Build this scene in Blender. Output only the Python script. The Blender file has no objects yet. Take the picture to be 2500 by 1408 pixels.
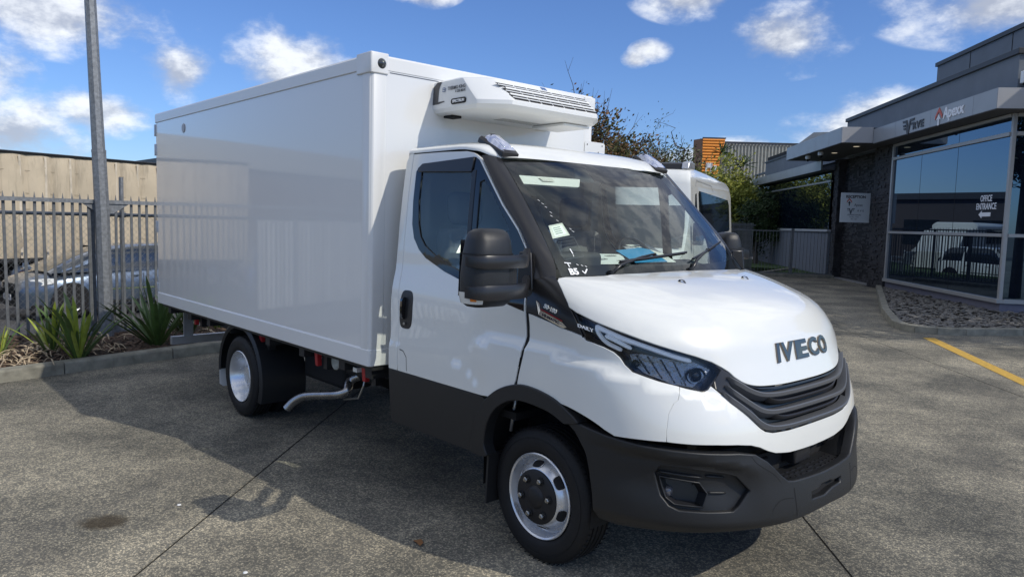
import bpy, bmesh, math, random
import numpy as np
from mathutils import Vector, Matrix
from mathutils.geometry import delaunay_2d_cdt
random.seed(7); np.random.seed(7)
PI = math.pi
scene = bpy.context.scene
COL = scene.collection
R = math.radians

# ------------------------------------------------------------------ camera
CAM = (2.6224, -3.5227, 1.7486); YAW, PITCH, ROLL, FPX = 137.6785, -5.1323, 1.5242, 1806.98
def cam_axes():
    y, p, r = R(YAW), R(PITCH), R(ROLL)
    f = np.array([math.cos(y)*math.cos(p), math.sin(y)*math.cos(p), math.sin(p)])
    rt = np.cross(f, [0, 0, 1]); rt /= np.linalg.norm(rt)
    up = np.cross(rt, f)
    return rt*math.cos(r)+up*math.sin(r), -rt*math.sin(r)+up*math.cos(r), f
cr, cu, cf = cam_axes()
cd = bpy.data.cameras.new('camera'); camo = bpy.data.objects.new('camera', cd); COL.objects.link(camo)
cd.sensor_width = 36.0; cd.lens = 36.0*FPX/2500.0; cd.clip_end = 3000; cd.clip_start = 0.05
m = Matrix(((cr[0], cu[0], -cf[0], CAM[0]), (cr[1], cu[1], -cf[1], CAM[1]), (cr[2], cu[2], -cf[2], CAM[2]), (0, 0, 0, 1)))
camo.matrix_world = m
scene.camera = camo

# ------------------------------------------------------------------ sun, sky, exposure
SUNV = Vector((1.10, 0.36, 1.0)).normalized()
sun_el = math.asin(SUNV.z); sun_az = math.atan2(SUNV.y, SUNV.x)
sd = bpy.data.lights.new('sun', 'SUN'); sd.energy = 2.9; sd.angle = R(0.55); sd.color = (1.0, 0.94, 0.83)
so = bpy.data.objects.new('sun', sd); COL.objects.link(so)
so.rotation_euler = (-SUNV).to_track_quat('-Z', 'Y').to_euler(); so.location = (6, 2, 9)
W = bpy.data.worlds.new('World'); scene.world = W; W.use_nodes = True
wn = W.node_tree.nodes; wl = W.node_tree.links; wn.clear()
def N(nt, t, **kw):
    n = nt.nodes.new(t)
    for k, v in kw.items(): setattr(n, k, v)
    return n
def mth(nt, op, a=None, b=None, c=None, clamp=False):
    n = nt.nodes.new('ShaderNodeMath'); n.operation = op; n.use_clamp = clamp
    for i, x in enumerate((a, b, c)):
        if x is None: continue
        if isinstance(x, (int, float)): n.inputs[i].default_value = x
        else: nt.links.new(x, n.inputs[i])
    return n.outputs[0]
wt = W.node_tree
sky = N(wt, 'ShaderNodeTexSky', sky_type='NISHITA', sun_disc=False)
sky.sun_elevation = sun_el; sky.sun_rotation = PI/2 - sun_az
sky.altitude = 50; sky.air_density = 1.0; sky.dust_density = 0.35; sky.ozone_density = 3.0
tc = N(wt, 'ShaderNodeTexCoord')
def noise(nt, vec, scale, detail=6, rough=.55, dist=0.0, lac=2.0):
    n = nt.nodes.new('ShaderNodeTexNoise'); n.inputs['Scale'].default_value = scale; n.inputs['Detail'].default_value = detail
    n.inputs['Roughness'].default_value = rough; n.inputs['Distortion'].default_value = dist; n.inputs['Lacunarity'].default_value = lac
    if vec is not None: nt.links.new(vec, n.inputs['Vector'])
    return n.outputs['Fac']
gen = tc.outputs['Generated']
A0 = 40.0
vr = N(wt, 'ShaderNodeVectorRotate', rotation_type='Z_AXIS'); vr.inputs['Angle'].default_value = R(-A0); wt.links.new(gen, vr.inputs['Vector'])
sep = N(wt, 'ShaderNodeSeparateXYZ'); wt.links.new(vr.outputs[0], sep.inputs[0])
az = mth(wt, 'ARCTAN2', sep.outputs[1], sep.outputs[0]); el = mth(wt, 'ARCSINE', sep.outputs[2])
comb = N(wt, 'ShaderNodeCombineXYZ'); wt.links.new(az, comb.inputs[0]); wt.links.new(el, comb.inputs[1])
nm_ = N(wt, 'ShaderNodeMapping'); nm_.inputs['Scale'].default_value = (1, 1, 1.7); wt.links.new(gen, nm_.inputs[0]); gen2 = nm_.outputs[0]
n1 = noise(wt, gen2, 9.0, 8, .60)
sh_ = N(wt, 'ShaderNodeVectorMath', operation='ADD'); wt.links.new(gen2, sh_.inputs[0]); sh_.inputs[1].default_value = (.018, .008, .030)
n2 = noise(wt, sh_.outputs[0], 9.0, 5, .60)
# cumulus all round the sky: (azimuth, elevation, half width, half height) in degrees
CLOUDS = [(153.6, 10.4, 6.2, 4.2), (155.2, 11.6, 3.0, 3.0), (169, 12.4, 9, 3.2), (171.5, 4.6, 5.2, 3.6), (161.8, 9.6, 3.0, 3.0), (173.5, 8.2, 4.2, 3.0), (166.5, 6.6, 4.6, 2.0),
          (118.4, 13.1, 5.4, 2.9), (125, 16.2, 5, 2.0), (106, 14.4, 8, 3.0), (127.8, 12.7, 1.9, 1.0), (128.8, 12.2, 1.3, .8), (111, 7.0, 8, 3.2), (121.5, 5.0, 8, 1.8), (95, 9, 8, 4.5), (145, 16.3, 3.5, 1.2),
          (200, 15, 13, 5), (-122, 20, 14, 6), (60, 18, 13, 5), (15, 14, 14, 5), (-40, 20, 15, 6), (-80, 12, 12, 5), (150, 48, 14, 8)]
dens = None
for (a0, e0, sa, se) in CLOUDS:
    a_ = (a0-A0+180) % 360-180
    mp = N(wt, 'ShaderNodeMapping'); mp.inputs['Scale'].default_value = (1/R(sa), 1/R(se), 0); mp.inputs['Location'].default_value = (-R(a_)/R(sa), -R(e0)/R(se), 0)
    wt.links.new(comb.outputs[0], mp.inputs[0]); gt = N(wt, 'ShaderNodeTexGradient', gradient_type='SPHERICAL'); wt.links.new(mp.outputs[0], gt.inputs[0])
    dens = gt.outputs['Fac'] if dens is None else mth(wt, 'MAXIMUM', dens, gt.outputs['Fac'])
dd_ = mth(wt, 'ADD', mth(wt, 'MULTIPLY', dens, 1.5), mth(wt, 'MULTIPLY', mth(wt, 'SUBTRACT', n1, .5), 3.3))
dd_ = mth(wt, 'MULTIPLY', dd_, mth(wt, 'GREATER_THAN', dens, .0))
dd_ = mth(wt, 'MINIMUM', dd_, mth(wt, 'MULTIPLY', dens, 6.0))
rmp = N(wt, 'ShaderNodeMapRange', interpolation_type='SMOOTHSTEP'); wt.links.new(dd_, rmp.inputs[0])
rmp.inputs[1].default_value = 0.16; rmp.inputs[2].default_value = 1.25
rmp.inputs[3].default_value = 0.0; rmp.inputs[4].default_value = .88
mask1 = rmp.outputs[0]
# broken cloud added overhead, above the view, to raise the neutral fill light
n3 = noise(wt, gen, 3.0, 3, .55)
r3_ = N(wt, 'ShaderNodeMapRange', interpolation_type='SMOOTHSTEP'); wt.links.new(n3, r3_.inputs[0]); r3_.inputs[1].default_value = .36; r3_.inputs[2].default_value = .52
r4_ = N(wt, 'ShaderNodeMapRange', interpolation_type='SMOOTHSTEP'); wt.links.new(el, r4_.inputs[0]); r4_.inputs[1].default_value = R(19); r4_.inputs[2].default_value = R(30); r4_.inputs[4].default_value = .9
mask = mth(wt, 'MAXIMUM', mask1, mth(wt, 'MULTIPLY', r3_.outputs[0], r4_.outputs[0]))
# sunward edges bright, far sides grey
shade = mth(wt, 'ADD', mth(wt, 'MULTIPLY', mth(wt, 'SUBTRACT', n1, n2), 3.2), mth(wt, 'MULTIPLY', mth(wt, 'SUBTRACT', n1, .5), 1.2))
sr = N(wt, 'ShaderNodeMapRange', interpolation_type='SMOOTHSTEP'); wt.links.new(shade, sr.inputs[0])
sr.inputs[1].default_value = -.45; sr.inputs[2].default_value = .50
ccol = N(wt, 'ShaderNodeMix', data_type='RGBA'); wt.links.new(sr.outputs[0], ccol.inputs['Factor'])
ccol.inputs[6].default_value = (3.4, 3.7, 4.4, 1); ccol.inputs[7].default_value = (7.6, 7.8, 8.0, 1)
# clear maritime air: a deeper, even blue
tint = N(wt, 'ShaderNodeMix', data_type='RGBA', blend_type='MULTIPLY'); tint.inputs['Factor'].default_value = 1
wt.links.new(sky.outputs[0], tint.inputs[6]); tint.inputs[7].default_value = (0.535, 0.685, 0.975, 1)
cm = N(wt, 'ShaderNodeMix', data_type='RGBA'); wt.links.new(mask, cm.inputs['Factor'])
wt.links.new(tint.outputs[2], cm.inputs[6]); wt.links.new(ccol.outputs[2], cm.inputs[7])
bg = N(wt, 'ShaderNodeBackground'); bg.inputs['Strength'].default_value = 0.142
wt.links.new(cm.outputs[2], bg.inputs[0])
wo = N(wt, 'ShaderNodeOutputWorld'); wt.links.new(bg.outputs[0], wo.inputs[0])
scene.view_settings.view_transform = 'Standard'; scene.view_settings.look = 'None'
scene.view_settings.exposure = 0.0; scene.view_settings.gamma = 1; scene.view_settings.use_curve_mapping = False
scene.render.engine = 'CYCLES'
scene.cycles.transparent_max_bounces = 16

# ------------------------------------------------------------------ materials
def mat(name, col, rough=.5, metal=0.0, coat=0.0, spec=.5, bump=0, bscale=40, var=0, vscale=3, coatr=.03, emit=None, estr=0, objc=True):
    m = bpy.data.materials.new(name); m.use_nodes = True; nt = m.node_tree
    b = nt.nodes['Principled BSDF']
    b.inputs['Base Color'].default_value = (*col, 1); b.inputs['Roughness'].default_value = rough
    b.inputs['Metallic'].default_value = metal; b.inputs['Coat Weight'].default_value = coat; b.inputs['Coat Roughness'].default_value = coatr
    b.inputs['Specular IOR Level'].default_value = spec
    if emit: b.inputs['Emission Color'].default_value = (*emit, 1); b.inputs['Emission Strength'].default_value = estr
    t = nt.nodes.new('ShaderNodeTexCoord').outputs['Object']
    if var:
        n = noise(nt, t, vscale, 5, .6)
        mr = nt.nodes.new('ShaderNodeMapRange'); nt.links.new(n, mr.inputs[0]); mr.inputs[1].default_value = .3; mr.inputs[2].default_value = .7
        mr.inputs[3].default_value = 1-var; mr.inputs[4].default_value = 1+var
        mx = nt.nodes.new('ShaderNodeMix'); mx.data_type = 'RGBA'; mx.blend_type = 'MULTIPLY'; mx.inputs['Factor'].default_value = 1
        mx.inputs[6].default_value = (*col, 1); nt.links.new(mr.outputs[0], mx.inputs[7]); nt.links.new(mx.outputs[2], b.inputs['Base Color'])
        n3 = noise(nt, t, vscale*2.3, 4, .6)
        mr2 = nt.nodes.new('ShaderNodeMapRange'); nt.links.new(n3, mr2.inputs[0]); mr2.inputs[3].default_value = max(.02, rough*.75); mr2.inputs[4].default_value = min(1, rough*1.25)
        nt.links.new(mr2.outputs[0], b.inputs['Roughness'])
    if bump:
        n = noise(nt, t, bscale, 4, .6)
        bp = nt.nodes.new('ShaderNodeBump'); bp.inputs['Strength'].default_value = bump; bp.inputs['Distance'].default_value = .01
        nt.links.new(n, bp.inputs['Height']); nt.links.new(bp.outputs[0], b.inputs['Normal'])
    return m
def glassmat(name, tint, ior=1.5, rough=0.0, body=0.0, bodycol=(0, 0, 0)):
    m = bpy.data.materials.new(name); m.use_nodes = True; nt = m.node_tree; nt.nodes.clear()
    o = nt.nodes.new('ShaderNodeOutputMaterial'); tr = nt.nodes.new('ShaderNodeBsdfTransparent'); tr.inputs[0].default_value = (*tint, 1)
    gl = nt.nodes.new('ShaderNodeBsdfGlossy'); gl.inputs['Roughness'].default_value = rough; gl.inputs[0].default_value = (1, 1, 1, 1)
    fr = nt.nodes.new('ShaderNodeFresnel'); fr.inputs[0].default_value = ior
    src = tr.outputs[0]
    if body:
        df = nt.nodes.new('ShaderNodeBsdfDiffuse'); df.inputs[0].default_value = (*bodycol, 1)
        mb = nt.nodes.new('ShaderNodeMixShader'); mb.inputs[0].default_value = body; nt.links.new(tr.outputs[0], mb.inputs[1]); nt.links.new(df.outputs[0], mb.inputs[2]); src = mb.outputs[0]
    mx = nt.nodes.new('ShaderNodeMixShader')
    nt.links.new(fr.outputs[0], mx.inputs[0]); nt.links.new(src, mx.inputs[1]); nt.links.new(gl.outputs[0], mx.inputs[2]); nt.links.new(mx.outputs[0], o.inputs[0])
    return m
M = {}
M['white'] = mat('white_paint', (.775, .78, .745), .32, coat=1.0, coatr=.02)
M['gel'] = mat('white_gelcoat', (.75, .75, .735), .30, coat=.9, coatr=.045, bump=.012, bscale=1.3)
M['trimwhite'] = mat('white_rail', (.75, .75, .735), .35, coat=.4, coatr=.1)
M['plastic'] = mat('black_textured_plastic', (.0145, .0155, .0175), .42, spec=.45, bump=.14, bscale=420)
M['plastic2'] = mat('black_smooth_plastic', (.018, .018, .02), .30, spec=.5)
M['gloss'] = mat('gloss_black', (.008, .008, .010), .05, spec=.6)
M['dark'] = mat('dark_void', (.006, .006, .007), .8)
M['chassis'] = mat('chassis_black', (.014, .014, .015), .55, var=.3)
M['tyre'] = mat('tyre_rubber', (.010, .010, .011), .62, spec=.35, var=.15, vscale=9)
M['rim'] = mat('silver_wheel_paint', (.70, .71, .73), .27, metal=.62, var=.05)
M['chrome'] = mat('chrome', (.85, .86, .88), .06, metal=1)
M['dchrome'] = mat('dark_chrome', (.20, .175, .15), .16, metal=1)
M['steel'] = mat('zinc_nut', (.42, .41, .38), .35, metal=.9)
M['glass'] = glassmat('windscreen_glass', (.90, .97, .93), 1.52)
M['sglass'] = glassmat('side_window_glass', (.84, .91, .88), 1.55)
M['lens'] = glassmat('headlight_lens', (.96, .97, .98), 1.36)
M['drl'] = mat('daytime_light_strip', (.93, .95, .96), .35, coat=.3)
M['red'] = mat('red_bracket_paint', (.42, .02, .025), .4)
M['alu'] = mat('aluminium', (.55, .56, .58), .4, metal=.8, var=.12)
M['exh'] = mat('exhaust_steel', (.45, .44, .43), .28, metal=.95, var=.15, vscale=12)
M['orange'] = mat('amber_lens', (.75, .22, .03), .25)
M['clear'] = mat('clear_lens', (.72, .72, .68), .12, coat=.8)
M['fabric'] = mat('seat_fabric', (.14, .145, .15), .9, bump=.2, bscale=200)
M['headliner'] = mat('grey_interior', (.46, .47, .46), .8)
M['hub'] = mat('black_hub_cover', (.010, .010, .012), .5)
M['dash'] = mat('dashboard_plastic', (.055, .056, .058), .6, bump=.1, bscale=300)
M['paper'] = mat('paper', (.82, .86, .82), .6)
M['blue'] = mat('blue_folder', (.05, .33, .62), .5)
M['ink'] = mat('black_ink', (.02, .02, .025), .6)
M['pen'] = mat('white_paint_pen', (.85, .86, .86), .5)
M['mint'] = mat('sun_visor', (.74, .76, .74), .7)
M['film'] = glassmat('plastic_wrap', (.9, .92, .93), 1.8, .12, .10, (.6, .62, .64))
M['greytext'] = mat('grey_print', (.10, .11, .13), .5)

# ------------------------------------------------------------------ object helpers
def tag(o, label=None, cat=None, group=None, kind=None):
    if label: o['label'] = label
    if cat: o['category'] = cat
    if group: o['group'] = group
    if kind: o['kind'] = kind
    return o
def wloc(o):
    v = Vector((0, 0, 0))
    while o is not None: v += o.location; o = o.parent
    return v
def empty(name, loc=(0, 0, 0), rz=0, **k):
    o = bpy.data.objects.new(name, None); COL.objects.link(o); o.location = loc; o.rotation_euler = (0, 0, rz); o.empty_display_size = .2
    tag(o, **k); return o
def mk(name, verts, faces, mt, parent=None, smooth=False, bevel=0, seg=2, normals=None, origin=None, ang=35):
    off = wloc(parent) if parent is not None else Vector(origin or (0, 0, 0))
    me = bpy.data.meshes.new(name); me.from_pydata([(v[0]-off[0], v[1]-off[1], v[2]-off[2]) for v in verts], [], faces)
    if smooth is True: me.polygons.foreach_set('use_smooth', [True]*len(me.polygons))
    me.materials.append(mt if not isinstance(mt, str) else M[mt])
    if normals is not None:
        me.polygons.foreach_set('use_smooth', [True]*len(me.polygons))
        me.normals_split_custom_set_from_vertices([tuple(n) for n in normals])
    o = bpy.data.objects.new(name, me); COL.objects.link(o)
    if parent is not None: o.parent = parent
    elif origin is not None: o.location = origin
    if bevel:
        b = o.modifiers.new('bevel', 'BEVEL'); b.width = bevel; b.segments = seg; b.limit_method = 'ANGLE'; b.angle_limit = R(ang); b.harden_normals = False
        me.polygons.foreach_set('use_smooth', [True]*len(me.polygons))
        me.set_sharp_from_angle(angle=R(50)) if hasattr(me, 'set_sharp_from_angle') else None
    elif smooth == 'auto':
        me.polygons.foreach_set('use_smooth', [True]*len(me.polygons))
        me.set_sharp_from_angle(angle=R(ang))
    SRC[o.name] = (name, verts, faces, mt, parent, dict(smooth=smooth, bevel=bevel, seg=seg, normals=normals, origin=origin, ang=ang))
    return o
SRC = {}
class MB:
    def __init__(s): s.v = []; s.f = []
    def add(s, vs, fs):
        o = len(s.v); s.v += [tuple(v) for v in vs]; s.f += [tuple(i+o for i in f) for f in fs]; return s
    def box(s, c, d, rz=0, M3=None):
        x, y, z = d[0]/2, d[1]/2, d[2]/2; vs = []
        for sx, sy, sz in ((-1,-1,-1),(1,-1,-1),(1,1,-1),(-1,1,-1),(-1,-1,1),(1,-1,1),(1,1,1),(-1,1,1)):
            v = Vector((sx*x, sy*y, sz*z))
            if M3 is not None: v = M3 @ v
            if rz: v = Vector((v.x*math.cos(rz)-v.y*math.sin(rz), v.x*math.sin(rz)+v.y*math.cos(rz), v.z))
            vs.append((v.x+c[0], v.y+c[1], v.z+c[2]))
        return s.add(vs, [(0,3,2,1),(4,5,6,7),(0,1,5,4),(1,2,6,5),(2,3,7,6),(3,0,4,7)])
    def bb(s, x0, x1, y0, y1, z0, z1): return s.box(((x0+x1)/2, (y0+y1)/2, (z0+z1)/2), (abs(x1-x0), abs(y1-y0), abs(z1-z0)))
    def tube(s, path, r, n=8, caps=True):
        P = [Vector(p) for p in path]; rs = r if isinstance(r, (list, tuple)) else [r]*len(P)
        rings = []; up = None
        for i, p in enumerate(P):
            t = (P[min(i+1, len(P)-1)]-P[max(i-1, 0)]).normalized()
            if up is None: up = Vector((0, 0, 1)) if abs(t.z) < .9 else Vector((1, 0, 0))
            a = t.cross(up).normalized(); b = a.cross(t).normalized(); up = b
            rings.append([p+(a*math.cos(2*PI*k/n)+b*math.sin(2*PI*k/n))*rs[i] for k in range(n)])
        return s.loft(rings, True, caps)
    def loft(s, rings, closed=True, caps=True):
        n = len(rings[0]); vs = [v for r in rings for v in r]; fs = []
        for i in range(len(rings)-1):
            for k in range(n if closed else n-1):
                k2 = (k+1) % n; fs.append((i*n+k, i*n+k2, (i+1)*n+k2, (i+1)*n+k))
        if caps and closed: fs.append(tuple(range(n-1, -1, -1))); fs.append(tuple((len(rings)-1)*n+k for k in range(n)))
        return s.add(vs, fs)
    def cyl(s, a, b, r, n=16, r2=None): return s.tube([a, b], [r, r if r2 is None else r2], n)
    def lathe(s, prof, axis='y', c=(0, 0, 0), n=32, closed=False):
        rings = []
        for k in range(n):
            th = 2*PI*k/n; ca, sa = math.cos(th), math.sin(th); ring = []
            for (r, h) in prof:
                if axis == 'y': ring.append((c[0]+r*ca, c[1]+h, c[2]+r*sa))
                elif axis == 'x': ring.append((c[0]+h, c[1]+r*ca, c[2]+r*sa))
                else: ring.append((c[0]+r*ca, c[1]+r*sa, c[2]+h))
            rings.append(ring)
        m_ = len(prof); vs = [v for r_ in rings for v in r_]; fs = []
        for k in range(n):
            k2 = (k+1) % n
            for j in range(m_-1 if not closed else m_):
                j2 = (j+1) % m_; fs.append((k*m_+j, k2*m_+j, k2*m_+j2, k*m_+j2))
        return s.add(vs, fs)
    def prism(s, poly, h0, h1, plane='xy'):
        def P(a, b, h): return {'xy': (a, b, h), 'xz': (a, h, b), 'yz': (h, a, b)}[plane]
        n = len(poly); vs = [P(a, b, h0) for a, b in poly]+[P(a, b, h1) for a, b in poly]
        fs = [tuple(range(n-1, -1, -1)), tuple(range(n, 2*n))]+[(k, (k+1) % n, n+(k+1) % n, n+k) for k in range(n)]
        return s.add(vs, fs)
    def build(s, name, mt, parent=None, **k): return mk(name, s.v, s.f, mt, parent, **k)
def mirror_obj(o, parent=None, **kw):
    """a mirrored twin (y -> -y) of a part, with its own mesh; its children too"""
    name, verts, faces, mt, par, kws = SRC[o.name]
    kk = dict(kws)
    if kk.get('normals') is not None: kk['normals'] = [(n[0], -n[1], n[2]) for n in kk['normals']]
    o2 = mk(name, [(v[0], -v[1], v[2]) for v in verts], [tuple(reversed(f)) for f in faces], mt, parent or par, **kk)
    for ch in list(o.children): mirror_obj(ch, o2)
    return o2
def inpoly(px, py, poly):
    c = False; n = len(poly); j = n-1
    for i in range(n):
        xi, yi = poly[i]; xj, yj = poly[j]
        if (yi > py) != (yj > py) and px < (xj-xi)*(py-yi)/(yj-yi+1e-12)+xi: c = not c
        j = i
    return c
def dens_poly(poly, st):
    out = []
    for i in range(len(poly)):
        a = poly[i]; b = poly[(i+1) % len(poly)]; L = math.dist(a, b); n = max(1, int(math.ceil(L/st)))
        for k in range(n): out.append((a[0]+(b[0]-a[0])*k/n, a[1]+(b[1]-a[1])*k/n))
    return out
def crv(pts, n=6):
    """Catmull-Rom through open point list"""
    P = [tuple(map(float, p)) for p in pts]; out = []
    for i in range(len(P)-1):
        p0 = P[max(i-1, 0)]; p1 = P[i]; p2 = P[i+1]; p3 = P[min(i+2, len(P)-1)]
        for k in range(n):
            t = k/n
            out.append(tuple(.5*((2*b)+(-a+c)*t+(2*a-5*b+4*c-d)*t*t+(-a+3*b-3*c+d)*t**3) for a, b, c, d in zip(p0, p1, p2, p3)))
    out.append(P[-1]); return out
def fnormal(F, A, B, sc, centre):
    e = 1e-3
    da = F(A+e/sc[0], B)-F(A-e/sc[0], B); db = F(A, B+e/sc[1])-F(A, B-e/sc[1])
    n = np.cross(da, db); n /= np.linalg.norm(n, axis=1)[:, None]+1e-12
    p = F(A, B); s = np.sign(np.sum(n*(p-np.array(centre)), axis=1)); s[s == 0] = 1
    return p, n*s[:, None]
def patch(name, F, outline, mt, parent, step=.03, sc=(1, 1), rim=.014, holes=(), off=0.0, centre=(-.3, 0, 1.0), edge=.0025, origin=None):
    """a panel cut from the surface F(a, b); sc scales the two parameters to metres for even meshing"""
    S_ = lambda q: [(a*sc[0], b*sc[1]) for a, b in q]
    outl = dens_poly(S_(outline), step); hl = [dens_poly(S_(h), step) for h in holes]
    pts = list(outl); edges = [(i, (i+1) % len(outl)) for i in range(len(outl))]; loops = [(0, len(outl))]
    for h in hl:
        o = len(pts); pts += h; edges += [(o+i, o+(i+1) % len(h)) for i in range(len(h))]; loops.append((o, len(h)))
    nb = len(pts); bp = np.array(pts)
    x0, y0 = bp[:len(outl)].min(0); x1, y1 = bp[:len(outl)].max(0)
    g = step*1.25; j = 0
    yy = y0+g/2
    while yy < y1:
        xx = x0+g/2+(g/2 if j % 2 else 0)
        while xx < x1:
            if inpoly(xx, yy, outl) and not any(inpoly(xx, yy, h) for h in hl):
                if np.min(np.sum((bp-(xx, yy))**2, axis=1)) > (g*.45)**2: pts.append((xx, yy))
            xx += g
        yy += g; j += 1
    r = delaunay_2d_cdt([Vector(p) for p in pts], edges, [], 0, 1e-7)
    V2 = [(v.x, v.y) for v in r[0]]; fs = []
    for t in r[2]:
        cx = sum(V2[i][0] for i in t)/3; cy = sum(V2[i][1] for i in t)/3
        if inpoly(cx, cy, outl) and not any(inpoly(cx, cy, h) for h in hl): fs.append(tuple(t))
    A = np.array([v[0]/sc[0] for v in V2]); B = np.array([v[1]/sc[1] for v in V2])
    P, Nn = fnormal(F, A, B, sc, centre); P = P+Nn*off
    # orient
    if fs:
        a, b, c = fs[0]; nn = np.cross(P[b]-P[a], P[c]-P[a])
        flip = np.dot(nn, Nn[a]) < 0
        out = []
        for t in fs:
            a, b, c = t; nn = np.cross(P[b]-P[a], P[c]-P[a])
            out.append((a, c, b) if np.dot(nn, Nn[a]) < 0 else t)
        fs = out
    V3 = [tuple(p) for p in P]; NL = [tuple(n) for n in Nn]
    if rim:
        # boundary loop from face edges
        cnt = {}
        for t in fs:
            for a, b in ((t[0], t[1]), (t[1], t[2]), (t[2], t[0])): cnt[(a, b)] = 1
        bd = [(a, b) for (a, b) in cnt if (b, a) not in cnt]
        idx = {}
        # outward in-surface direction per boundary vertex
        ow = {}
        for a, b in bd:
            t = P[b]-P[a]; t = t/(np.linalg.norm(t)+1e-12); o_ = np.cross(t, Nn[a])
            ow[a] = ow.get(a, 0)+o_; ow[b] = ow.get(b, 0)+o_
        for v_, o_ in ow.items():
            o_ = o_/(np.linalg.norm(o_)+1e-12)
            # rounded lip: edge ring then down
            n1_ = (Nn[v_]+o_); n1_ /= np.linalg.norm(n1_)
            i1 = len(V3); V3.append(tuple(P[v_]+o_*edge*.7-Nn[v_]*edge*.35)); NL.append(tuple(n1_))
            i2 = len(V3); V3.append(tuple(P[v_]+o_*edge-Nn[v_]*edge*1.4)); NL.append(tuple(o_))
            i3 = len(V3); V3.append(tuple(P[v_]+o_*edge-Nn[v_]*rim)); NL.append(tuple(o_))
            idx[v_] = (i1, i2, i3)
        for a, b in bd:
            A_ = (a,)+idx[a]; B_ = (b,)+idx[b]
            for k in range(3): fs.append((B_[k], A_[k], A_[k+1], B_[k+1]))
    return mk(name, V3, fs, mt, parent, normals=NL, origin=origin)
def text_obj(name, body, size, ext, mt, parent, place, bold=0.0, align='CENTER', spacing=1.0, xs=1.0, bev=0, origin=None):
    """text as real mesh letters; place(x, y, depth) -> world point"""
    cu_ = bpy.data.curves.new(name, 'FONT'); cu_.body = body; cu_.size = size; cu_.extrude = ext; cu_.offset = bold; cu_.align_x = align; cu_.align_y = 'CENTER'
    cu_.space_character = spacing; cu_.resolution_u = 3
    if bev: cu_.bevel_depth = bev; cu_.bevel_resolution = 1
    ob = bpy.data.objects.new(name, cu_); COL.objects.link(ob)
    me = bpy.data.meshes.new_from_object(ob)
    bpy.data.objects.remove(ob)
    vs = [place(v.co.x*xs, v.co.y, v.co.z) for v in me.vertices]; fs = [tuple(p.vertices) for p in me.polygons]
    bpy.data.meshes.remove(me)
    return mk(name, vs, fs, mt, parent, origin=origin)
def planar(o, ux, uy, un=None):
    o = Vector(o); ux = Vector(ux).normalized(); uy = Vector(uy).normalized(); un = Vector(un).normalized() if un else ux.cross(uy)
    return lambda x, y, d: tuple(o+ux*x+uy*y+un*d)
def copy_tree(o, parent=None):
    c = o.copy(); COL.objects.link(c); c.parent = parent
    for ch in list(o.children): copy_tree(ch, c)
    return c
# ================================================================== the truck: surfaces
def herm(x, xs, ys):
    xs = np.asarray(xs, float); ys = np.asarray(ys, float)
    h = np.diff(xs); d = np.diff(ys)/h
    m_ = np.empty(len(xs)); m_[0] = d[0]; m_[-1] = d[-1]
    m_[1:-1] = (d[:-1]*h[1:]+d[1:]*h[:-1])/(h[:-1]+h[1:])
    x = np.clip(x, xs[0], xs[-1]); i = np.clip(np.searchsorted(xs, x, side='right')-1, 0, len(xs)-2)
    H = h[i]; f = (x-xs[i])/H
    return (2*f**3-3*f*f+1)*ys[i]+(f**3-2*f*f+f)*H*m_[i]+(-2*f**3+3*f*f)*ys[i+1]+(f**3-f*f)*H*m_[i+1]
WZ = [(.2,.975),(.4,.985),(.6,.995),(.8,1.0),(1.0,.997),(1.12,.987),(1.24,.977),(1.35,.958),(1.44,.935),(1.55,.92),(1.7,.902),(1.9,.88),(2.05,.86),(2.2,.835),(2.3,.81)]
def Wf(z): return herm(z, [a for a, b in WZ], [b for a, b in WZ])
SHELL = dict(Z=[.25,.40,.55,.70,.85,1.0,1.12,1.24,1.35,1.44,1.49,1.515], XF=[.98,.985,.99,.995,.978,.93,.893,.852,.744,.488,.222,-.05],
             N=[2.9,2.9,2.9,3.05,3.05,2.84,2.65,2.52,2.44,2.33,2.35,2.4], X0=[.2,.2,.2,.2,.2,.2,.2,.169,.096,-.021,-.128,-.3])
BUMP = dict(Z=[.20,.28,.36,.44,.52,.60,.68,.74,.80,.9,1.0,1.1], XF=[1.02,1.06,1.08,1.085,1.075,1.06,1.045,1.03,1.02,1,1,1],
            N=[2.5,2.5,2.5,2.5,2.55,2.6,2.75,2.8,2.85,2.9,2.9,2.9], X0=[.2]*12)
VI = np.arange(12.)
def surf(T, u, v, W=Wf):
    u = np.asarray(u, float); v = np.asarray(v, float)
    xf = herm(v, VI, T['XF']); n = herm(v, VI, T['N']); x0 = herm(v, VI, T['X0']); z = herm(v, VI, T['Z']); Wd = W(z)
    th = (np.clip(u, 0, 2)-1)*np.pi/2
    c = np.abs(np.cos(th)); c = np.where(c < 1e-9, 0, c); s = np.abs(np.sin(th)); s = np.where(s < 1e-9, 0, s); sg = np.sign(th)
    x = x0+(xf-x0)*c**(2/n)+np.minimum(u, 0)-np.maximum(u-2, 0)
    return np.stack([x, Wd*sg*s**(2/n), z+0*x], -1)
def sstep(a, b, x): t = np.clip((x-a)/(b-a), 0, 1); return t*t*(3-2*t)
def uv_of(x, z, T=SHELL):
    """side position (x, z) -> (u, v)"""
    v = float(np.interp(z, T['Z'], VI))
    for _ in range(20):
        zz = float(herm(v, VI, T['Z'])); v -= (zz-z)/.12
        v = min(11, max(0, v))
    return (x-float(herm(v, VI, T['X0'])), v)
def v_of(z, T=SHELL): return uv_of(0, z, T)[1]
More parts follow.
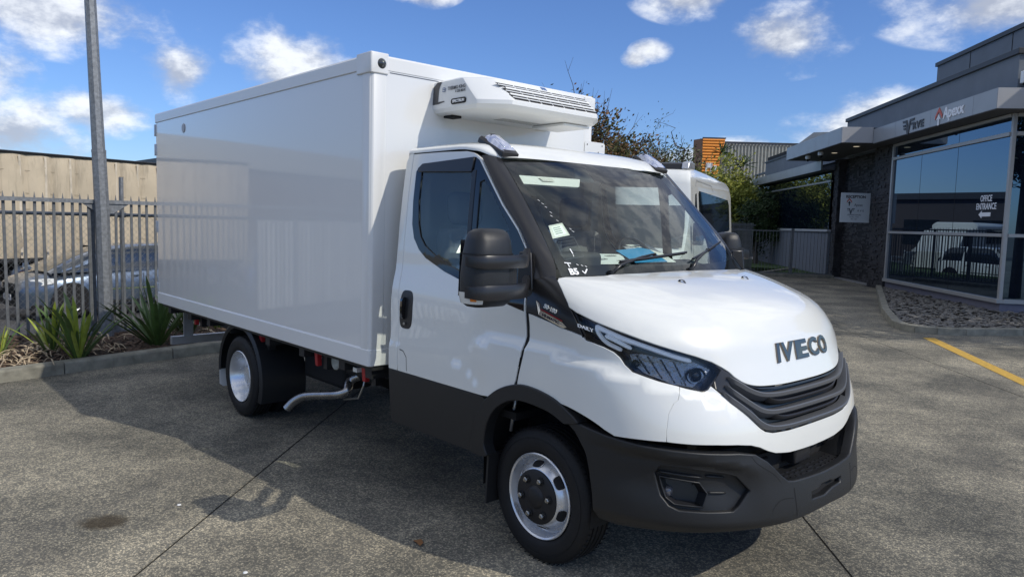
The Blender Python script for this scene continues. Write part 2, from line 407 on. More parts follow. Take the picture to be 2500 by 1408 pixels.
# pressed lines: brow over the wheel (runs on into the front corner) and the low door crease
BX = [-1.0, -.80, -.70, -.62, -.50, -.28, -.1, .085, .2, .33, .45, .6, .75, 1.0]
BZ = [.95, 1.00, 1.03, 1.085, 1.105, 1.112, 1.108, 1.079, 1.06, 1.035, 1.015, .97, .90, .86]
def brow(w, z):
    zl = np.interp(w, BX, BZ); d = z-zl
    k = sstep(-.73, -.60, w)*(1-sstep(.55, .80, w))
    prof = np.where(d < 0, 0, np.where(d < .055, -sstep(0, .055, d), -(1-sstep(.055, .24, d))))
    low = np.where(d < 0, .35*sstep(-.22, -.02, d), .35*(1-sstep(0, .02, d)))
    return .024*k*(prof+low*.6)
DX = [-1.4, -.65, -.56, -.42, -.3]; DZ = [.972, .950, .93, .865, .80]
def crease(x, z):
    zl = np.interp(x, DX, DZ); d = z-zl
    return -.010*sstep(0, .022, d)*(1-sstep(-.45, -.30, x))*(1-sstep(.022, .35, d)*1.0)
def shell(u, v):
    p = surf(SHELL, u, v); w = np.where(np.asarray(u) < 0, u, np.asarray(u)*1.0)
    e = 1e-3
    da = surf(SHELL, u+e, v)-surf(SHELL, u-e, v); db = surf(SHELL, u, v+e)-surf(SHELL, u, v-e)
    n = np.cross(da, db); n /= np.linalg.norm(n, axis=-1)[..., None]+1e-12
    s = np.sign(np.sum(n*(p-np.array([-.3, 0, 1.0])), -1)); n *= s[..., None]
    x_here = p[..., 0]
    amp = brow(np.where(u < 0, u+.0, u), p[..., 2])+np.where(u < 0, crease(x_here, p[..., 2]), 0)
    uu = np.abs(1-np.asarray(u, float)); vv = np.asarray(v, float); wv = np.interp(vv, [5.6, 6.6, 8.5, 10.2], [.20, .27, .36, .44])
    crown = .0045*(1-sstep(-.016, .016, uu-wv))*sstep(6.6, 8.6, vv)
    amp = amp+crown
    return p+n*amp[..., None]
def side(x, z):
    """the flat part of the cab side as a function of (x, z)"""
    x = np.asarray(x, float); z = np.asarray(z, float)
    b = brow(x-.2, z)*(z < 1.5)+crease(x, z)
    return np.stack([x, -(Wf(z)+b), z], -1)
bump_s = lambda u, v: surf(BUMP, u, v)
SC = (1.25, .13)
CC = (-.3, 0, 1.0)
def ws(s, r):
    s = np.asarray(s, float); r = np.asarray(r, float); q = 1-s*s
    B = np.stack([.052+.115*q, .854*s, 1.482+.008*q], -1); T = np.stack([-.534+.045*q, .761*s, 2.102+.012*q], -1)
    k = (4*r*(1-r)*(1-.5*s*s))[..., None]
    return B+(T-B)*r[..., None]+np.array([.03, 0, .02])*k
def ws1(s, r, off=0.0):
    P, Nn = fnormal(ws, np.array([float(s)]), np.array([float(r)]), (1, 1), (-.6, 0, 1.4)); return Vector(P[0]+Nn[0]*off)
def sh1(u, v, off=0.0, F=None):
    P, Nn = fnormal(F or shell, np.array([float(u)]), np.array([float(v)]), SC, CC); return Vector(P[0]+Nn[0]*off)

# ================================================================== the truck
T = empty('refrigerated_truck', (0, 0, 0), label='white refrigerated box truck with roof-mounted cooling unit, parked in the middle of the yard', cat='truck')
def pan(name, F, outline, mt, **k):
    k.setdefault('parent', T); par = k.pop('parent'); return patch(name, F, outline, mt, par, **k)
# ---- bonnet
half = [(1, 10.15), (.853, 10.085), (.608, 9.985), (.449, 9.885), (.28, 9.79), (.215, 9.66), (.178, 9.45), (.150, 9.15), (.103, 8.55), (.078, 8.02), (.10, 7.84), (.166, 7.56), (.246, 7.311), (.401, 6.854), (.563, 6.434), (.630, 6.214), (.671, 6.006)]
half += crv([(.671, 6.006), (.700, 5.82), (.725, 5.60), (.765, 5.36), (.814, 5.22), (.873, 5.155), (.94, 5.115), (1, 5.105)], 4)[1:]
bon = half+[(2-u, v) for u, v in reversed(half[1:-1])]
pan('bonnet', shell, bon, 'white', sc=SC, step=.032, rim=.022, edge=.004)
# ---- front fascia (white, wraps under the grille)
gr_half = [(1, 5.03), (.94, 5.04), (.873, 5.08), (.814, 5.145), (.765, 5.28), (.722, 5.53), (.695, 5.80), (.668, 5.93), (.628, 5.36), (.687, 4.90), (.763, 4.36), (.815, 3.97), (.835, 3.84), (.866, 3.748), (.93, 3.70), (1, 3.69)]
gr_out = gr_half+[(2-u, v) for u, v in reversed(gr_half[1:-1])]
fas_half = [(1, 3.665), (.93, 3.675), (.862, 3.725), (.828, 3.815), (.806, 3.94), (.756, 4.335), (.680, 4.875), (.622, 5.325), (.612, 5.215), (.589, 5.135), (.515, 5.265), (.486, 5.33), (.466, 4.90), (.446, 4.80), (.415, 4.50), (.396, 4.06), (.3925, 3.735), (.50, 3.69), (.606, 3.656), (.70, 3.60), (.76, 3.53), (.80, 3.42), (.835, 3.26), (.87, 3.13), (.93, 3.02), (1, 2.97)]
pan('front_fascia', shell, fas_half+[(2-u, v) for u, v in reversed(fas_half[1:-1])], 'white', sc=SC, step=.03, rim=.05, edge=.003)
# ---- grille: dark recessed back and curved slats
pan('grille_back', shell, gr_out, 'plastic2', sc=SC, step=.05, rim=0, off=-.045)
G = pan('grille', shell, gr_out, 'plastic2', sc=SC, step=.04, rim=.045, off=-.003, edge=0, holes=[[(a, b) for a, b in
    (lambda h: h+[(2-u, v) for u, v in reversed(h[1:-1])])([(1, 4.97), (.90, 4.99), (.83, 5.07), (.785, 5.21), (.745, 5.48), (.712, 5.70), (.695, 5.42), (.72, 5.02), (.775, 4.55), (.835, 3.98), (.88, 3.83), (1, 3.78)])]])
def sweep(name, path, sect, mt, parent, F=shell, smooth='auto'):
    """sweep a section given as (outward, up) offsets along a path on the body"""
    P3 = [sh1(u, v) for u, v in path]; rings = []
    for i, (u, v) in enumerate(path):
        _, Nn = fnormal(F, np.array([float(u)]), np.array([float(v)]), SC, CC); n = Vector(Nn[0])
        t = (P3[min(i+1, len(P3)-1)]-P3[max(i-1, 0)]).normalized(); up = n.cross(t).normalized()
        if up.z < 0: up = -up
        k = 1.0
        ed = min(i, len(path)-1-i)/3.0
        if ed < 1: k = .25+.75*ed
        rings.append([P3[i]+n*(a if a > -.02 else a)+up*b*k for a, b in sect])
    return MB().loft(rings, True, True).build(name, mt, parent, smooth=smooth, ang=40)
def symp(h): return h+[(2-u, v) for u, v in reversed(h[:-1])]
slA = symp(crv([(.690, 5.62), (.735, 5.36), (.775, 5.12), (.825, 4.935), (.89, 4.855), (.96, 4.835), (1, 4.83)], 4))
slB = symp(crv([(.680, 5.33), (.735, 4.94), (.79, 4.61), (.826, 4.46), (.87, 4.385), (.93, 4.365), (1, 4.36)], 4))
slC = symp(crv([(.668, 5.10), (.715, 4.77), (.765, 4.43), (.805, 4.15), (.84, 4.00), (.88, 3.93), (.94, 3.89), (1, 3.88)], 4))
sl1 = symp(crv([(.852, 4.86), (.875, 4.71), (.91, 4.625), (.96, 4.595), (1, 4.59)], 4))
sl2 = symp(crv([(.868, 4.40), (.89, 4.24), (.92, 4.16), (.96, 4.13), (1, 4.125)], 4))
big = [(.016, .004), (.018, -.002), (.010, -.016), (-.03, -.030), (-.035, -.022), (-.028, .012)]
small = [(.000, .004), (.003, -.002), (-.004, -.011), (-.03, -.018), (-.03, .006)]
M['slat'] = mat('dark_grey_slat', (.10, .105, .115), .34, spec=.5)
for s_, sec in ((slA, big), (slB, big), (slC, big), (sl1, small), (sl2, small)): sweep('slat', s_, sec, 'slat' if sec is big else 'plastic2', G)
for k in (.745, .80):
    pass
# ---- headlights
hl = [(.090, 7.99), (.095, 6.80), (.163, 6.64), (.216, 6.49), (.243, 6.30), (.260, 6.05), (.288, 5.845), (.400, 5.57), (.515, 5.325), (.586, 5.19), (.606, 5.27), (.647, 5.69), (.668, 5.90), (.640, 6.10), (.569, 6.385), (.458, 6.68), (.353, 6.97), (.214, 7.46), (.145, 7.72)]
hlb = [(.081, 8.07), (.088, 6.74), (.163, 6.585), (.209, 6.44), (.234, 6.27), (.251, 6.02), (.281, 5.80), (.398, 5.515), (.515, 5.275), (.592, 5.13), (.614, 5.235), (.655, 5.67), (.680, 5.945), (.645, 6.165), (.569, 6.44), (.458, 6.745), (.353, 7.04), (.214, 7.535), (.145, 7.80)]
H = pan('headlight', shell, hlb, 'plastic2', sc=SC, step=.03, rim=.05, off=-.006, edge=0, holes=[hl])
HB = pan('housing', shell, hlb, mat('headlight_housing', (.012, .014, .022), .22, spec=.6), sc=SC, step=.03, rim=0, off=-.055, parent=H)
def ribbon(name, path, w, th, off, mt, parent, taper=True):
    P3 = []; rings = []
    for u, v in path: P3.append(sh1(u, v, off))
    for i, (u, v) in enumerate(path):
        _, Nn = fnormal(shell, np.array([float(u)]), np.array([float(v)]), SC, CC); n = Vector(Nn[0])
        t = (P3[min(i+1, len(P3)-1)]-P3[max(i-1, 0)]).normalized(); up = n.cross(t).normalized()
        if up.z < 0: up = -up
        k = .5 if taper and i in (0, len(path)-1) else 1
        rings.append([P3[i]+up*w*k+n*0, P3[i]+up*w*k*.6+n*th, P3[i]-up*w*k*.6+n*th, P3[i]-up*w*k, P3[i]-up*w*k-n*th, P3[i]+up*w*k-n*th])
    return MB().loft(rings, True, True).build(name, mt, parent, smooth='auto', ang=50)
ribbon('light_strip', crv([(.160, 7.36), (.186, 7.25), (.265, 6.98), (.337, 6.78), (.417, 6.56), (.491, 6.36), (.545, 6.24)], 4), .012, .006, -.012, 'drl', H)
ribbon('light_strip', crv([(.158, 7.30), (.160, 7.02), (.176, 6.79), (.201, 6.665), (.246, 6.52)], 4), .010, .006, -.012, 'drl', H)
ribbon('light_strip', crv([(.188, 7.02), (.227, 6.87), (.292, 6.61)], 5), .010, .006, -.012, 'drl', H)
# chrome reflector bowls with lens, behind the cover
M['refl'] = mat('reflector_metal', (.62, .64, .70), .16, metal=1)
M['reflstreak'] = mat('faceted_reflector', (.24, .25, .265), .18, metal=.9, bump=1.0, bscale=28)
mod = [(.272, 6.38), (.280, 6.12), (.330, 5.83), (.478, 5.49), (.560, 5.36), (.610, 5.72), (.636, 5.95), (.567, 6.20), (.451, 6.30), (.337, 6.43)]
RF = pan('reflector', shell, mod, 'reflstreak', sc=SC, step=.02, rim=.01, off=-.040, parent=H)
for (a_, b_) in (((.300, 6.36), (.352, 5.80)), ((.352, 6.36), (.412, 5.66)), ((.412, 6.30), (.470, 5.52)), ((.470, 6.24), (.520, 5.44))):
    P_ = [sh1(a_[0]+(b_[0]-a_[0])*k/5, a_[1]+(b_[1]-a_[1])*k/5, -.036) for k in range(6)]; Q_ = [p+Vector((.017, -.006, .002)) for p in P_]
    MB().loft([[p, q] for p, q in zip(P_, Q_)], False, False).build('reflector_fin', 'chrome', RF)
def bowl(uc, vc, r):
    c = sh1(uc, vc, -.030); d = Vector((.88, -.46, -.03)).normalized()
    a = d.cross(Vector((0, 0, 1))).normalized(); b = a.cross(d); rings = []
    for (rr, h) in ((1.0, 0), (.8, -.012), (.45, -.02), (.12, -.024)): rings.append([c+d*h+(a*math.cos(2*PI*k/20)+b*math.sin(2*PI*k/20)*.80)*r*rr for k in range(20)])
    o = MB().loft(rings, True, False).build('projector', 'refl', RF, smooth=True)
    rings = [[c+d*h+(a*math.cos(2*PI*k/20)+b*math.sin(2*PI*k/20))*r*rr for k in range(20)] for rr, h in ((.62, -.015), (.60, .0), (.45, .012), (.2, .018), (.02, .019))]
    MB().loft(rings, True, False).build('projector_lens', 'gloss', RF, smooth=True)
bowl(.572, 5.74, .048); bowl(.300, 6.10, .026)
pan('lens_cover', shell, hl, 'lens', sc=SC, step=.03, rim=.004, off=-.004, parent=H, edge=.001)
def on_shell(u0, v0, du, dv, ang=0.0):
    """text placement on the body: local metres -> shell"""
    def f(x, y, d):
        xx = x*math.cos(ang)-y*math.sin(ang); yy = x*math.sin(ang)+y*math.cos(ang)
        return tuple(sh1(u0+xx*du, v0+yy*dv, d))
    return f
text_obj('daily_lettering', 'DAILY', .025, .001, 'drl', H, on_shell(.110, 7.22, 1/1.0, 1/.135, -.27), bold=.0008, xs=1.0)
mirror_obj(H)
# ---- fenders (behind the front corner down to the wheel arch)
arch_o = crv([(-.452, .489), (-.432, .60), (-.405, .68), (-.352, .775), (-.238, .868), (-.097, .922), (.023, .929), (.167, .905), (.278, .858), (.335, .824)], 4)
fen = [uv_of(-.058, 1.290), uv_of(-.050, 1.2), uv_of(-.050, 1.115), uv_of(-.066, 1.03), uv_of(-.090, .926)]+[uv_of(x, z) for x, z in arch_o if x > -.085]
fen += [(.174, 3.70), (.28, 3.725), (.3875, 3.735), (.391, 4.06), (.410, 4.50), (.441, 4.81), (.461, 4.91), (.481, 5.35), (.397, 5.50), (.279, 5.78), (.247, 6.01), (.230, 6.25), (.205, 6.42), (.163, 6.56), (.112, 6.67), (.088, 6.70)]
fen += [uv_of(.25, 1.225), uv_of(.1, 1.262)]
FE = pan('fender', shell, fen, 'white', sc=SC, step=.03, rim=.016); mirror_obj(FE)
# ---- black triangle between door, bonnet and headlight, with its badge
tri = [uv_of(-.074, 1.303), uv_of(.1, 1.270), uv_of(.25, 1.233)]+[(.080, 6.76), (.073, 8.0), (.095, 8.55), (.140, 9.13), (.165, 9.42), (.185, 9.62), (.215, 9.80), (.17, 9.92), (.08, 9.93)]+[uv_of(-.105, 1.475), uv_of(-.105, 1.45), uv_of(-.090, 1.39), uv_of(-.078, 1.34)]
tri_o = pan('fender_trim', shell, tri, 'plastic2', sc=SC, step=.03, rim=.012)
TR2 = mirror_obj(tri_o)
def sidetext(name, body, size, x, z, mt, parent, ang=0, **k):
    def f(a, b, d):
        aa = a*math.cos(ang)-b*math.sin(ang); bb = a*math.sin(ang)+b*math.cos(ang)
        p, n = fnormal(side, np.array([x+aa]), np.array([z+bb]), (1, 1), CC); return tuple(p[0]+n[0]*(d+.004))
    return text_obj(name, body, size, .0015, mt, parent, f, **k)
BD = MB()
bq = [(-.008, 1.362), (.014, 1.352), (.030, 1.318), (.185, 1.276), (.216, 1.256), (.19, 1.248), (.020, 1.295), (.004, 1.318)]
vs = [tuple(side(np.array(a), np.array(b))+np.array([0, -.002, 0])) for a, b in bq]+[tuple(side(np.array(a), np.array(b))+np.array([0, -.007, 0])) for a, b in bq]
n_ = len(bq); BD.add(vs, [tuple(range(n_)), tuple(range(2*n_-1, n_-1, -1))]+[(k, (k+1) % n_, n_+(k+1) % n_, n_+k) for k in range(n_)])
bdg = BD.build('badge', 'chrome', tri_o)
sidetext('badge_lettering', '50·180', .027, .095, 1.330, 'clear', tri_o, ang=-.24, bold=.001, xs=1.25)
def f_b(a, b, d):
    ang = -.24; aa = a*math.cos(ang)-b*math.sin(ang); bb = a*math.sin(ang)+b*math.cos(ang); q = side(np.array(.105+aa), np.array(1.284+bb)); return (q[0], q[1]-.0075-d, q[2])
text_obj('badge_lettering', 'HI-MATIC', .021, .0006, 'ink', tri_o, f_b, bold=.0006, xs=1.35)
MB().add([(lambda q: (q[0], q[1]-.006, q[2]))(side(np.array(a), np.array(b))) for a, b in ((.030, 1.3215), (.185, 1.2795), (.186, 1.2835), (.031, 1.3255))], [(0, 1, 2, 3)]).build('badge_stripe', 'red', tri_o)
# ---- maker's letters on the bonnet nose
b0 = (1.030, 6.25)
LW = 1.0
text_obj('brand_lettering', 'IVECO', .118, .007, 'dchrome', T, on_shell(1.033, 6.24, 1/1.30, 1/.120, 0), bold=.0030, spacing=1.20, xs=.80, bev=.0022)
# ---- washer nozzles
for s in (-1, 1):
    c = sh1(1+s*.177, 9.30, 0)
    MB().loft([[(c.x+a, c.y+b*w, c.z+h) for b in (-1, -.3, .3, 1)] for a, w, h in ((-.022, .012, .0), (-.012, .013, .012), (.006, .011, .009), (.022, .006, -.006))], False, False).build('washer_nozzle', 'plastic2', T, smooth=True)
# ---- doors
dseam = [(-1.256, 2.150), (-.966, 2.149), (-.73, 2.142), (-.66, 2.128), (-.604, 2.100), (-.362, 1.838), (-.218, 1.708), (-.150, 1.622), (-.134, 1.580), (-.118, 1.507), (-.094, 1.353), (-.086, 1.286), (-.075, 1.115), (-.092, 1.02), (-.112, .925)]
dlow = [(x-.008, z) for x, z in reversed(arch_o) if x < -.10 and z > .819]+[(-.372, .819), (-1.176, .819)]
drear = [(-1.189, 1.06), (-1.225, 1.33), (-1.25, 1.60), (-1.256, 1.83)]
door = dseam+dlow+drear
frame = [(-1.175, 2.073), (-1.204, 2.042), (-1.20, 1.86), (-1.185, 1.72), (-1.150, 1.635), (-1.085, 1.568), (-1.006, 1.521), (-.808, 1.454), (-.608, 1.408), (-.212, 1.322), (-.095, 1.300), (-.102, 1.353), (-.126, 1.507), (-.142, 1.580), (-.158, 1.622), (-.226, 1.704), (-.370, 1.834), (-.604, 2.086), (-.638, 2.104), (-1.138, 2.088)]
frame_h = [(-1.170, 2.068), (-1.198, 2.040), (-1.194, 1.86), (-1.179, 1.722), (-1.145, 1.639), (-1.081, 1.574), (-1.003, 1.527), (-.806, 1.460), (-.606, 1.414), (-.212, 1.329), (-.102, 1.308), (-.108, 1.353), (-.132, 1.507), (-.148, 1.578), (-.164, 1.619), (-.231, 1.700), (-.374, 1.829), (-.606, 2.080), (-.640, 2.098), (-1.136, 2.082)]
glass = [(-1.150, 2.038), (-.652, 2.030), (-.628, 1.712), (-.622, 1.452), (-.768, 1.490), (-.93, 1.545), (-1.03, 1.592), (-1.085, 1.645), (-1.12, 1.72), (-1.145, 1.86)]
qgl = [(-.575, 1.965), (-.536, 1.978), (-.41, 1.85), (-.301, 1.729), (-.262, 1.66), (-.235, 1.56), (-.232, 1.46), (-.548, 1.46), (-.565, 1.70)]
D = pan('cab_door', side, door, 'white', step=.03, rim=.018, holes=[frame_h], centre=(-.7, 0, 1.2))
pan('window_frame', side, frame, 'gloss', step=.03, rim=.012, holes=[glass, qgl], off=.002, parent=D, centre=(-.7, 0, 1.2))
pan('window', side, glass, 'sglass', step=.05, rim=0, off=-.006, parent=D, centre=(-.7, 0, 1.2))
pan('quarter_window', side, qgl, 'sglass', step=.05, rim=0, off=-.006, parent=D, centre=(-.7, 0, 1.2))
pan('rain_visor', side, [(-1.178, 2.058), (-1.138, 2.084), (-.645, 2.104), (-.652, 2.024), (-1.172, 2.040)], 'plastic2', step=.04, rim=.012, off=.012, parent=D, centre=(-.7, 0, 1.2))
pan('door_pillar', side, [(-.650, 2.03), (-.618, 2.03), (-.596, 1.45), (-.622, 1.45)], 'plastic2', step=.04, rim=.006, off=.006, parent=D, centre=(-.7, 0, 1.2))
# handle: recessed oval plate with a grip
hx, hz = -1.125, 1.20
ov = [(hx+.064*math.copysign(abs(math.cos(t))**.55, math.cos(t)), hz+.115*math.copysign(abs(math.sin(t))**.55, math.sin(t))) for t in [2*PI*k/28 for k in range(28)]]
HN = pan('door_handle', side, ov, 'plastic2', step=.02, rim=.01, off=.004, parent=D, centre=(-.7, 0, 1.2))
MB().loft([[(hx-.020+a, -1.0+.030+b+c_, z) for a, b in ((-.017, .0), (-.017, -.016), (.012, -.022), (.014, .0))] for z, c_ in ((hz+.075, 0.0), (hz+.06, -.012), (hz, -.016), (hz-.045, -.012), (hz-.06, 0))], True, True).build('grip', 'gloss', HN, smooth='auto')
MB().lathe([(0, 0), (.008, 0), (.009, .004)], 'y', c=(hx, -float(Wf(hz-.085))-.010, hz-.085), n=14).build('keyhole', 'steel', HN)
pan('filler_flap_line', side, [(-1.16, .955), (-1.12, .95), (-1.085, .915), (-1.078, .83), (-1.082, .83), (-1.089, .912), (-1.122, .945), (-1.16, .949)], 'dark', step=.02, rim=0, off=.0006, parent=D, centre=(-.7, 0, 1.2))
mirror_obj(D)
# ---- white strip behind the door, roof side, sills
REAR = pan('rear_corner_panel', side, [(-1.186, .819), (-1.196, 1.06), (-1.233, 1.33), (-1.258, 1.60), (-1.264, 1.83), (-1.264, 2.156), (-1.300, 2.156), (-1.325, 2.10), (-1.325, 1.7), (-1.30, 1.30), (-1.283, 1.06), (-1.277, .819)], 'white', step=.03, rim=.06, centre=(-.7, 0, 1.2)); mirror_obj(REAR)
arch_i = crv([(-.318, .50), (-.345, .56), (-.317, .681), (-.251, .773), (-.156, .832), (-.064, .855), (.056, .852), (.16, .838), (.253, .805)], 4)
SK = pan('side_skirt', side, [(x-.012, z) for x, z in reversed(arch_o) if z < .808 and x < 0]+[(-.458, .487), (-1.24, .483), (-1.26, .50), (-1.277, .811), (-.385, .811)], 'plastic', step=.04, rim=.03, centre=(-.7, 0, 1.2)); mirror_obj(SK)
AR = pan('wheel_arch_trim', lambda x, z: side(x, z), [(x, z) for x, z in arch_o]+list(reversed([(x, z) for x, z in arch_i]))+[(-.355, .489)], 'plastic', step=.03, rim=.07, off=.012, centre=(-.7, 0, 1.2), edge=.006); mirror_obj(AR)
# inner wheel housing
for sy in (-1, 1):
    rings = []
    for k in range(17):
        t = PI*k/16; rings.append([(-.02+.40*math.cos(t), sy*y, .46+.42*math.sin(t)) for y in (.93, .62)])
    rings = [[(.37, sy*.93, .30), (.37, sy*.62, .30)]]+rings+[[(-.42, sy*.93, .30), (-.42, sy*.62, .30)]]
    MB().loft(rings, False, False).build('wheel_housing', 'dark', T, smooth=True)
    MB().add([(.45, sy*.62, .25), (-.45, sy*.62, .25), (-.45, sy*.62, .95), (.45, sy*.62, .95)], [(0, 1, 2, 3)]).build('inner_wing', 'dark', T)
    MB().prism([(-.345, .22), (-.33, .50), (-.345, .50), (-.36, .22)], sy*.70, sy*.97, 'xz').build('front_mud_flap', 'chassis', T)
    MB().tube([(-.24, sy*.86, .84), (-.26, sy*.86, .74), (-.28, sy*.86, .62)], .010, 8).build('brake_hose', 'alu', T, smooth=True)
# dark sheets added behind the shut lines, standing in for shade in the gaps
SEAM = [(-.075, 1.30), (-.060, 1.115), (-.078, 1.02), (-.100, .93)]
pan('shut_line', side, [(x+.035, z) for x, z in SEAM]+[(x-.035, z) for x, z in reversed(SEAM)], 'dark', step=.03, rim=0, off=-.008, centre=(-.7, 0, 1.2))
RS = [(-1.181, .83), (-1.192, 1.06), (-1.229, 1.33), (-1.254, 1.60), (-1.260, 1.83), (-1.260, 2.15)]
pan('shut_line', side, [(x+.02, z) for x, z in RS]+[(x-.02, z) for x, z in reversed(RS)], 'dark', step=.03, rim=0, off=-.008, centre=(-.7, 0, 1.2))
# ---- A pillars
def dcurve(t):
    q = [(-.595, 2.112), (-.352, 1.845), (-.206, 1.713), (-.141, 1.629), (-.125, 1.586), (-.109, 1.507), (-.096, 1.455)]
    L = [0]
    for i in range(1, len(q)): L.append(L[-1]+math.dist(q[i], q[i-1]))
    x = np.interp(t*L[-1], L, [a for a, b in q]); z = np.interp(t*L[-1], L, [b for a, b in q]); return Vector((x, -float(Wf(z)), z))
rings = []
for k in range(25):
    t = k/24; a = dcurve(t); rr = 1.0-t*1.0; b = Vector(ws(np.array(-1.0), np.array(rr))); 
    if t > .9: b = b+(Vector((.045, -.888, 1.468))-b)*((t-.9)/.1)
    outw = Vector((.35, -.85, .35)).normalized(); ring = []
    for j in range(9):
        s = j/8; p = a.lerp(b, s)+outw*.020*math.sin(PI*s)**.8; ring.append(p)
    rings.append(ring)
AP = MB().loft(rings, False, False).build('windscreen_pillar', 'plastic2', T, smooth=True); mirror_obj(AP)
# ---- windscreen
WSC = (.85, .86)
fr_in = [(-.90, .10), (-.79, .08), (-.39, .062), (0, .058), (.39, .062), (.79, .08), (.90, .10), (.935, .16), (.94, .5), (.925, .88), (.89, .93), (.80, .945), (.30, .945), (.205, .80), (-.235, .80), (-.195, .945), (-.80, .945), (-.89, .93), (-.925, .88), (-.94, .5), (-.935, .16)]
WSO = [(-.995, .0), (-.5, .0), (0, .0), (.5, .0), (.995, 0), (.995, 1), (.5, 1), (0, 1), (-.5, 1), (-.995, 1)]
WG = patch('windscreen', ws, WSO, 'glass', T, step=.05, sc=WSC, rim=0, centre=(-.6, 0, 1.4))
patch('windscreen_border', ws, WSO, mat('black_ceramic_border', (.006, .006, .008), .35), WG, step=.035, sc=WSC, rim=0, off=-.004, holes=[fr_in], centre=(-.6, 0, 1.4))
patch('cowl', ws, [(-.99, -.10), (.99, -.10), (.99, .005), (-.99, .005)], 'plastic', T, step=.05, sc=WSC, rim=0, off=-.012, centre=(-.6, 0, 1.4))
def ws_quad(name, pts, mt, parent, off=.001): return mk(name, [tuple(ws1(s, r, off)) for s, r in pts], [tuple(range(len(pts)))], mt, parent)
st = ws_quad('inspection_sticker', [(-.936, .285), (-.797, .31), (-.806, .41), (-.92, .39)], 'clear', WG, -.003)
ws_quad('sticker_card', [(-.915, .30), (-.815, .32), (-.822, .39), (-.905, .375)], 'paper', WG, -.0025)
for k in range(4): ws_quad('sticker_line', [(-.900, .318+.015*k), (-.84, .330+.015*k), (-.84, .334+.015*k), (-.900, .322+.015*k)], 'greytext', WG, -.002)
def ws_line(name, pts, w, mt, parent, off=-.002):
    P = [ws1(s, r, off) for s, r in pts]; mb = MB()
    for i in range(len(P)-1):
        t = (P[i+1]-P[i]).normalized(); n = Vector((.7, 0, .7)); a = t.cross(n).normalized()*w
        mb.add([P[i]-a, P[i+1]-a, P[i+1]+a, P[i]+a], [(0, 1, 2, 3)])
    return mb.build(name, mt, parent)
ws_line('sticker_outline', [(-.925, .276), (-.776, .296), (-.775, .144), (-.925, .123), (-.925, .276)], .0015, 'greytext', WG)
for k in range(5): ws_line('sticker_line', [(-.91, .255-.024*k), (-.79, .270-.024*k)], .0008, 'greytext', WG)
def on_ws(s0, r0, off=.002):
    return lambda x, y, d: tuple(ws1(s0+x/.85, r0+y/.86, off+d))
text_obj('pen_writing', 'B5', .052, .0003, 'pen', WG, on_ws(-.900, .030), bold=.0022)
ws_line('pen_tick', [(-.84, .036), (-.828, .016), (-.80, .048)], .004, 'pen', WG, .002)
ws_line('pen_mark', [(-.938, .098), (-.895, .092)], .0035, 'pen', WG, .002); ws_line('pen_mark', [(-.918, .096), (-.915, .066)], .0035, 'pen', WG, .002)
for a, b in ((-.86, .085), (-.83, .078), (-.805, .07)): ws_line('pen_mark', [(a, b), (a+.012, b-.008)], .002, 'pen', WG, .002)
ws_line('pen_mark', [(-.853, .20), (-.850, .165)], .004, 'pen', WG, .002); ws_line('pen_mark', [(-.851, .163), (-.852, .14)], .0015, 'pen', WG, .002)
for a, b in ((-.90, .605), (-.885, .575), (-.875, .545), (-.86, .50), (-.87, .47), (-.845, .43), (-.78, .36), (-.77, .34)): ws_line('pen_mark', [(a, b), (a+.012, b-.012)], .0015, 'pen', WG, .002)
# wipers
def wiper(path_arm, blade, name='wiper'):
    e_ = MB(); P = [ws1(s, r, .022) for s, r in path_arm]; P[0] = ws1(*path_arm[0], .004)
    o = e_.tube(P, [.011, .009, .006, .006][:len(P)], 8).build(name, 'plastic2', T, smooth=True)
    B = [ws1(s, r, .020) for s, r in blade]
    MB().tube(B, .0075, 6).build('wiper_blade', 'plastic2', o)
    MB().tube([ws1(s, r, .006) for s, r in blade], .004, 4).build('rubber', 'dark', o)
    mid = (B[0]+B[-1])/2; MB().cyl(P[-1], mid, .011, 8).build('blade_clip', 'plastic2', o)
    MB().cyl(P[0]+Vector((0, 0, -.02)), P[0]+Vector((.0, 0, .02)), .016, 10).build('pivot', 'plastic2', o)
def lerps(a, b, n): return [(a[0]+(b[0]-a[0])*k/(n-1), a[1]+(b[1]-a[1])*k/(n-1)) for k in range(n)]
wiper([(-.644, .002), (-.549, .055), (-.339, .108), (-.20, .128)], lerps((-.542, .080), (.169, .139), 8))
wiper([(.115, .002), (.24, .075), (.40, .13), (.50, .155)], lerps((.198, .085), (.846, .240), 8))
# windscreen header: roof
def roof(a, b):
    """a in [-1, 1] across, b in [0, 1] windscreen edge to cab rear"""
    a = np.asarray(a, float); b = np.asarray(b, float); q = 1-a*a
    xc = np.interp(b, [0, 1], [-.536, -1.31]); x = xc+.045*q*(1-b)**2
    w = np.interp(b, [0, .06, .2, 1], [.762, .800, .845, .845]); zs = np.interp(b, [0, .06, .14, .3, 1], [2.100, 2.117, 2.142, 2.158, 2.158])
    zc = herm(b, [0, .05, .13, .3, .6, 1], [2.114, 2.150, 2.195, 2.222, 2.232, 2.226])
    n = 3.0
    y = w*np.sign(a)*np.abs(np.sin(np.abs(a)*np.pi/2))**(2/n)*1.0
    c = np.cos(np.abs(a)*np.pi/2); c = np.where(c < 1e-9, 0, c)
    z = zs+(zc-zs)*c**(2/n)
    return np.stack([x, y, z], -1)
AR_, BR_ = np.linspace(-1, 1, 61), np.concatenate([np.linspace(0, .15, 10), np.linspace(.2, 1, 12)])
g = roof(*np.meshgrid(AR_, BR_)); rings = [[tuple(p) for p in row] for row in g]
MB().loft(rings, False, False).build('roof', 'white', T, smooth=True)
MB().add([tuple(p) for p in g[-1]]+[(p[0]-.0, p[1], .8) for p in g[-1]], [(k, k+1, 61+k+1, 61+k) for k in range(60)]).build('cab_rear_wall', 'headliner', T)
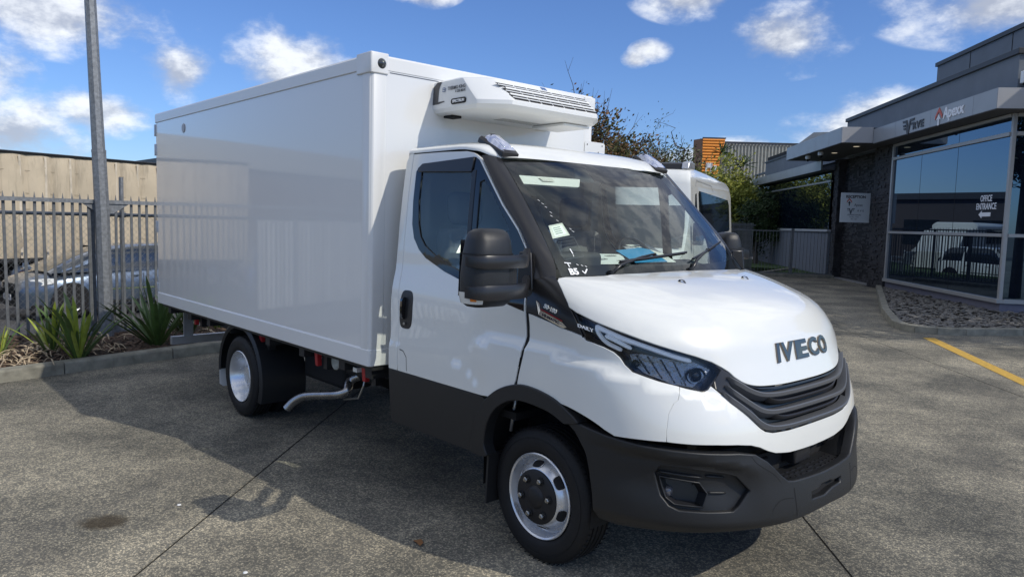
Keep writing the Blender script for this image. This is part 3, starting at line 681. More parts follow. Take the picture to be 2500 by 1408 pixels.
# roof side rail (closes between door top and roof)
def marker(s, name='roof_marker_light'):
    c0 = Vector((-.62, s*.705, 2.165)); mb = MB()
    ax = Vector((.86, -s*0.0, -.37)).normalized(); ay = Vector((0, 1, 0)); az_ = ax.cross(ay).normalized()
    if az_.z < 0: az_ = -az_
    def P(a, b, h): return c0+ax*a+ay*b+az_*h
    base = [[P(a, b*w, h) for b, h in ((-1, -.012), (-1, .012), (-.7, .026*k), (.7, .026*k), (1, .012), (1, -.012))] for a, w, k in ((-.15, .03, .6), (-.13, .052, 1.0), (.10, .062, 1.0), (.115, .060, .5))]
    o = mb.loft(base, True, True).build(name, 'plastic2', T, smooth='auto')
    lens = [[P(a, b*w, h) for b, h in ((-1, .018), (-.82, .018+.022*k), (-.4, .018+.032*k), (.4, .018+.032*k), (.82, .018+.022*k), (1, .018))] for a, w, k in ((-.10, .035, .9), (-.05, .046, 1.4), (.02, .050, 1.1), (.09, .054, .5), (.105, .055, .1))]
    MB().loft(lens, True, True).build('clear_cover', mat('marker_cover', (.55, .58, .72), .08, metal=.55, coat=1), o, smooth='auto')
    MB().loft([[P(a, b*.024, .052+.006*(a < -.03)) for b in (-1, 1)] for a in (-.09, -.06, -.03)], False, False).build('inner_lamp', 'plastic2', o)
    for b in (-.03, 0, .03): MB().tube([P(-.02, b*.8, .053), P(.03, b, .046), P(.085, b*1.1, .032)], .003, 5).build('cover_rib', 'chrome', o, smooth=True)
marker(-1); marker(1)
MB().loft([[(-1.02+a, -.42+b*w, 2.225+h*hh) for b, hh in ((-1, 0), (-.5, .7), (0, 1), (.5, .7), (1, 0))] for a, w, h in ((.0, .012, .0), (.01, .02, .055), (.05, .026, .06), (.11, .026, .028), (.15, .012, .0))], False, False).build('roof_aerial', 'plastic2', T, smooth=True)
# ---- bumper
def bcut(h): return [(u, v_of(z, BUMP)) for u, z in h]
BSC = (1.25, .075)
bo = bcut([(.015, .815), (.036, .815), (.137, .79), (.257, .775), (.378, .766), (.541, .755), (.668, .748), (.735, .735), (.775, .700), (.820, .625), (.846, .590), (.874, .582), (1.0, .575)])
blow = bcut([(1.0, .425), (.857, .415), (.754, .405), (.632, .395), (.518, .39), (.373, .385), (.264, .38), (.19, .375), (.125, .380), (.117, .42), (.112, .50), (.100, .60), (.075, .70), (.040, .78)])
fog_o = bcut([(.322, .652), (.343, .688), (.36, .697), (.454, .692), (.612, .664), (.652, .650), (.695, .581), (.645, .512), (.617, .488), (.518, .487), (.415, .490), (.378, .508), (.348, .552)])
slot = bcut([(.939, .517), (.970, .520), (.985, .535), (1.012, .535), (1.020, .528), (1.064, .527), (1.062, .490), (1.02, .486), (1.008, .480), (.992, .467), (.975, .470), (.936, .474)])
def bump2(u, v):
    p = bump_s(u, v); z = p[..., 2]; uu = 1-np.abs(1-np.asarray(u))
    e = 1e-3; da = bump_s(u+e, v)-bump_s(u-e, v); db = bump_s(u, v+e)-bump_s(u, v-e)
    n = np.cross(da, db); n /= np.linalg.norm(n, axis=-1)[..., None]+1e-12; s = np.sign(np.sum(n*(p-np.array(CC)), -1)); n *= s[..., None]
    # top band ridge runs along the corner, then dives to the centre bar
    zr = np.interp(uu, [0, .258, .378, .539, .661, .72, .765, .815, .86, .9], [.79, .764, .750, .732, .709, .685, .64, .57, .44, .40])
    d = zr-z
    k = sstep(.05, .3, uu)
    a = -.028*sstep(0, .05, d)*(1-sstep(.10, .30, d)*.8)*k*(1-sstep(.60, .76, uu))
    lowr = .020*sstep(.44, .40, z)*0
    # lower lip pushes back out
    b = -.030*(1-sstep(.375, .43, z))*(1-sstep(.7, .9, uu))
    return p+n*(a+b)[..., None]
bfull = bo+[(2-u, v) for u, v in reversed(bo[:-1])]+[(2-u, v) for u, v in reversed(blow)][:-1]+list(reversed(blow))[:0]
outl = bo[:-1]+[(1.0, bo[-1][1])]+[(2-u, v) for u, v in reversed(bo[:-1])]+[(2-u, v) for u, v in reversed(blow[1:])]+[(1.0, blow[0][1])]+blow[1:]
BU = patch('bumper', bump2, outl, 'plastic', T, step=.022, sc=BSC, rim=.05, holes=[fog_o, [(2-u, v) for u, v in reversed(fog_o)], slot], edge=.008)
# step tread on top of the centre bar, sunk into the bumper
tr_in = [(.80, .66), (.835, .60), (.86, .575), (.92, .568), (1.0, .566)]
MBs = MB(); rg = []
for k in range(25):
    u = .845+(2-2*.845)*k/24; p = sh1(u, v_of(.578, BUMP), -.004, bump2); back = Vector((-.165 if abs(1-u) < .12 else -.165+.25*(abs(1-u)-.12), 0, 0))
    rg.append([tuple(p), tuple(p+Vector((-.018, 0, .003))), tuple(p+Vector((-.022, 0, -.008))), tuple(p+back+Vector((0, 0, -.004)))])
STP = MBs.loft(rg, False, False).build('step', 'plastic', BU, smooth='auto')
for row in range(4):
    for k in range(11):
        u = .885+(2-2*.885)*k/10+(.006 if row % 2 else 0); p = sh1(u, v_of(.578, BUMP), 0, bump2)+Vector((-.040-.027*row, 0, -.006))
        p2 = sh1(u+.017, v_of(.578, BUMP), 0, bump2)+Vector((-.040-.027*row, 0, -.006)); d_ = (p2-p)
        MB().box(((p+p2)/2), (.006, d_.length*.9, .006), rz=math.atan2(d_.y, d_.x)-PI/2).build('tread_bar', 'plastic2', STP)
# sloped inner cheeks of the bumper recess, back wall with lower grille bars
for s in (-1, 1):
    ck = [(.725, .742), (.775, .700), (.820, .625), (.850, .585)]
    rg = []
    for u, z in ck:
        p = sh1(u, v_of(z, BUMP), -.006, bump2); rg.append([(p.x, p.y*-s, p.z), (p.x-.05, p.y*-s*.985, p.z-.006), (p.x-.17, p.y*-s*.93, p.z-.03)])
    MB().loft(rg, False, False).build('bumper_cheek', 'plastic', BU, smooth=True)
rg = []
for k in range(21):
    u = .55+.9*k/20; p = sh1(u, 3.3, -.10); rg.append([(p.x, p.y, .74), (p.x-.01, p.y, .56)])
IN = MB().loft(rg, False, False).build('intake_back', 'dark', T, smooth=True)
for z in (.700, .672, .644):
    rg = []
    for k in range(9):
        u = .80+.09*k/8; p = sh1(u, 3.0, -.075); rg.append([(p.x, p.y, z+.005), (p.x+.016, p.y, z), (p.x, p.y, z-.007)])
    MB().loft(rg, True, True).build('intake_bar', 'plastic2', IN)
MB().bb(.86, .955, -.10, .06, .60, .72).build('radar_cover', 'plastic2', T, bevel=.012)
MB().bb(.86, .93, .30, .38, .64, .70).build('radar_bracket', 'plastic2', T, bevel=.006)
# slot behind
MB().bb(1.02, 1.045, -.13, .15, .455, .55).build('towing_slot', 'dark', BU)
MB().cyl((1.045, .10, .515), (1.052, .10, .515), .009, 10).build('slot_bolt', 'steel', BU)
# seams of the centre section
for s in (-1, 1):
    for uu in (.866,):
        for a, b in ((.56, .425),):
            P = [sh1(uu if s < 0 else 2-uu, v_of(z, BUMP), .0012, bump2) for z in np.linspace(a, b, 9)]
            rg = [[(p.x, p.y-.002, p.z), (p.x+.0005, p.y+.002, p.z)] for p in P]; MB().loft(rg, False, False).build('bumper_seam', 'dark', BU)
    for pts in ([(.755, .424), (.765, .483), (.805, .520), (.858, .515)], [(.716, .735), (.735, .70), (.79, .645), (.812, .60)]):
        pp = crv(pts, 3); P = [sh1(u if s < 0 else 2-u, v_of(z, BUMP), .001, bump2) for u, z in pp]
        rg = [[(p.x, p.y, p.z-.0015), (p.x, p.y, p.z+.0015)] for p in P]; MB().loft(rg, False, False).build('bumper_seam', 'dark', BU)
# fog lamp insert
def foginsert():
    def F(u, v): 
        p = bump2(u, v); return p
    o = patch('fog_lamp_surround', bump2, fog_o, 'plastic', BU, step=.022, sc=BSC, rim=0, off=-.030, holes=[bcut([(.345, .630), (.505, .612), (.533, .571), (.508, .512), (.402, .518), (.370, .546)])])
    # frame lip
    lo = fog_o; inn = [(u+(.49-u)*.05, v+(4.8-v)*.0) for u, v in fog_o]
    # scoop
    sc_ = bcut([(.345, .630), (.505, .612), (.533, .571), (.508, .512), (.402, .518), (.370, .546)]); rg = []
    for dpt, k in ((-.022, 1.0), (-.035, .98), (-.085, .80)):
        cu_ = sum(u for u, v in sc_)/len(sc_); cv_ = sum(v for u, v in sc_)/len(sc_)
        rg.append([tuple(sh1(cu_+(u-cu_)*k, cv_+(v-cv_)*k, dpt, bump2)) for u, v in sc_])
    MB().loft(rg, True, False).add(rg[-1], [tuple(range(len(sc_)))]).build('scoop', 'plastic2', o, smooth='auto')
    rim_ = [sh1(u, v, -.020, bump2) for u, v in dens_poly(sc_, .05)]
    MB().tube(rim_+[rim_[0]], .0045, 6, False).build('scoop_edge', 'plastic', o, smooth=True)
    c = sh1(.385, v_of(.565, BUMP), -.070, bump2)
    MB().lathe([(0, .016), (.014, .014), (.024, .006), (.026, -.01)], 'x', c=tuple(c), n=16).build('fog_lamp', mat('fog_lens', (.10, .10, .11), .12, coat=1), o, smooth=True)
    for z0, z1 in ((.640, .632), (.575, .572)):
        P = [sh1(u, v_of(z0+(z1-z0)*(u-.53)/.1, BUMP), -.024, bump2) for u in np.linspace(.535 if z0 > .6 else .535, .610, 7)]
        MB().tube(P, [.004, .006, .006, .006, .006, .005, .003], 6).build('fog_fin', 'plastic', o, smooth=True)
    P = [sh1(u, v_of(.650-.02*(u-.34)/.2, BUMP), -.022, bump2) for u in np.linspace(.335, .52, 9)]
    MB().tube(P, [.002]+[.006]*7+[.004], 6).build('fog_fin', 'plastic', o, smooth=True)
    return o
FG = foginsert()
FG2 = mirror_obj(FG)
# ---- mirrors
def mirror(s, fold=False):
    """s=-1: right side of the truck; head hangs outside the door on two arms"""
    root = MB()
    rings = []
    # head: rounded block, long in y, z 1.35..1.715, front face bulged towards +x
    def ring(z, cx, cy, hx_, hy_, n=24, e=.62):
        out = []
        for k in range(n):
            t = 2*PI*k/n; c, q = math.cos(t), math.sin(t)
            out.append((cx+hx_*math.copysign(abs(c)**e, c), cy+hy_*math.copysign(abs(q)**e, q), z))
        return out
    cy = -1.294
    prof = [(1.352, .030, .07), (1.356, .055, .095), (1.375, .075, .118), (1.42, .085, .123), (1.50, .088, .123), (1.60, .085, .114), (1.66, .078, .105), (1.695, .062, .096), (1.711, .040, .075), (1.716, .015, .045)]
    def tf(p):
        x, y, z = p
        if fold:
            x0, y0 = -.05, -1.06; a = R(-62); dx, dy = x-x0, y-y0; x = x0+dx*math.cos(a)-dy*math.sin(a); y = y0+dx*math.sin(a)+dy*math.cos(a)
            return (x-.065, -y, z)
        return (x, y if s < 0 else -y, z)
    rings = [[tf(p) for p in ring(z, .0-.0*z, cy-.02*(1.6-z), hx_, hy_)] for z, hx_, hy_ in prof]
    o = MB().loft(rings, True, True).build('side_mirror', 'plastic', T, smooth=True)
    # arms: two curved bars wrapping the housing
    for z0, h in ((1.565, .030), (1.425, .034)):
        sect = []
        path = [(.040, cy-.140), (.076, cy-.122), (.094, cy-.08), (.100, cy-.02), (.102, cy+.06), (.092, cy+.14), (.050, cy+.21), (-.02, cy+.27), (-.075, -.955)]
        rg = []
        for i, (x, y) in enumerate(path):
            k = (.75, .9)[i] if i < 2 else 1.0
            rg.append([tf((x+a, y+b, z0+c_*h*k+.012*max(0, i-6))) for a, b, c_ in ((.006, 0, -1), (.010, 0, -.4), (.010, 0, .5), (.004, 0, 1), (-.030, 0, 1), (-.030, 0, -1))])
        MB().loft(rg, True, True).build('mirror_arm', 'plastic2', o, smooth='auto', ang=50)
    # seam lines on the housing, glass at the back, foot on the door
    rg = [[tf(p) for p in ring(z, 0, cy-.02*(1.6-z), a+.0015, b+.0015)] for z, a, b in ((1.597, .085, .1204), (1.601, .085, .1198))]
    MB().loft(rg, True, False).build('housing_seam', 'dark', o)
    MB().add([tf(p) for p in ((-.089, cy-.10, 1.40), (-.089, cy+.10, 1.40), (-.089, cy+.09, 1.66), (-.089, cy-.09, 1.66))], [(0, 1, 2, 3)]).build('mirror_glass', 'chrome', o)
    MB().loft([[tf(p) for p in ((-.16, -.93, 1.36), (-.05, -.93, 1.36), (-.05, -.95, 1.36), (-.16, -.96, 1.36))], [tf(p) for p in ((-.17, -.92, 1.60), (-.09, -.92, 1.60), (-.08, -.94, 1.60), (-.16, -.95, 1.60))]], True, True).build('mirror_foot', 'plastic2', o, bevel=.008)
    # ribbed inset between the arms
    MB().loft([[tf(p) for p in ((.080, cy+.055, z), (.090, cy+.085, z), (.070, cy+.125, z), (.05, cy+.125, z))] for z in (1.46, 1.53)], True, True).build('mirror_hinge', 'plastic', o)
    # indicator lamp at the outer bottom corner
    rg = []
    for z, a, b in ((1.372, .074, .117), (1.385, .080, .120), (1.405, .084, .1235), (1.425, .087, .126)):
        rr = ring(z, 0, cy-.02*(1.6-z), a+.003, b+.003, 48); rg.append([tf(rr[k % 48]) for k in range(30, 45)])
    lo = MB().loft(rg, False, False).build('indicator_lens', 'clear', o, smooth=True)
    rg = []
    for z, a, b in ((1.385, .080, .120), (1.405, .084, .1235), (1.418, .086, .1255)):
        rr = ring(z, 0, cy-.02*(1.6-z), a+.005, b+.0065, 96); rg.append([tf(rr[k]) for k in range(76, 83)])
    MB().loft(rg, False, False).build('indicator_bulb', 'orange', lo, smooth=True)
    return o
mirror(-1); mirror(1, True)

# ---- interior
def cush(name, x0, x1, y0, y1, z0, z1, mt, parent, bev=.05, lean=0):
    mb = MB().bb(x0, x1, y0, y1, z0, z1)
    if lean: mb.v = [(x-(z-z0)*lean, y, z) for x, y, z in mb.v]
    return mb.build(name, mt, parent, bevel=bev, seg=4)
for y0, y1 in ((-.78, -.30), (-.22, .22), (.24, .72)):
    st_ = cush('seat', -1.10, -.62, y0, y1, .95, 1.10, 'fabric', T)
    cush('seat_back', -1.10, -.96, y0+.01, y1-.01, 1.08, 1.70, 'fabric', st_, .06, .10)
    cush('headrest', -1.165, -1.06, (y0+y1)/2-.125, (y0+y1)/2+.125, 1.72, 1.93, 'fabric', st_, .05, .08)
    if y0 == -.22: text_obj('seat_lettering', 'DAILY', .05, .001, 'greytext', st_, planar((-1.045, 0, 1.84), (0, 1, 0), (-.1, 0, 1)), bold=.001)
    # crumpled plastic wrap over the seat
    if y0 < .2:
        rr = random.Random(int(y0*100)); gr = []
        for i in range(9):
            gr.append([(-.955-.10*(1.10+.6*i/8-1.08)+.03+rr.uniform(-.018, .018), y0+(y1-y0)*j/8, 1.10+.6*i/8) for j in range(9)])
        MB().loft(gr, False, False).build('plastic_wrap', 'film', st_)
zt = lambda x: 1.455-.225*x
dashring = []
for x, z in ((.10, 1.44), (.02, zt(.02)-.005), (-.20, zt(-.2)-.012), (-.36, zt(-.36)-.012), (-.44, zt(-.40)-.03), (-.47, 1.42), (-.40, 1.20), (-.30, 1.0)):
    wd = .84; dashring.append([(x+.08*(1-(y/wd)**2)*(x > .0), y, z) for y in np.linspace(-wd, wd, 21)])
DS = MB().loft(dashring, False, False).build('dashboard', 'dash', T, smooth='auto')
cush('instrument_hood', -.44, -.22, -.62, -.22, 1.48, 1.585, 'dash', DS, .03)
SW = MB().lathe([(.185+.014*math.cos(t), .014*math.sin(t)) for t in [2*PI*k/8 for k in range(8)]], 'x', c=(0, 0, 0), n=28, closed=True)
tl = Matrix.Rotation(R(-32), 3, 'Y')
SW.v = [tuple(tl @ Vector(v)+Vector((-.50, .47, 1.50))) for v in SW.v]
sw = SW.build('steering_wheel', 'plastic2', T, smooth=True)
hub_ = MB().box((0, 0, 0), (.03, .14, .10)); hub_.v = [tuple(tl @ Vector(v)+Vector((-.51, .47, 1.50))) for v in hub_.v]; hub_.build('wheel_hub', 'plastic2', sw, bevel=.01)
MB().bb(-1.30, -.55, -.74, .74, 2.095, 2.115).build('headliner', 'headliner', T)
MB().bb(-1.24, -.2, -.9, .9, .70, .74).build('cab_floor', 'dark', T)
for y0, y1 in ((-.68, -.16),): 
    v0 = [ws1(s, r, -.035) for s, r in ((-.93, .885), (-.30, .868), (-.38, .785), (-.40, .780), (-.93, .800))]
    MB().add([tuple(p) for p in v0]+[tuple(p+Vector((-.015, 0, -.008))) for p in v0], [(0, 1, 2, 3, 4), (9, 8, 7, 6, 5)]+[(k, (k+1) % 5, 5+(k+1) % 5, 5+k) for k in range(5)]).build('sun_visor', 'mint', T)
    ws_quad('visor_label', [(-.72, .865), (-.60, .86), (-.59, .825), (-.70, .828)], 'clear', T, -.033)
cush('overhead_console', -.75, -.50, -.18, .20, 2.02, 2.10, 'headliner', T, .02)
# inner door skins so that the cab is closed
for s in (-1, 1):
    pts = [(x, s*(float(Wf(z))-.05), z) for x, z in ((-1.26, .80), (-1.2, 1.40), (-.80, 1.40), (-.55, 1.36), (-.1, 1.28), (-.1, .93), (-.40, .85), (-.40, .80))]
    MB().add(pts, [tuple(range(8))]).build('inner_door_skin', 'headliner', T)
    MB().bb(-1.29, -1.20, s*.80-.04, s*.80+.04, 1.35, 2.12).build('rear_pillar', 'headliner', T)
    MB().tube([(-.58, s*.83, 2.08), (-.25, s*.86, 1.74), (.0, s*.89, 1.45)], .018, 6).build('inner_pillar', 'headliner', T)
# loose papers on the dashboard: things of their own
def sheet(name, pts, mt, label, cat, lift=.004):
    c = [sum(p[i] for p in pts)/len(pts) for i in range(3)]
    mb = MB().add([(p[0], p[1], p[2]+lift) for p in pts]+[(p[0], p[1], p[2]+lift-.002) for p in pts], [(0, 1, 2, 3), (7, 6, 5, 4), (0, 4, 5, 1), (1, 5, 6, 2), (2, 6, 7, 3), (3, 7, 4, 0)])
    o = mb.build(name, mt, None, origin=(c[0], c[1], c[2]+lift)); tag(o, label, cat); return o
pa = sheet('paper_sheet', [[-.489, -.143, 1.565], [-.452, .231, 1.557], [-.25, .042, 1.511], [-.261, -.303, 1.514]], 'paper', 'pale printed delivery sheet with numbers, lying left on the dashboard behind the windscreen', 'paper', .002)
pb = sheet('paper_sheet', [[-.675, .539, 1.607], [-.693, .817, 1.611], [-.253, .548, 1.512], [-.252, .456, 1.512]], 'paper', 'white sheet sticking out from under the blue folder on the dashboard', 'paper', .004)
pf = sheet('folder', [[-.514, .241, 1.571], [-.597, .669, 1.589], [-.247, .445, 1.511], [-.245, .113, 1.510]], 'blue', 'bright blue folder lying on papers on the dashboard behind the wiper', 'folder', .010)
ux = Vector((-.013, .181, .003)); uy = Vector((-.075, -.04, .018))
text_obj('printed_number', '12395216', .038, .0002, 'ink', pa, planar((-.342, -.115, 1.5375), ux, uy, (.22, 0, 1)), bold=.0008)
text_obj('printed_number', '763786', .034, .0002, 'ink', pa, planar((-.412, .075, 1.5525), ux, uy, (.22, 0, 1)), bold=.0006)
text_obj('printed_number', '10', .045, .0002, 'ink', pa, planar((-.300, .035, 1.5275), ux, uy, (.22, 0, 1)), bold=.001)
text_obj('printed_number', '50046135', .036, .0002, 'ink', pb, planar((-.632, .645, 1.6035), Vector((-.012, .145, .002)), uy, (.22, 0, 1)), bold=.0006)
MB().lathe([(0, .0006), (.018, .0006)], 'z', c=(-.437, -.014, 1.5570), n=16).build('printed_oval', 'blue', pa)

# ---- cargo box
X0, X1, HY, Z0, Z1 = -5.70, -1.459, 1.0346, .7937, 2.763
def rplan(x0, x1, hy, r, n=5):
    out = []
    for cx, cy_, a0 in ((x1-r, -hy+r, -90), (x1-r, hy-r, 0), (x0+.01, hy-.01, 90), (x0+.01, -hy+.01, 180)):
        rr = r if cx == x1-r else .01
        for k in range(n+1):
            t = R(a0+90*k/n); out.append((cx+rr*math.cos(t), cy_+rr*math.sin(t)))
    return out
BXB = MB().loft([[(x, y, z) for x, y in rplan(X0, X1, HY-.004, .022)] for z in (Z0+.01, Z1-.01)], True, True).build('cargo_box', 'gel', T, smooth='auto', ang=30)
def band(name, z0, z1, pr, mt, parent, x0=X0-.002, x1=X1, ch_up=0, ch_dn=0):
    R_ = [[(x, y, z) for x, y in rplan(x0, x1+q, HY+q, .024)] for z, q in ((z0, -.004), (z0+(ch_dn or .001), pr), (z1-(ch_up or .001), pr), (z1, -.004))]
    return MB().loft(R_, True, True).build(name, mt, parent, smooth='auto', ang=25)
band('top_rail', 2.672, 2.766, .004, 'trimwhite', BXB, ch_dn=.006, ch_up=.012)
band('bottom_rail', Z0, .912, .004, 'trimwhite', BXB, ch_up=.012, ch_dn=.006)
for s in (-1, 1):
    pl = [(X1-.165, s*(HY+.010)), (X1+.004, s*(HY+.010)), (X1+.012, s*(HY+.002)), (X1+.012, s*.915), (X1-.01, s*.915), (X1-.01, s*(HY-.02)), (X1-.165, s*(HY-.02))]
    cc = MB().prism(pl if s < 0 else pl[::-1], 2.650, 2.778 if s < 0 else 2.755, 'xy').build('corner_cap', 'trimwhite', BXB, bevel=.008)
    if s < 0: MB().lathe([(0, .018), (.018, .015), (.024, .008), (.030, .004), (.032, 0)], 'x', c=(X1+.012, s*.965, 2.712), n=24).build('corner_lamp', mat('smoked_lens', (.03, .035, .04), .05, coat=1), cc, smooth=True)
    pl = [(X1-.105, s*(HY+.001)), (X1-.02, s*(HY+.001)), (X1+.0015, s*(HY-.020)), (X1+.0015, s*.925), (X1-.01, s*.925), (X1-.03, s*(HY-.03)), (X1-.105, s*(HY-.02))]
    MB().prism(pl if s < 0 else pl[::-1], .80, 2.66, 'xy').build('corner_post', 'trimwhite', BXB, bevel=.006)
MB().lathe([(0, .0), (.040, .0), (.044, .003)], 'y', c=(-4.856, -HY-.0015, 2.56), n=28).build('side_marker_disc', mat('grey_disc', (.42, .44, .47), .5), BXB)
# front frame seam inside the top rail
MB().bb(X1+.0005, X1+.003, -.90, .90, 2.664, 2.668).build('front_seam', 'greytext', BXB)
for z in (2.60, 2.40, 1.6, .95):
    for s in (-1, 1): MB().bb(-5.735, -5.700, s*1.030-.008, s*1.030+.008, z-.06, z+.06).build('door_hinge', 'alu', BXB, bevel=.004)
for s in (-1, 1):
    MB().bb(-5.735, -5.702, s*.02 if s > 0 else -1.0, s*1.0 if s > 0 else -.02, .86, 2.70).build('rear_door', 'trimwhite', BXB)
    MB().cyl((-5.76, s*.35, .86), (-5.76, s*.35, 2.70), .014, 8).build('lock_rod', 'alu', BXB)
MB().add([(X1+.002, .935, 2.20), (X1+.002, 1.18, 2.20), (X1+.002, 1.18, 2.395), (X1+.002, 1.165, 2.41), (X1+.002, .95, 2.41), (X1+.002, .935, 2.395)], [tuple(range(6))]).add([(X1+.006, .935, 2.20), (X1+.006, 1.18, 2.20), (X1+.006, 1.18, 2.395), (X1+.006, 1.165, 2.41), (X1+.006, .95, 2.41), (X1+.006, .935, 2.395)], [tuple(range(6))]).build('bracket_plate', 'trimwhite', BXB)
for y, z in ((.965, 2.385), (1.145, 2.385), (1.10, 2.33), (1.055, 2.28), (1.145, 2.26)): MB().lathe([(0, 0), (.006, 0)], 'x', c=(X1+.008, y, z), n=8).build('bracket_hole', 'dark', BXB)

# ---- refrigeration unit
UX = X1
lev = [(2.440, .50, .135, -.93, .94), (2.452, .545, .150, -.885, 1.0), (2.475, .560, .155, -.855, 1.0), (2.500, .562, .158, -.853, 1.0), (2.56, .560, .155, -.918, 1.0), (2.622, .556, .150, -.985, 1.0), (2.650, .548, .145, -1.020, 1.0), (2.662, .53, .14, -1.07, 1.0), (2.668, .50, .13, -1.12, 1.0)]
rg = []
for z, hy, ch, xf_, k in lev:
    xs = xf_-ch*.95; r = [(UX, -hy), (xs, -hy), (xs+.02, -hy+.012), (xf_-.015, -hy+ch-.012), (xf_, -hy+ch+.01), (xf_, 0), (xf_, hy-ch-.01), (xf_-.015, hy-ch+.012), (xs+.02, hy-.012), (xs, hy), (UX, hy)]
    rg.append([(x, y, z) for x, y in r])
def lerp_lev(z):
    zs_ = [l[0] for l in lev]; return [float(np.interp(z, zs_, [l[i] for l in lev])) for i in (1, 2, 3)]
M['unit'] = mat('unit_white_plastic', (.78, .79, .78), .42, coat=.25, coatr=.2)
UN = MB().loft(rg, True, True).build('cooling_unit', 'unit', T, smooth='auto', ang=24)
# louvre: dark inset panels and white bars on the sloping front
def ufr(y, z, off=0):
    xf_ = lerp_lev(z)[2]; n = Vector((.70, 0, .66)).normalized() if z > 2.5 else Vector((1, 0, 0)); return Vector((xf_, y, z))+n*off
def uquad(y0, y1, z0, z1, off): return [ufr(y0, z0, off), ufr(y1, z0, off), ufr(y1, z1, off), ufr(y0, z1, off)]
rows = [(2.508, 2.540, -.345, .40), (2.550, 2.582, -.365, .40), (2.592, 2.616, -.395, .40)]
for (za, zb, ya, yb) in rows:
    n = 7; w = (yb-ya)/n
    for k in range(n):
        p = uquad(ya+w*k+.006, ya+w*(k+1)-.004, za, zb, .003)
        if k == 0: p[0] = ufr(ya-.02, za, .003); p[3] = ufr(ya-.045, zb, .003)
        lv_ = MB().add([tuple(q) for q in p], [(0, 1, 2, 3)]).build('louvre_opening', 'dark', UN)
    zm = (za+zb)/2
    MB().loft([[tuple(ufr(y, zm+.0035, .001)), tuple(ufr(y, zm, .007)), tuple(ufr(y, zm-.0045, .001))] for y in (ya-.03, yb)], False, False).build('louvre_bar', 'unit', UN)
for za in (2.543, 2.585):
    MB().loft([[tuple(ufr(y, za+.006, .001)), tuple(ufr(y, za+.002, .010)), tuple(ufr(y, za-.005, .006)), tuple(ufr(y, za-.006, .001))] for y in (-.38, .40)], False, False).build('louvre_bar', 'unit', UN)
# charcoal rear panel of the side and vents, prints
MB().add([(UX+.001, -.5635, 2.505), (-1.395, -.5635, 2.505), (-1.33, -.5635, 2.515), (-1.33, -.5635, 2.521), (-1.40, -.5635, 2.520), (-1.395, -.561, 2.60), (-1.375, -.553, 2.650), (-1.42, -.553, 2.650), (UX+.001, -.558, 2.62)], [tuple(range(9))]).build('side_vent', mat('charcoal_panel', (.07, .07, .075), .5), UN)
MB().bb(-1.42, -1.33, -.50, -.42, 2.425, 2.442).build('drain_opening', 'dark', UN)
SX = lambda x, z, ang=0: planar((x, -.5640, z), (1, 0, 0), (0, 0, 1), (0, -1, 0))
text_obj('unit_print', 'THERMO KING', .030, .0006, 'greytext', UN, SX(-1.205, 2.595), bold=.0006, xs=.92)
text_obj('unit_print', 'V-200 MAX', .024, .0006, 'greytext', UN, SX(-1.165, 2.570), bold=.0002, xs=.92)
mb = MB(); 
def pill(cx, cz, w, h, y, name, mt):
    r = h/2; pts = []
    for k in range(9): t = -PI/2+PI*k/8; pts.append((cx+w/2-r+r*math.cos(t), cz+r*math.sin(t)))
    for k in range(9): t = PI/2+PI*k/8; pts.append((cx-w/2+r+r*math.cos(t), cz+r*math.sin(t)))
    return MB().prism(pts, y, y+.004, 'xz').build(name, mt, UN)
pill(-1.18, 2.508, .155, .036, -.567, 'unit_badge', 'dark')
text_obj('unit_print', 'SPECTRUM', .024, .0006, 'pen', UN, planar((-1.18, -.5675, 2.508), (1, 0, 0), (0, 0, 1), (0, -1, 0)), bold=.0010, xs=1.05)
MB().bb(-1.352, -1.325, -.5645, -.562, 2.580, 2.606).build('unit_emblem', mat('emblem_blue', (.10, .16, .30), .5), UN)
for dz in (.0, .011): MB().bb(-1.350, -1.327, -.5652, -.563, 2.585+dz, 2.589+dz).build('unit_emblem', 'pen', UN)
me_ = MB()
for dy in (-.018, 0, .018): me_.add([tuple(ufr(.02+dy-.005, 2.629, .002)), tuple(ufr(.02+dy+.005, 2.629, .002)), tuple(ufr(.02+dy+.005, 2.646, .002)), tuple(ufr(.02+dy-.005, 2.646, .002))], [(0, 1, 2, 3)])
me_.add([tuple(ufr(-.003, 2.642, .0025)), tuple(ufr(.043, 2.642, .0025)), tuple(ufr(.043, 2.650, .0025)), tuple(ufr(-.003, 2.650, .0025))], [(0, 1, 2, 3)]).build('unit_emblem', mat('emblem_blue_bright', (.03, .13, .38), .4), UN)
MB().bb(-1.30, -.98, .20, .46, 2.418, 2.436).build('bottom_cover', 'unit', UN, bevel=.004)
gm = MB()
for i in range(12):
    for j in range(5): gm.bb(-1.28+.022*j, -1.268+.022*j, -.18+.03*i, -.162+.03*i, 2.4365, 2.4395)
gm.build('underside_perforation', mat('perforation_grey', (.45, .46, .46), .7), UN)
MB().bb(-1.25, -1.15, -.30, .10, 2.655, 2.676).build('top_cover', 'unit', UN, bevel=.006)

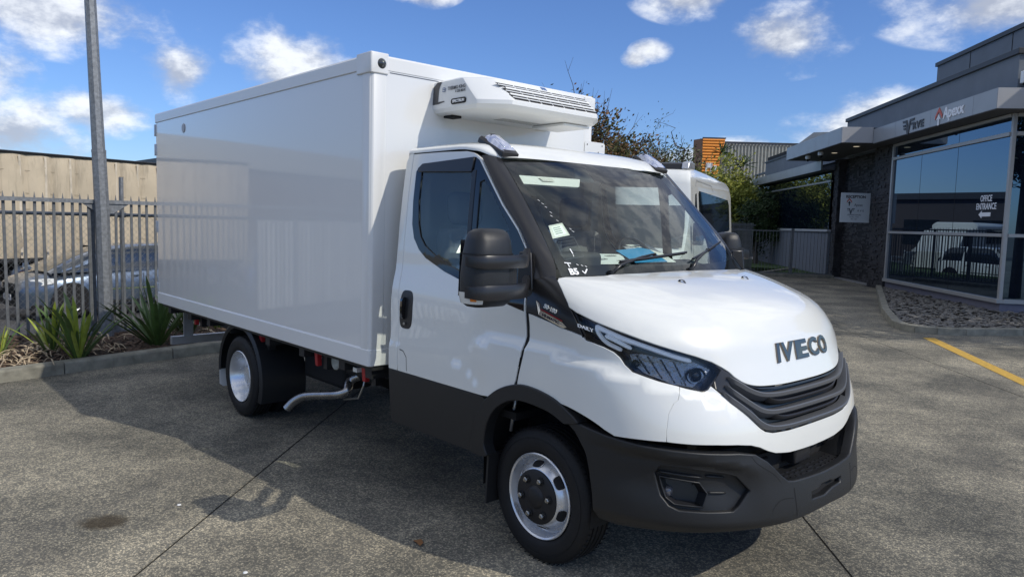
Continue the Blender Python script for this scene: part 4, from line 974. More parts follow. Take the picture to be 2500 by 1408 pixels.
# ---- chassis and running gear
CH = MB().bb(-5.60, .55, -.42, -.34, .50, .66).build('chassis_rail', 'chassis', T); MB().bb(-5.60, .55, .34, .42, .50, .66).build('chassis_rail', 'chassis', T)
for x in (-5.5, -4.9, -4.4, -3.9, -3.1, -2.5, -1.9, -1.55): MB().bb(x-.04, x+.04, -.98, .98, .70, .79).build('cross_member', 'chassis', T)
MB().bb(-5.66, -1.47, -1.0, 1.0, .765, .80).build('box_floor', 'chassis', T)
MB().bb(-3.12, -2.42, -.66, -.40, .40, .70).build('fuel_tank', 'dark', T, bevel=.04)
MB().bb(-2.3, -1.7, .40, .80, .42, .70).build('battery_box', 'chassis', T, bevel=.02)
MB().bb(-1.55, -1.30, -.80, .80, .50, .68).build('cab_mount', 'chassis', T)
MB().cyl((-3.65, -.70, .36), (-3.65, .70, .36), .06, 12).build('rear_axle', 'chassis', T); MB().lathe([(0, -.16), (.12, -.12), (.17, 0), (.12, .12), (0, .16)], 'y', c=(-3.65, 0, .37), n=20).build('differential', 'chassis', T, smooth=True)
MB().cyl((-3.55, 0, .40), (-.8, 0, .50), .045, 12).build('drive_shaft', 'chassis', T, smooth=True)
MB().cyl((0, -.8, .34), (0, .8, .34), .05, 12).build('front_axle', 'chassis', T)
MB().cyl((-1.9, -.16, .46), (-1.25, -.16, .46), .12, 16).build('silencer', 'chassis', T, smooth='auto')
MB().cyl((-1.95, -.55, .60), (-2.65, -.55, .58), .10, 14).build('air_tank', 'chassis', T, smooth='auto')
EX = MB().tube(crv([(-2.20, -.50, .53), (-2.28, -.60, .545), (-2.34, -.66, .50), (-2.31, -.70, .44), (-2.36, -.74, .405), (-2.50, -.77, .375), (-2.66, -.80, .345), (-2.78, -.83, .315), (-2.86, -.87, .265), (-2.90, -.91, .205)], 4), .034, 14, False).build('exhaust_pipe', 'exh', T, smooth=True)
MB().tube([(-2.16, -.62, .62), (-2.14, -.66, .50), (-2.18, -.68, .40), (-2.36, -.70, .36)], .009, 6).build('exhaust_hanger', 'steel', EX)
for x in (-3.347, -2.361, -1.69, -4.9):
    for s in (-1, 1):
        MB().loft([[(x-.022, s*.90, .765), (x+.022, s*.90, .765), (x+.022, s*.94, .765), (x-.022, s*.94, .765)], [(x-.020, s*.895, .645), (x+.018, s*.895, .645), (x+.018, s*.93, .645), (x-.020, s*.93, .645)]], True, True).build('red_bracket', 'red', T, bevel=.004)
        MB().bb(x+.05, x+.10, s*.84, s*.90, .63, .76).build('bracket_block', 'plastic', T)
MB().lathe([(0, -.004), (.055, -.004), (.058, .004)], 'y', c=(-2.205, -.86, .69), n=20).build('round_plate', mat('pale_plate', (.42, .43, .38), .7, var=.3, vscale=30), T)
MB().prism([(-2.60, .63), (-2.55, .64), (-2.54, .67), (-2.58, .685), (-2.62, .67)], -.80, -.79, 'xz').build('round_plate', 'alu', T)
MB().bb(-3.52, -3.42, -.93, -.91, .725, .745).build('cable_tie', 'clear', T); MB().bb(-1.80, -1.75, -.95, -.90, .70, .73).build('hose_end', 'clear', T)
for x in np.linspace(-5.5, -1.6, 9): MB().tube([(x, -.60, .66), (x+.2, -.62, .60), (x+.42, -.60, .66)], .012, 6).build('cable', 'dark', T)
# rear mudguards, flaps, bumper bar
for s in (-1, 1):
    a_o, a_i = .475, .425; rg = []
    for k in range(19):
        t = R(-22+205*k/18); c, q = math.cos(t), math.sin(t)
        rg.append([(-3.66+r*c, s*y, .36+r*q*.98) for r, y in ((a_o-.03, 1.0), (a_o, .985), (a_o, .60), (a_o-.012, .60), (a_o-.012, .97), (a_o-.055, .99))])
    MB().loft(rg, True, True).build('rear_mudguard', 'plastic', T, smooth='auto')
    MB().prism([(-.97, .43), (-.66, .43), (-.66, .19), (-.69, .165), (-.94, .165), (-.97, .19)], -4.16, -4.153, 'yz').build('mud_flap', 'trimwhite', T) if s < 0 else MB().prism([(.97, .43), (.66, .43), (.66, .19), (.69, .165), (.94, .165), (.97, .19)], -4.16, -4.153, 'yz').build('mud_flap', 'trimwhite', T)
MB().bb(-5.66, -5.60, -.93, .95, .345, .43).build('rear_guard_bar', 'alu', T); MB().bb(-5.64, -5.62, -.8, -.7, .43, .78).build('guard_arm', 'alu', T); MB().bb(-5.64, -5.62, .7, .8, .43, .78).build('guard_arm', 'alu', T)
# wheels
def tyre_prof(hw, R0=.350, rb=.222, groov=True):
    p = [(rb, -hw*.80), (rb+.01, -hw*.92), (.255, -hw), (.29, -hw*1.0), (.315, -hw*.95), (.332, -hw*.86), (.343, -hw*.76)]
    if groov:
        for g0 in (-.5, -.17, .17, .5):
            p += [(R0, hw*(g0-.045)), (R0-.008, hw*(g0-.04)), (R0-.008, hw*(g0+.04)), (R0, hw*(g0+.045))]
    else: p += [(R0, -hw*.6), (R0, hw*.6)]
    p += [(.343, hw*.76), (.332, hw*.86), (.315, hw*.95), (.29, hw), (.255, hw), (rb+.01, hw*.92), (rb, hw*.80)]
    return p
def wheel(x, yc, s, front):
    o = empty('front_wheel' if front else 'rear_wheel', (x, yc, .35)); o.parent = T
    hw = .098
    c = (x, yc, .35)
    tb = MB().lathe(tyre_prof(hw), 'y', c=c, n=72)
    MB_t = tb.build('tyre', 'tyre', o, smooth='auto', ang=45)
    # tread blocks: shallow cross cuts shown as small dark wedges
    tr = MB()
    for k in range(64):
        th = 2*PI*k/64
        for yy, w in ((-.070, .022), (.070, .022)):
            cx, cz = .3500*math.cos(th), .3500*math.sin(th); ta = Vector((-math.sin(th), 0, math.cos(th)))
            tr.box((c[0]+cx, c[1]+yy, c[2]+cz), (.0025, w, .0055), M3=Matrix.Rotation(-th, 3, 'Y') @ Matrix.Rotation(PI/2, 3, 'Y'))
    tc_ = tr.build('tread_cut', 'dark', MB_t); tc_['kind'] = 'stuff'
    for rr in (.262, .300):
        MB().lathe([(rr-.0012, 0), (rr, .0012), (rr+.0012, 0)], 'y', c=(c[0], c[1]+s*(hw*.995 if rr > .28 else hw*1.0), c[2]), n=64).build('sidewall_ring', 'tyre', MB_t)
    f = s  # outward direction in y
    if front:
        prof = [(.205, f*-.05), (.213, f*.070), (.2215, f*.082), (.223, f*.092), (.218, f*.096), (.210, f*.090), (.204, f*.060), (.200, f*.030), (.190, f*.022), (.182, f*.040), (.178, f*.054), (.150, f*.094), (.142, f*.100), (.128, f*.102), (.105, f*.098), (.10, f*.095)]
        rim = MB().lathe(prof, 'y', c=c, n=64).build('rim', 'rim', o, smooth='auto', ang=40)
        for k in range(6):
            t = R(38+60*k); d = Vector((math.cos(t), 0, math.sin(t))); tv = Vector((-math.sin(t), 0, math.cos(t)))
            # stadium slot lying on the cone between r .150 and .178
            ring = []
            for j in range(16):
                a = 2*PI*j/16; aa = .036*math.copysign(abs(math.cos(a))**.6, math.cos(a)); rr = .1640+.0150*math.copysign(abs(math.sin(a))**.7, math.sin(a))
                yy = np.interp(rr, [.142, .150, .178, .182], [.100, .094, .054, .040]); ring.append(Vector(c)+d*rr+tv*aa*(rr/.164)+Vector((0, f*(yy+.0016), 0)))
            MB().add(ring, [tuple(range(16))] ).build('rim_slot', 'dark', rim)
            edge = [p+Vector((0, 0, 0)) for p in ring]; MB().tube(edge+[edge[0]], .0015, 4, False).build('slot_edge', 'rim', rim)
        hub = MB().lathe([(.141, f*.098), (.140, f*.108), (.128, f*.113), (.060, f*.114), (.052, f*.122), (.045, f*.126), (0, f*.127)], 'y', c=c, n=48).build('hub', 'hub', o, smooth='auto', ang=30)
        for k in range(6):
            t = R(8+60*k); px, pz = c[0]+.100*math.cos(t), c[2]+.100*math.sin(t)
            MB().lathe([(.022, f*.113), (.022, f*.118), (.017, f*.120)], 'y', c=(px, c[1], pz), n=16).build('nut_recess', 'dark', hub)
            nt_ = MB().lathe([(.0135, f*.112), (.0135, f*.131), (.010, f*.134), (.007, f*.134), (.007, f*.138), (0, f*.138)], 'y', c=(px, c[1], pz), n=6).build('wheel_nut', 'steel', hub)
    else:
        prof = [(.205, f*-.06), (.213, f*.070), (.2215, f*.082), (.223, f*.092), (.218, f*.096), (.210, f*.088), (.205, f*.070), (.194, f*.055), (.192, f*.030), (.186, f*.022), (.184, f*-.01), (.178, f*-.018), (.172, f*-.045), (.150, f*-.055), (.0, f*-.058)]
        rim = MB().lathe(prof, 'y', c=c, n=64).build('rim', 'rim', o, smooth='auto', ang=40)
        hb = MB().lathe([(.085, f*-.058), (.083, f*.015), (.070, f*.028), (.0, f*.030)], 'y', c=c, n=32).build('hub', 'rim', o, smooth='auto')
        for k in range(6):
            t = R(8+60*k); px, pz = c[0]+.112*math.cos(t), c[2]+.112*math.sin(t)
            MB().lathe([(.013, f*-.056), (.013, f*-.030), (0, f*-.030)], 'y', c=(px, c[1], pz), n=6).build('wheel_nut', 'steel', hb)
for s in (-1, 1):
    wheel(0, s*.822, s, True); wheel(-3.65, s*.895, s, False); wheel(-3.65, s*.655, s, False)
    MB().lathe([(0, 0), (.17, 0)], 'y', c=(0, s*.72, .35), n=24).build('brake_disc', 'chassis', T)
# ================================================================== the yard and its surroundings
def ground_mat():
    m = bpy.data.materials.new('exposed_aggregate'); m.use_nodes = True; nt = m.node_tree; b = nt.nodes['Principled BSDF']
    g = nt.nodes.new('ShaderNodeNewGeometry').outputs['Position']
    def ramp(src, stops):
        r = nt.nodes.new('ShaderNodeValToRGB'); nt.links.new(src, r.inputs[0]); el_ = r.color_ramp.elements
        el_[0].position, el_[0].color = stops[0][0], (*stops[0][1], 1); el_[1].position, el_[1].color = stops[1][0], (*stops[1][1], 1)
        for p, c in stops[2:]: e = el_.new(p); e.color = (*c, 1)
        return r.outputs[0]
    def mix(f, a, b_, mode='MIX'):
        x = nt.nodes.new('ShaderNodeMix'); x.data_type = 'RGBA'; x.blend_type = mode
        for i, v in ((0, f), (6, a), (7, b_)):
            if isinstance(v, (int, float)): x.inputs[i].default_value = v
            elif isinstance(v, tuple): x.inputs[i].default_value = (*v, 1)
            else: nt.links.new(v, x.inputs[i])
        return x.outputs[2]
    v1 = nt.nodes.new('ShaderNodeTexVoronoi'); v1.inputs['Scale'].default_value = 92; nt.links.new(g, v1.inputs['Vector'])
    wn_ = noise(nt, g, 60, 3, .6)
    cell = nt.nodes.new('ShaderNodeSeparateColor'); nt.links.new(v1.outputs['Color'], cell.inputs[0])
    stone = ramp(cell.outputs[0], [(0.0, (.060, .055, .044)), (1.0, (.90, .78, .55)), (.36, (.17, .155, .115)), (.58, (.52, .455, .325))])
    matrix = (.11, .10, .08)
    edge = mth(nt, 'GREATER_THAN', v1.outputs['Distance'], .0055 if False else .5)
    vd = nt.nodes.new('ShaderNodeTexVoronoi'); vd.feature = 'DISTANCE_TO_EDGE'; vd.inputs['Scale'].default_value = 92; nt.links.new(g, vd.inputs['Vector'])
    em = nt.nodes.new('ShaderNodeMapRange'); nt.links.new(vd.outputs['Distance'], em.inputs[0]); em.inputs[1].default_value = .03; em.inputs[2].default_value = .14
    c = mix(em.outputs[0], matrix, stone); c = mix(.50, c, (.235, .23, .205))
    # streaky brushed clumps and wide worn patches
    n2 = noise(nt, g, 9, 6, .65, .6); n3 = noise(nt, g, .9, 5, .6, .4); n4 = noise(nt, g, .22, 4, .55)
    r2 = ramp(n2, [(.30, (.72, .72, .72)), (.72, (1.22, 1.20, 1.15))]); r3 = ramp(n3, [(.34, (.52, .535, .56)), (.64, (1.16, 1.15, 1.13))]); r4 = ramp(n4, [(.36, (.70, .72, .75)), (.62, (1.10, 1.09, 1.08))])
    c = mix(1.0, c, r2, 'MULTIPLY'); c = mix(1.0, c, r3, 'MULTIPLY'); c = mix(1.0, c, r4, 'MULTIPLY')
    sep_ = nt.nodes.new('ShaderNodeSeparateXYZ'); nt.links.new(g, sep_.inputs[0])
    # oil stain
    def blob(cx, cy, ax, ay, ang, lo=.75, hi=1.15, ns=6, amp=.9):
        dx = mth(nt, 'SUBTRACT', sep_.outputs[0], cx); dy = mth(nt, 'SUBTRACT', sep_.outputs[1], cy); ca, sa = math.cos(ang), math.sin(ang)
        u = mth(nt, 'DIVIDE', mth(nt, 'ADD', mth(nt, 'MULTIPLY', dx, ca), mth(nt, 'MULTIPLY', dy, sa)), ax); v = mth(nt, 'DIVIDE', mth(nt, 'SUBTRACT', mth(nt, 'MULTIPLY', dy, ca), mth(nt, 'MULTIPLY', dx, sa)), ay)
        d = mth(nt, 'ADD', mth(nt, 'SQRT', mth(nt, 'ADD', mth(nt, 'MULTIPLY', u, u), mth(nt, 'MULTIPLY', v, v))), mth(nt, 'MULTIPLY', mth(nt, 'SUBTRACT', noise(nt, g, ns, 5, .65), .5), amp))
        q = nt.nodes.new('ShaderNodeMapRange'); q.interpolation_type = 'SMOOTHSTEP'; nt.links.new(d, q.inputs[0]); q.inputs[1].default_value = lo; q.inputs[2].default_value = hi; q.inputs[3].default_value = 1; q.inputs[4].default_value = 0
        return q.outputs[0]
    st = blob(-1.90, -2.48, .15, .12, .8, .5, 1.15, 14, .8)
    c = mix(mth(nt, 'MULTIPLY', st, .85), c, (.045, .033, .018))
    for (cx, cy, ax, ay, an, k) in ((-3.4, -3.0, .5, .18, 2.2, .3), (-1.6, -2.9, .35, .2, .5, .25), (.9, 3.0, .5, .25, 2.2, .35), (1.4, 4.5, .7, .3, .7, .3), (.2, 6.0, .9, .4, 2.0, .3), (-2.5, -2.0, .3, .12, 2.3, .3)):
        c = mix(mth(nt, 'MULTIPLY', blob(cx, cy, ax, ay, an, .3, 1.3, 3.5, 1.2), k), c, (.07, .068, .064))
    for (nx, ny, c0_, w_, k_) in ((.93, .36, -1.3, .13, .22), (.93, .36, -2.9, .14, .20), (.62, -.78, 4.1, .12, .20), (.62, -.78, 2.5, .13, .22), (.80, .60, 5.2, .16, .22), (.80, .60, 6.9, .16, .2)):
        q_ = mth(nt, 'SUBTRACT', mth(nt, 'ADD', mth(nt, 'MULTIPLY', sep_.outputs[0], nx), mth(nt, 'MULTIPLY', sep_.outputs[1], ny)), c0_)
        q_ = mth(nt, 'ADD', q_, mth(nt, 'MULTIPLY', mth(nt, 'SUBTRACT', noise(nt, g, .5, 2, .5), .5), 1.2))
        q_ = mth(nt, 'DIVIDE', mth(nt, 'ABSOLUTE', q_), w_); rr_ = nt.nodes.new('ShaderNodeMapRange'); rr_.interpolation_type = 'SMOOTHSTEP'; nt.links.new(q_, rr_.inputs[0]); rr_.inputs[1].default_value = .4; rr_.inputs[2].default_value = 1.3; rr_.inputs[3].default_value = k_; rr_.inputs[4].default_value = 0
        c = mix(mth(nt, 'MULTIPLY', rr_.outputs[0], mth(nt, 'ADD', n2, .4)), c, (.085, .083, .08))
    nt.links.new(c, b.inputs['Base Color']); b.inputs['Roughness'].default_value = .88; b.inputs['Specular IOR Level'].default_value = .3
    h = mth(nt, 'ADD', mth(nt, 'MULTIPLY', em.outputs[0], .6), mth(nt, 'MULTIPLY', wn_, .8))
    bp = nt.nodes.new('ShaderNodeBump'); bp.inputs['Strength'].default_value = .7; bp.inputs['Distance'].default_value = .0022; nt.links.new(h, bp.inputs['Height']); nt.links.new(bp.outputs[0], b.inputs['Normal'])
    return m
M['aggr'] = ground_mat()
M['asphalt'] = mat('asphalt', (.055, .055, .057), .9, bump=.4, bscale=60, var=.25, vscale=1.5)
M['earth'] = mat('dry_ground', (.10, .09, .07), .95, var=.3, vscale=.8)
M['kerb'] = mat('weathered_kerb_concrete', (.22, .21, .17), .9, bump=.5, bscale=35, var=.35, vscale=6)
M['soil'] = mat('dark_mulch_soil', (.050, .036, .026), .95, bump=.8, bscale=45, var=.5, vscale=14)
M['grass'] = mat('grass', (.085, .13, .025), .8, var=.35, vscale=12, bump=.5, bscale=60)
M['galv'] = mat('galvanised_steel', (.22, .23, .24), .48, metal=.35, var=.28, vscale=26)
M['galvd'] = mat('dull_galvanised_steel', (.14, .148, .155), .55, metal=.35, var=.25, vscale=18)
M['yellow'] = mat('worn_yellow_paint', (.52, .32, .055), .8, var=.25, vscale=22)
def unit(a): return (math.cos(a), math.sin(a))
# kerb line on the left
KD = unit(R(102.4)); K0 = (-6.749, -.025)
def kp(t, off=0): return (K0[0]+KD[0]*t-KD[1]*off, K0[1]+KD[1]*t+KD[0]*off)   # off > 0: away from the yard
def clip(poly, n, c):
    """keep n.p >= c"""
    out = []
    for i in range(len(poly)):
        a, b = poly[i], poly[(i+1) % len(poly)]; da = n[0]*a[0]+n[1]*a[1]-c; db = n[0]*b[0]+n[1]*b[1]-c
        if da >= 0: out.append(a)
        if (da >= 0) != (db >= 0): t = da/(da-db); out.append((a[0]+(b[0]-a[0])*t, a[1]+(b[1]-a[1])*t))
    return out
YD = empty('yard_paving', (0, 0, 0)); YD['kind'] = 'structure'
na, nb_ = (.7205, .6935), (-.80, .60)
ca, cb = -2.56, 2.07
kn = (KD[1], -KD[0]); kc = kn[0]*K0[0]+kn[1]*K0[1]
def isect(c1, c2):
    det = na[0]*nb_[1]-na[1]*nb_[0]; return ((c1*nb_[1]-na[1]*c2)/det, (na[0]*c2-c1*nb_[0])/det)
for i in range(-6, 11):
    for j in range(-5, 6):
        a0, a1 = ca+3.53*i+.007, ca+3.53*(i+1)-.007; b0, b1 = cb+6.2*j+.003, cb+6.2*(j+1)-.003
        p = [isect(a0, b0), isect(a1, b0), isect(a1, b1), isect(a0, b1)]
        p = clip(p, kn, kc)
        if len(p) < 3 or math.hypot(sum(q[0] for q in p)/len(p), sum(q[1] for q in p)/len(p)) > 36: continue
        ar = sum(p[k][0]*p[(k+1) % len(p)][1]-p[(k+1) % len(p)][0]*p[k][1] for k in range(len(p)))
        if ar < 0: p = p[::-1]
        MB().prism(p, -.12, 0, 'xy').build('concrete_slab', 'aggr', YD)
p = clip([(-45, -45), (45, -45), (45, 45), (-45, 45)], kn, kc-.02); MB().add([(x, y, -.004) for x, y in p], [tuple(range(len(p)))]).build('joint_filler', mat('joint_filler', (.016, .015, .012), .9), YD)
gr_ = MB(); gr_.add([(math.cos(2*PI*k/48)*900, math.sin(2*PI*k/48)*900, -.56) for k in range(48)], [tuple(range(48))]); tag(gr_.build('ground', 'earth'), kind='structure')
# road behind the fence, sloping verge of grass
FD = unit(R(100)); F0 = (-8.44, -.86); FN = (-FD[1], FD[0])     # FN points away from the yard
def fp(t, off=0, z=0): return (F0[0]+FD[0]*t+FN[0]*off, F0[1]+FD[1]*t+FN[1]*off, z)
tag(MB().add([fp(-60, 3.6, -.47), fp(90, 3.6, -.47), fp(90, 17, -.50), fp(-60, 17, -.50)], [(3, 2, 1, 0)]).build('road', 'asphalt'), kind='structure')
rg = [[fp(-40+130*k/40, o, z+.02*math.sin(k*1.7)*(o > .5)) for k in range(41)] for o, z in ((.12, -.02), (.9, -.10), (2.2, -.28), (3.4, -.38), (3.6, -.38), (3.61, -.50))]
vg = MB().loft([list(r) for r in zip(*rg)], False, False).build('grass_verge', 'grass'); tag(vg, kind='structure')
def blades(name, n, place, h, mt, seed=1, parent=None):
    rr = random.Random(seed); v = []; f = []
    for i in range(n):
        x, y, z = place(rr); a = rr.uniform(0, 2*PI); hh = h*rr.uniform(.5, 1.2); w = h*.09; lx, ly = rr.uniform(-.5, .5)*hh, rr.uniform(-.5, .5)*hh
        dx, dy = math.cos(a)*w, math.sin(a)*w; o = len(v); v += [(x-dx, y-dy, z), (x+dx, y+dy, z), (x+lx, y+ly, z+hh)]; f.append((o, o+1, o+2))
    o = mk(name, v, f, mt, parent); o['kind'] = 'stuff'; return o
def vplace(t0, t1, o0, o1):
    def q(rr):
        o = rr.uniform(o0, o1); x, y, _ = fp(rr.uniform(t0, t1), o); z = float(np.interp(o, [.12, .9, 2.2, 3.4], [-.02, -.10, -.28, -.38])); return x, y, z-.005
    return q
blades('grass', 14000, vplace(-4, 5, .1, 3.5), .055, 'grass', 3)
# planting bed: kerb, mulch, bark, dry leaves
KB = MB()
segs = []
t = -14.0
while t < 27:
    L = 1.22; a = t; b = t+L-.010
    pr = []
    for tt in (a, b):
        pr.append([(*kp(tt, 0.0), -.05), (*kp(tt, .006), .105), (*kp(tt, .022), .125), (*kp(tt, .140), .130), (*kp(tt, .150), .05)])
    segs.append(pr); t += L
KR = empty('kerb', (*kp(0), 0)); KR['kind'] = 'structure'
for pr in segs: MB().loft(pr, True, True).build('kerbstone', 'kerb', KR, bevel=.005)
rr = random.Random(5)
def bedz(t, o):
    return .10+.05*math.sin(t*1.3+1)*math.sin(o*3)+.03*math.sin(t*4.1+o*5)+.10*math.exp(-((t+1.75)**2/.35+(o-.40)**2/.12))
rg = []
for i in range(260):
    t = -14+41*i/259 if False else -4.0+9.0*i/259
    rg.append([(*kp(t, .15+o), bedz(t, o)*min(1, .45+o*4)+rr.uniform(-.012, .012)) for o in np.linspace(0, 2.1, 46)])
tag(MB().loft(rg, False, False).build('planting_bed', 'soil', smooth=True), kind='structure')
tag(MB().add([(*kp(-14, .15), .06), (*kp(-4.0, .15), .06), (*kp(-4.0, 2.1), .06), (*kp(-14, 2.1), .06), (*kp(5.0, .15), .06), (*kp(27, .15), .06), (*kp(27, 2.1), .06), (*kp(5.0, 2.1), .06)], [(0, 3, 2, 1), (4, 7, 6, 5)]).build('planting_bed', 'soil'), kind='structure')
M['bark'] = mat('bark_chips', (.10, .062, .040), .9, var=.6, vscale=30); M['dry'] = mat('dry_strap_leaves', (.42, .33, .22), .8, var=.35, vscale=20)
v = []; f = []
for i in range(7500):
    t = rr.uniform(-3.2, 2.6); o = rr.uniform(.0, 1.75)**1.0; x, y = kp(t, .16+o); z = bedz(t, o)*min(1, .45+o*4)+rr.uniform(-.004, .018)
    L = rr.uniform(.012, .045); w = L*rr.uniform(.25, .5); a = rr.uniform(0, PI); e_ = rr.uniform(-.4, .4); dx, dy, dz = math.cos(a)*L, math.sin(a)*L, e_*L; px, py = -math.sin(a)*w, math.cos(a)*w
    k = len(v); v += [(x-dx-px, y-dy-py, z-dz), (x+dx-px, y+dy-py, z+dz), (x+dx+px, y+dy+py, z+dz+w*.4), (x-dx+px, y-dy+py, z-dz+w*.4), (x, y, z+.008)]; f += [(k, k+1, k+4), (k+1, k+2, k+4), (k+2, k+3, k+4), (k+3, k, k+4)]
tag(mk('bark_mulch', v, f, 'bark'), kind='stuff')
v = []; f = []
def drystrip(x, y, z, a, L, w, lift):
    pts = []
    for k in range(6):
        q = k/5; pts.append((x+math.cos(a+.35*q)*L*q, y+math.sin(a+.35*q)*L*q, z+lift*math.sin(PI*q)+.012))
    o = len(v)
    for k, p_ in enumerate(pts):
        ww = w*(1-.8*abs(k/5-.4)); v.append((p_[0]-math.sin(a)*ww, p_[1]+math.cos(a)*ww, p_[2])); v.append((p_[0]+math.sin(a)*ww, p_[1]-math.cos(a)*ww, p_[2]+ww*.5))
    for k in range(5): f.append((o+2*k, o+2*k+2, o+2*k+3, o+2*k+1))
for i in range(230):
    t, o = (rr.gauss(-1.75, .33), abs(rr.gauss(.36, .22))) if i < 150 else (rr.uniform(-3, 1.6), rr.uniform(.05, 1.2)); x, y = kp(t, .16+o); drystrip(x, y, bedz(t, o), rr.uniform(0, 2*PI), rr.uniform(.10, .30), rr.uniform(.005, .013), rr.uniform(.0, .08))
tag(mk('dry_leaf_litter', v, f, 'dry'), kind='stuff')
# flax clumps: every leaf a part
M['flaxd'] = mat('flax_leaf_dark', (.070, .125, .030), .45, var=.3, vscale=6); M['flaxy'] = mat('flax_leaf_yellow_green', (.30, .36, .05), .45, var=.3, vscale=7)
def leaf_mesh(seed, L, w, lean, droop, mt):
    q = random.Random(seed); rings = []
    n = 9
    for k in range(n):
        s = k/(n-1); ang = lean+droop*s*s; 
        x = L*(s*math.sin(lean)+droop*.33*s**3); z = L*s*math.cos(lean)*(1-.18*droop*s*s)
        ww = w*(.35+1.3*s-1.0*s*s)*(1 if s < .85 else max(.04, (1-s)/.15))
        rings.append([(x, -ww, z+ww*.45), (x+ww*.15, 0, z), (x, ww, z+ww*.45)])
    mb = MB().loft(rings, False, False); me = bpy.data.meshes.new('leaf'); me.from_pydata(mb.v, [], mb.f); me.materials.append(M[mt]); me.polygons.foreach_set('use_smooth', [True]*len(me.polygons)); return me
def flax(x, y, z, n, h, mt1, mt2, label, seed, spread=1.0, wm=1.0, bias=None):
    root = empty('flax_plant', (x, y, z), label=label, cat='plant', group='strap-leaved plants in the bed by the fence'); q = random.Random(seed)
    ms = [leaf_mesh(seed+k, 1.0, .040*wm, .10+.12*k*spread, .15+.16*(k % 3), mt1 if k % 3 else mt2) for k in range(7)]
    for k in range(n):
        o = bpy.data.objects.new('leaf', ms[q.randrange(7)]); COL.objects.link(o); o.parent = root
        az_ = q.uniform(0, 2*PI) if bias is None or q.random() < .6 else bias+q.uniform(-.8, .8)
        o.location = (math.cos(az_)*.05*q.random(), math.sin(az_)*.05*q.random(), -.04); o.rotation_euler = (q.uniform(-.10, .10), q.uniform(-.08, .12), az_); s = h*q.uniform(.45, 1.0); o.scale = (s, s*.9, s)
    return root
flax(-6.92, -1.80, .14, 30, .72, 'flaxy', 'flaxd', 'sunlit yellow-green strap-leaved plant in the bed, nearest the grey lamp post on its left', 11)
flax(-6.62, -1.60, .12, 40, .86, 'flaxd', 'flaxy', 'large dark green strap-leaved plant standing at the kerb in front of the lamp post', 23, wm=1.15)
flax(-7.05, -2.30, .12, 22, .50, 'flaxd', 'flaxy', 'low dark strap-leaved plant in the mulch at the left edge of the photo', 31)
flax(-7.12, -.62, .10, 44, 1.02, 'flaxd', 'flaxd', 'tall dark strap-leaved plant under the rear corner of the truck box', 47, wm=1.1)
flax(-7.75, -.05, .08, 40, .85, 'flaxd', 'flaxd', 'shaded strap-leaved plant seen under the truck box behind its rear bar', 53)
flax(-7.85, .45, .08, 34, .80, 'flaxd', 'flaxy', 'strap-leaved plant with sunlit tips under the box, nearest the rear mudguard', 59)
# dead twiggy shrub
tw = MB(); q = random.Random(4)
for k in range(9):
    p0 = Vector((-7.55, -.62, .08)); d = Vector((q.uniform(-.3, .3), q.uniform(-.4, .4), 1)).normalized(); p1 = p0+d*.25; p2 = p1+Vector((q.uniform(-.12, .12), q.uniform(-.12, .12), .15)); tw.tube([p0, p1, p2], [.007, .005, .002], 5)
tag(mk('dead_shrub', tw.v, tw.f, 'bark', origin=(-7.55, -.62, .08)), 'small leafless grey shrub between the dark flax plants by the fence', 'shrub')
# ---- steel fence with pointed pickets
FE_ = empty('steel_fence', fp(0), label='galvanised steel picket fence with spear tops along the left side of the yard', cat='fence')
ft0, ft1 = -6.6, 24.6
def rail(z0, z1, o0, o1, name, t0=ft0, t1=ft1, mt='galv'):
    pts = []
    for tt in (t0, t1): pts.append([fp(tt, o, z) for o, z in ((o0, z0), (o1, z0), (o1, z1), (o0, z1))])
    return MB().loft(pts, True, True).build(name, mt, FE_)
rail(1.845, 1.895, -.030, .012, 'top_rail'); rail(.085, .135, -.030, .012, 'bottom_rail')
pm = MB(); L_ = 1.80
pm.v = []; w_, d_ = .017, .011
ring = [(-w_, -d_), (w_, -d_), (w_, 0), (w_*.5, d_), (-w_*.5, d_), (-w_, 0)]
pm.loft([[(x, y, z) for x, y in ring] for z in (0, 1.775)], True, True).loft([[(x*.62, y, 1.775) for x, y in ring], [(x*.55, y, 1.82) for x, y in ring], [(x*.05, y*.2, 1.885) for x, y in ring]], True, True)
pme = bpy.data.meshes.new('picket'); pme.from_pydata(pm.v, [], pm.f); pme.materials.append(M['galvd'])
fa = R(100)-0
npk = int((ft1-ft0)/.1085); 
for i in range(min(npk, 292)):
    tt = ft0+.1085*i
    o = bpy.data.objects.new('picket', pme); COL.objects.link(o); o.parent = FE_; x, y, z = fp(tt, .018, .08+random.uniform(-.004, .004)); b_ = FE_.location; o.location = (x-b_.x, y-b_.y, z-b_.z); o.rotation_euler = (random.uniform(-.004, .004), random.uniform(-.006, .006), fa)
for tt in (-6.2, -3.4, -.16, 2.9, 5.7, 8.5, 11.3, 14.1, 16.9, 19.7, 22.5):
    pts = [[fp(tt+a, o, z) for a, o in ((-.035, .03), (.035, .03), (.035, .10), (-.035, .10))] for z in (-.1, 1.86)]; po = MB().loft(pts, True, True).build('post', 'galv', FE_, bevel=.004)
MB().loft([[fp(tt, o, z) for tt, z in ((-.30, 1.845), (.30, 1.845), (.10, 1.72), (-.10, 1.72))] for o in (-.012, .0)], True, True).build('gusset_plate', 'galv', FE_)
MB().loft([[fp(tt, o, z) for tt, z in ((-.22, .11), (.22, .11), (.06, .26), (-.06, .26))] for o in (-.012, .0)], True, True).build('gusset_plate', 'galv', FE_)
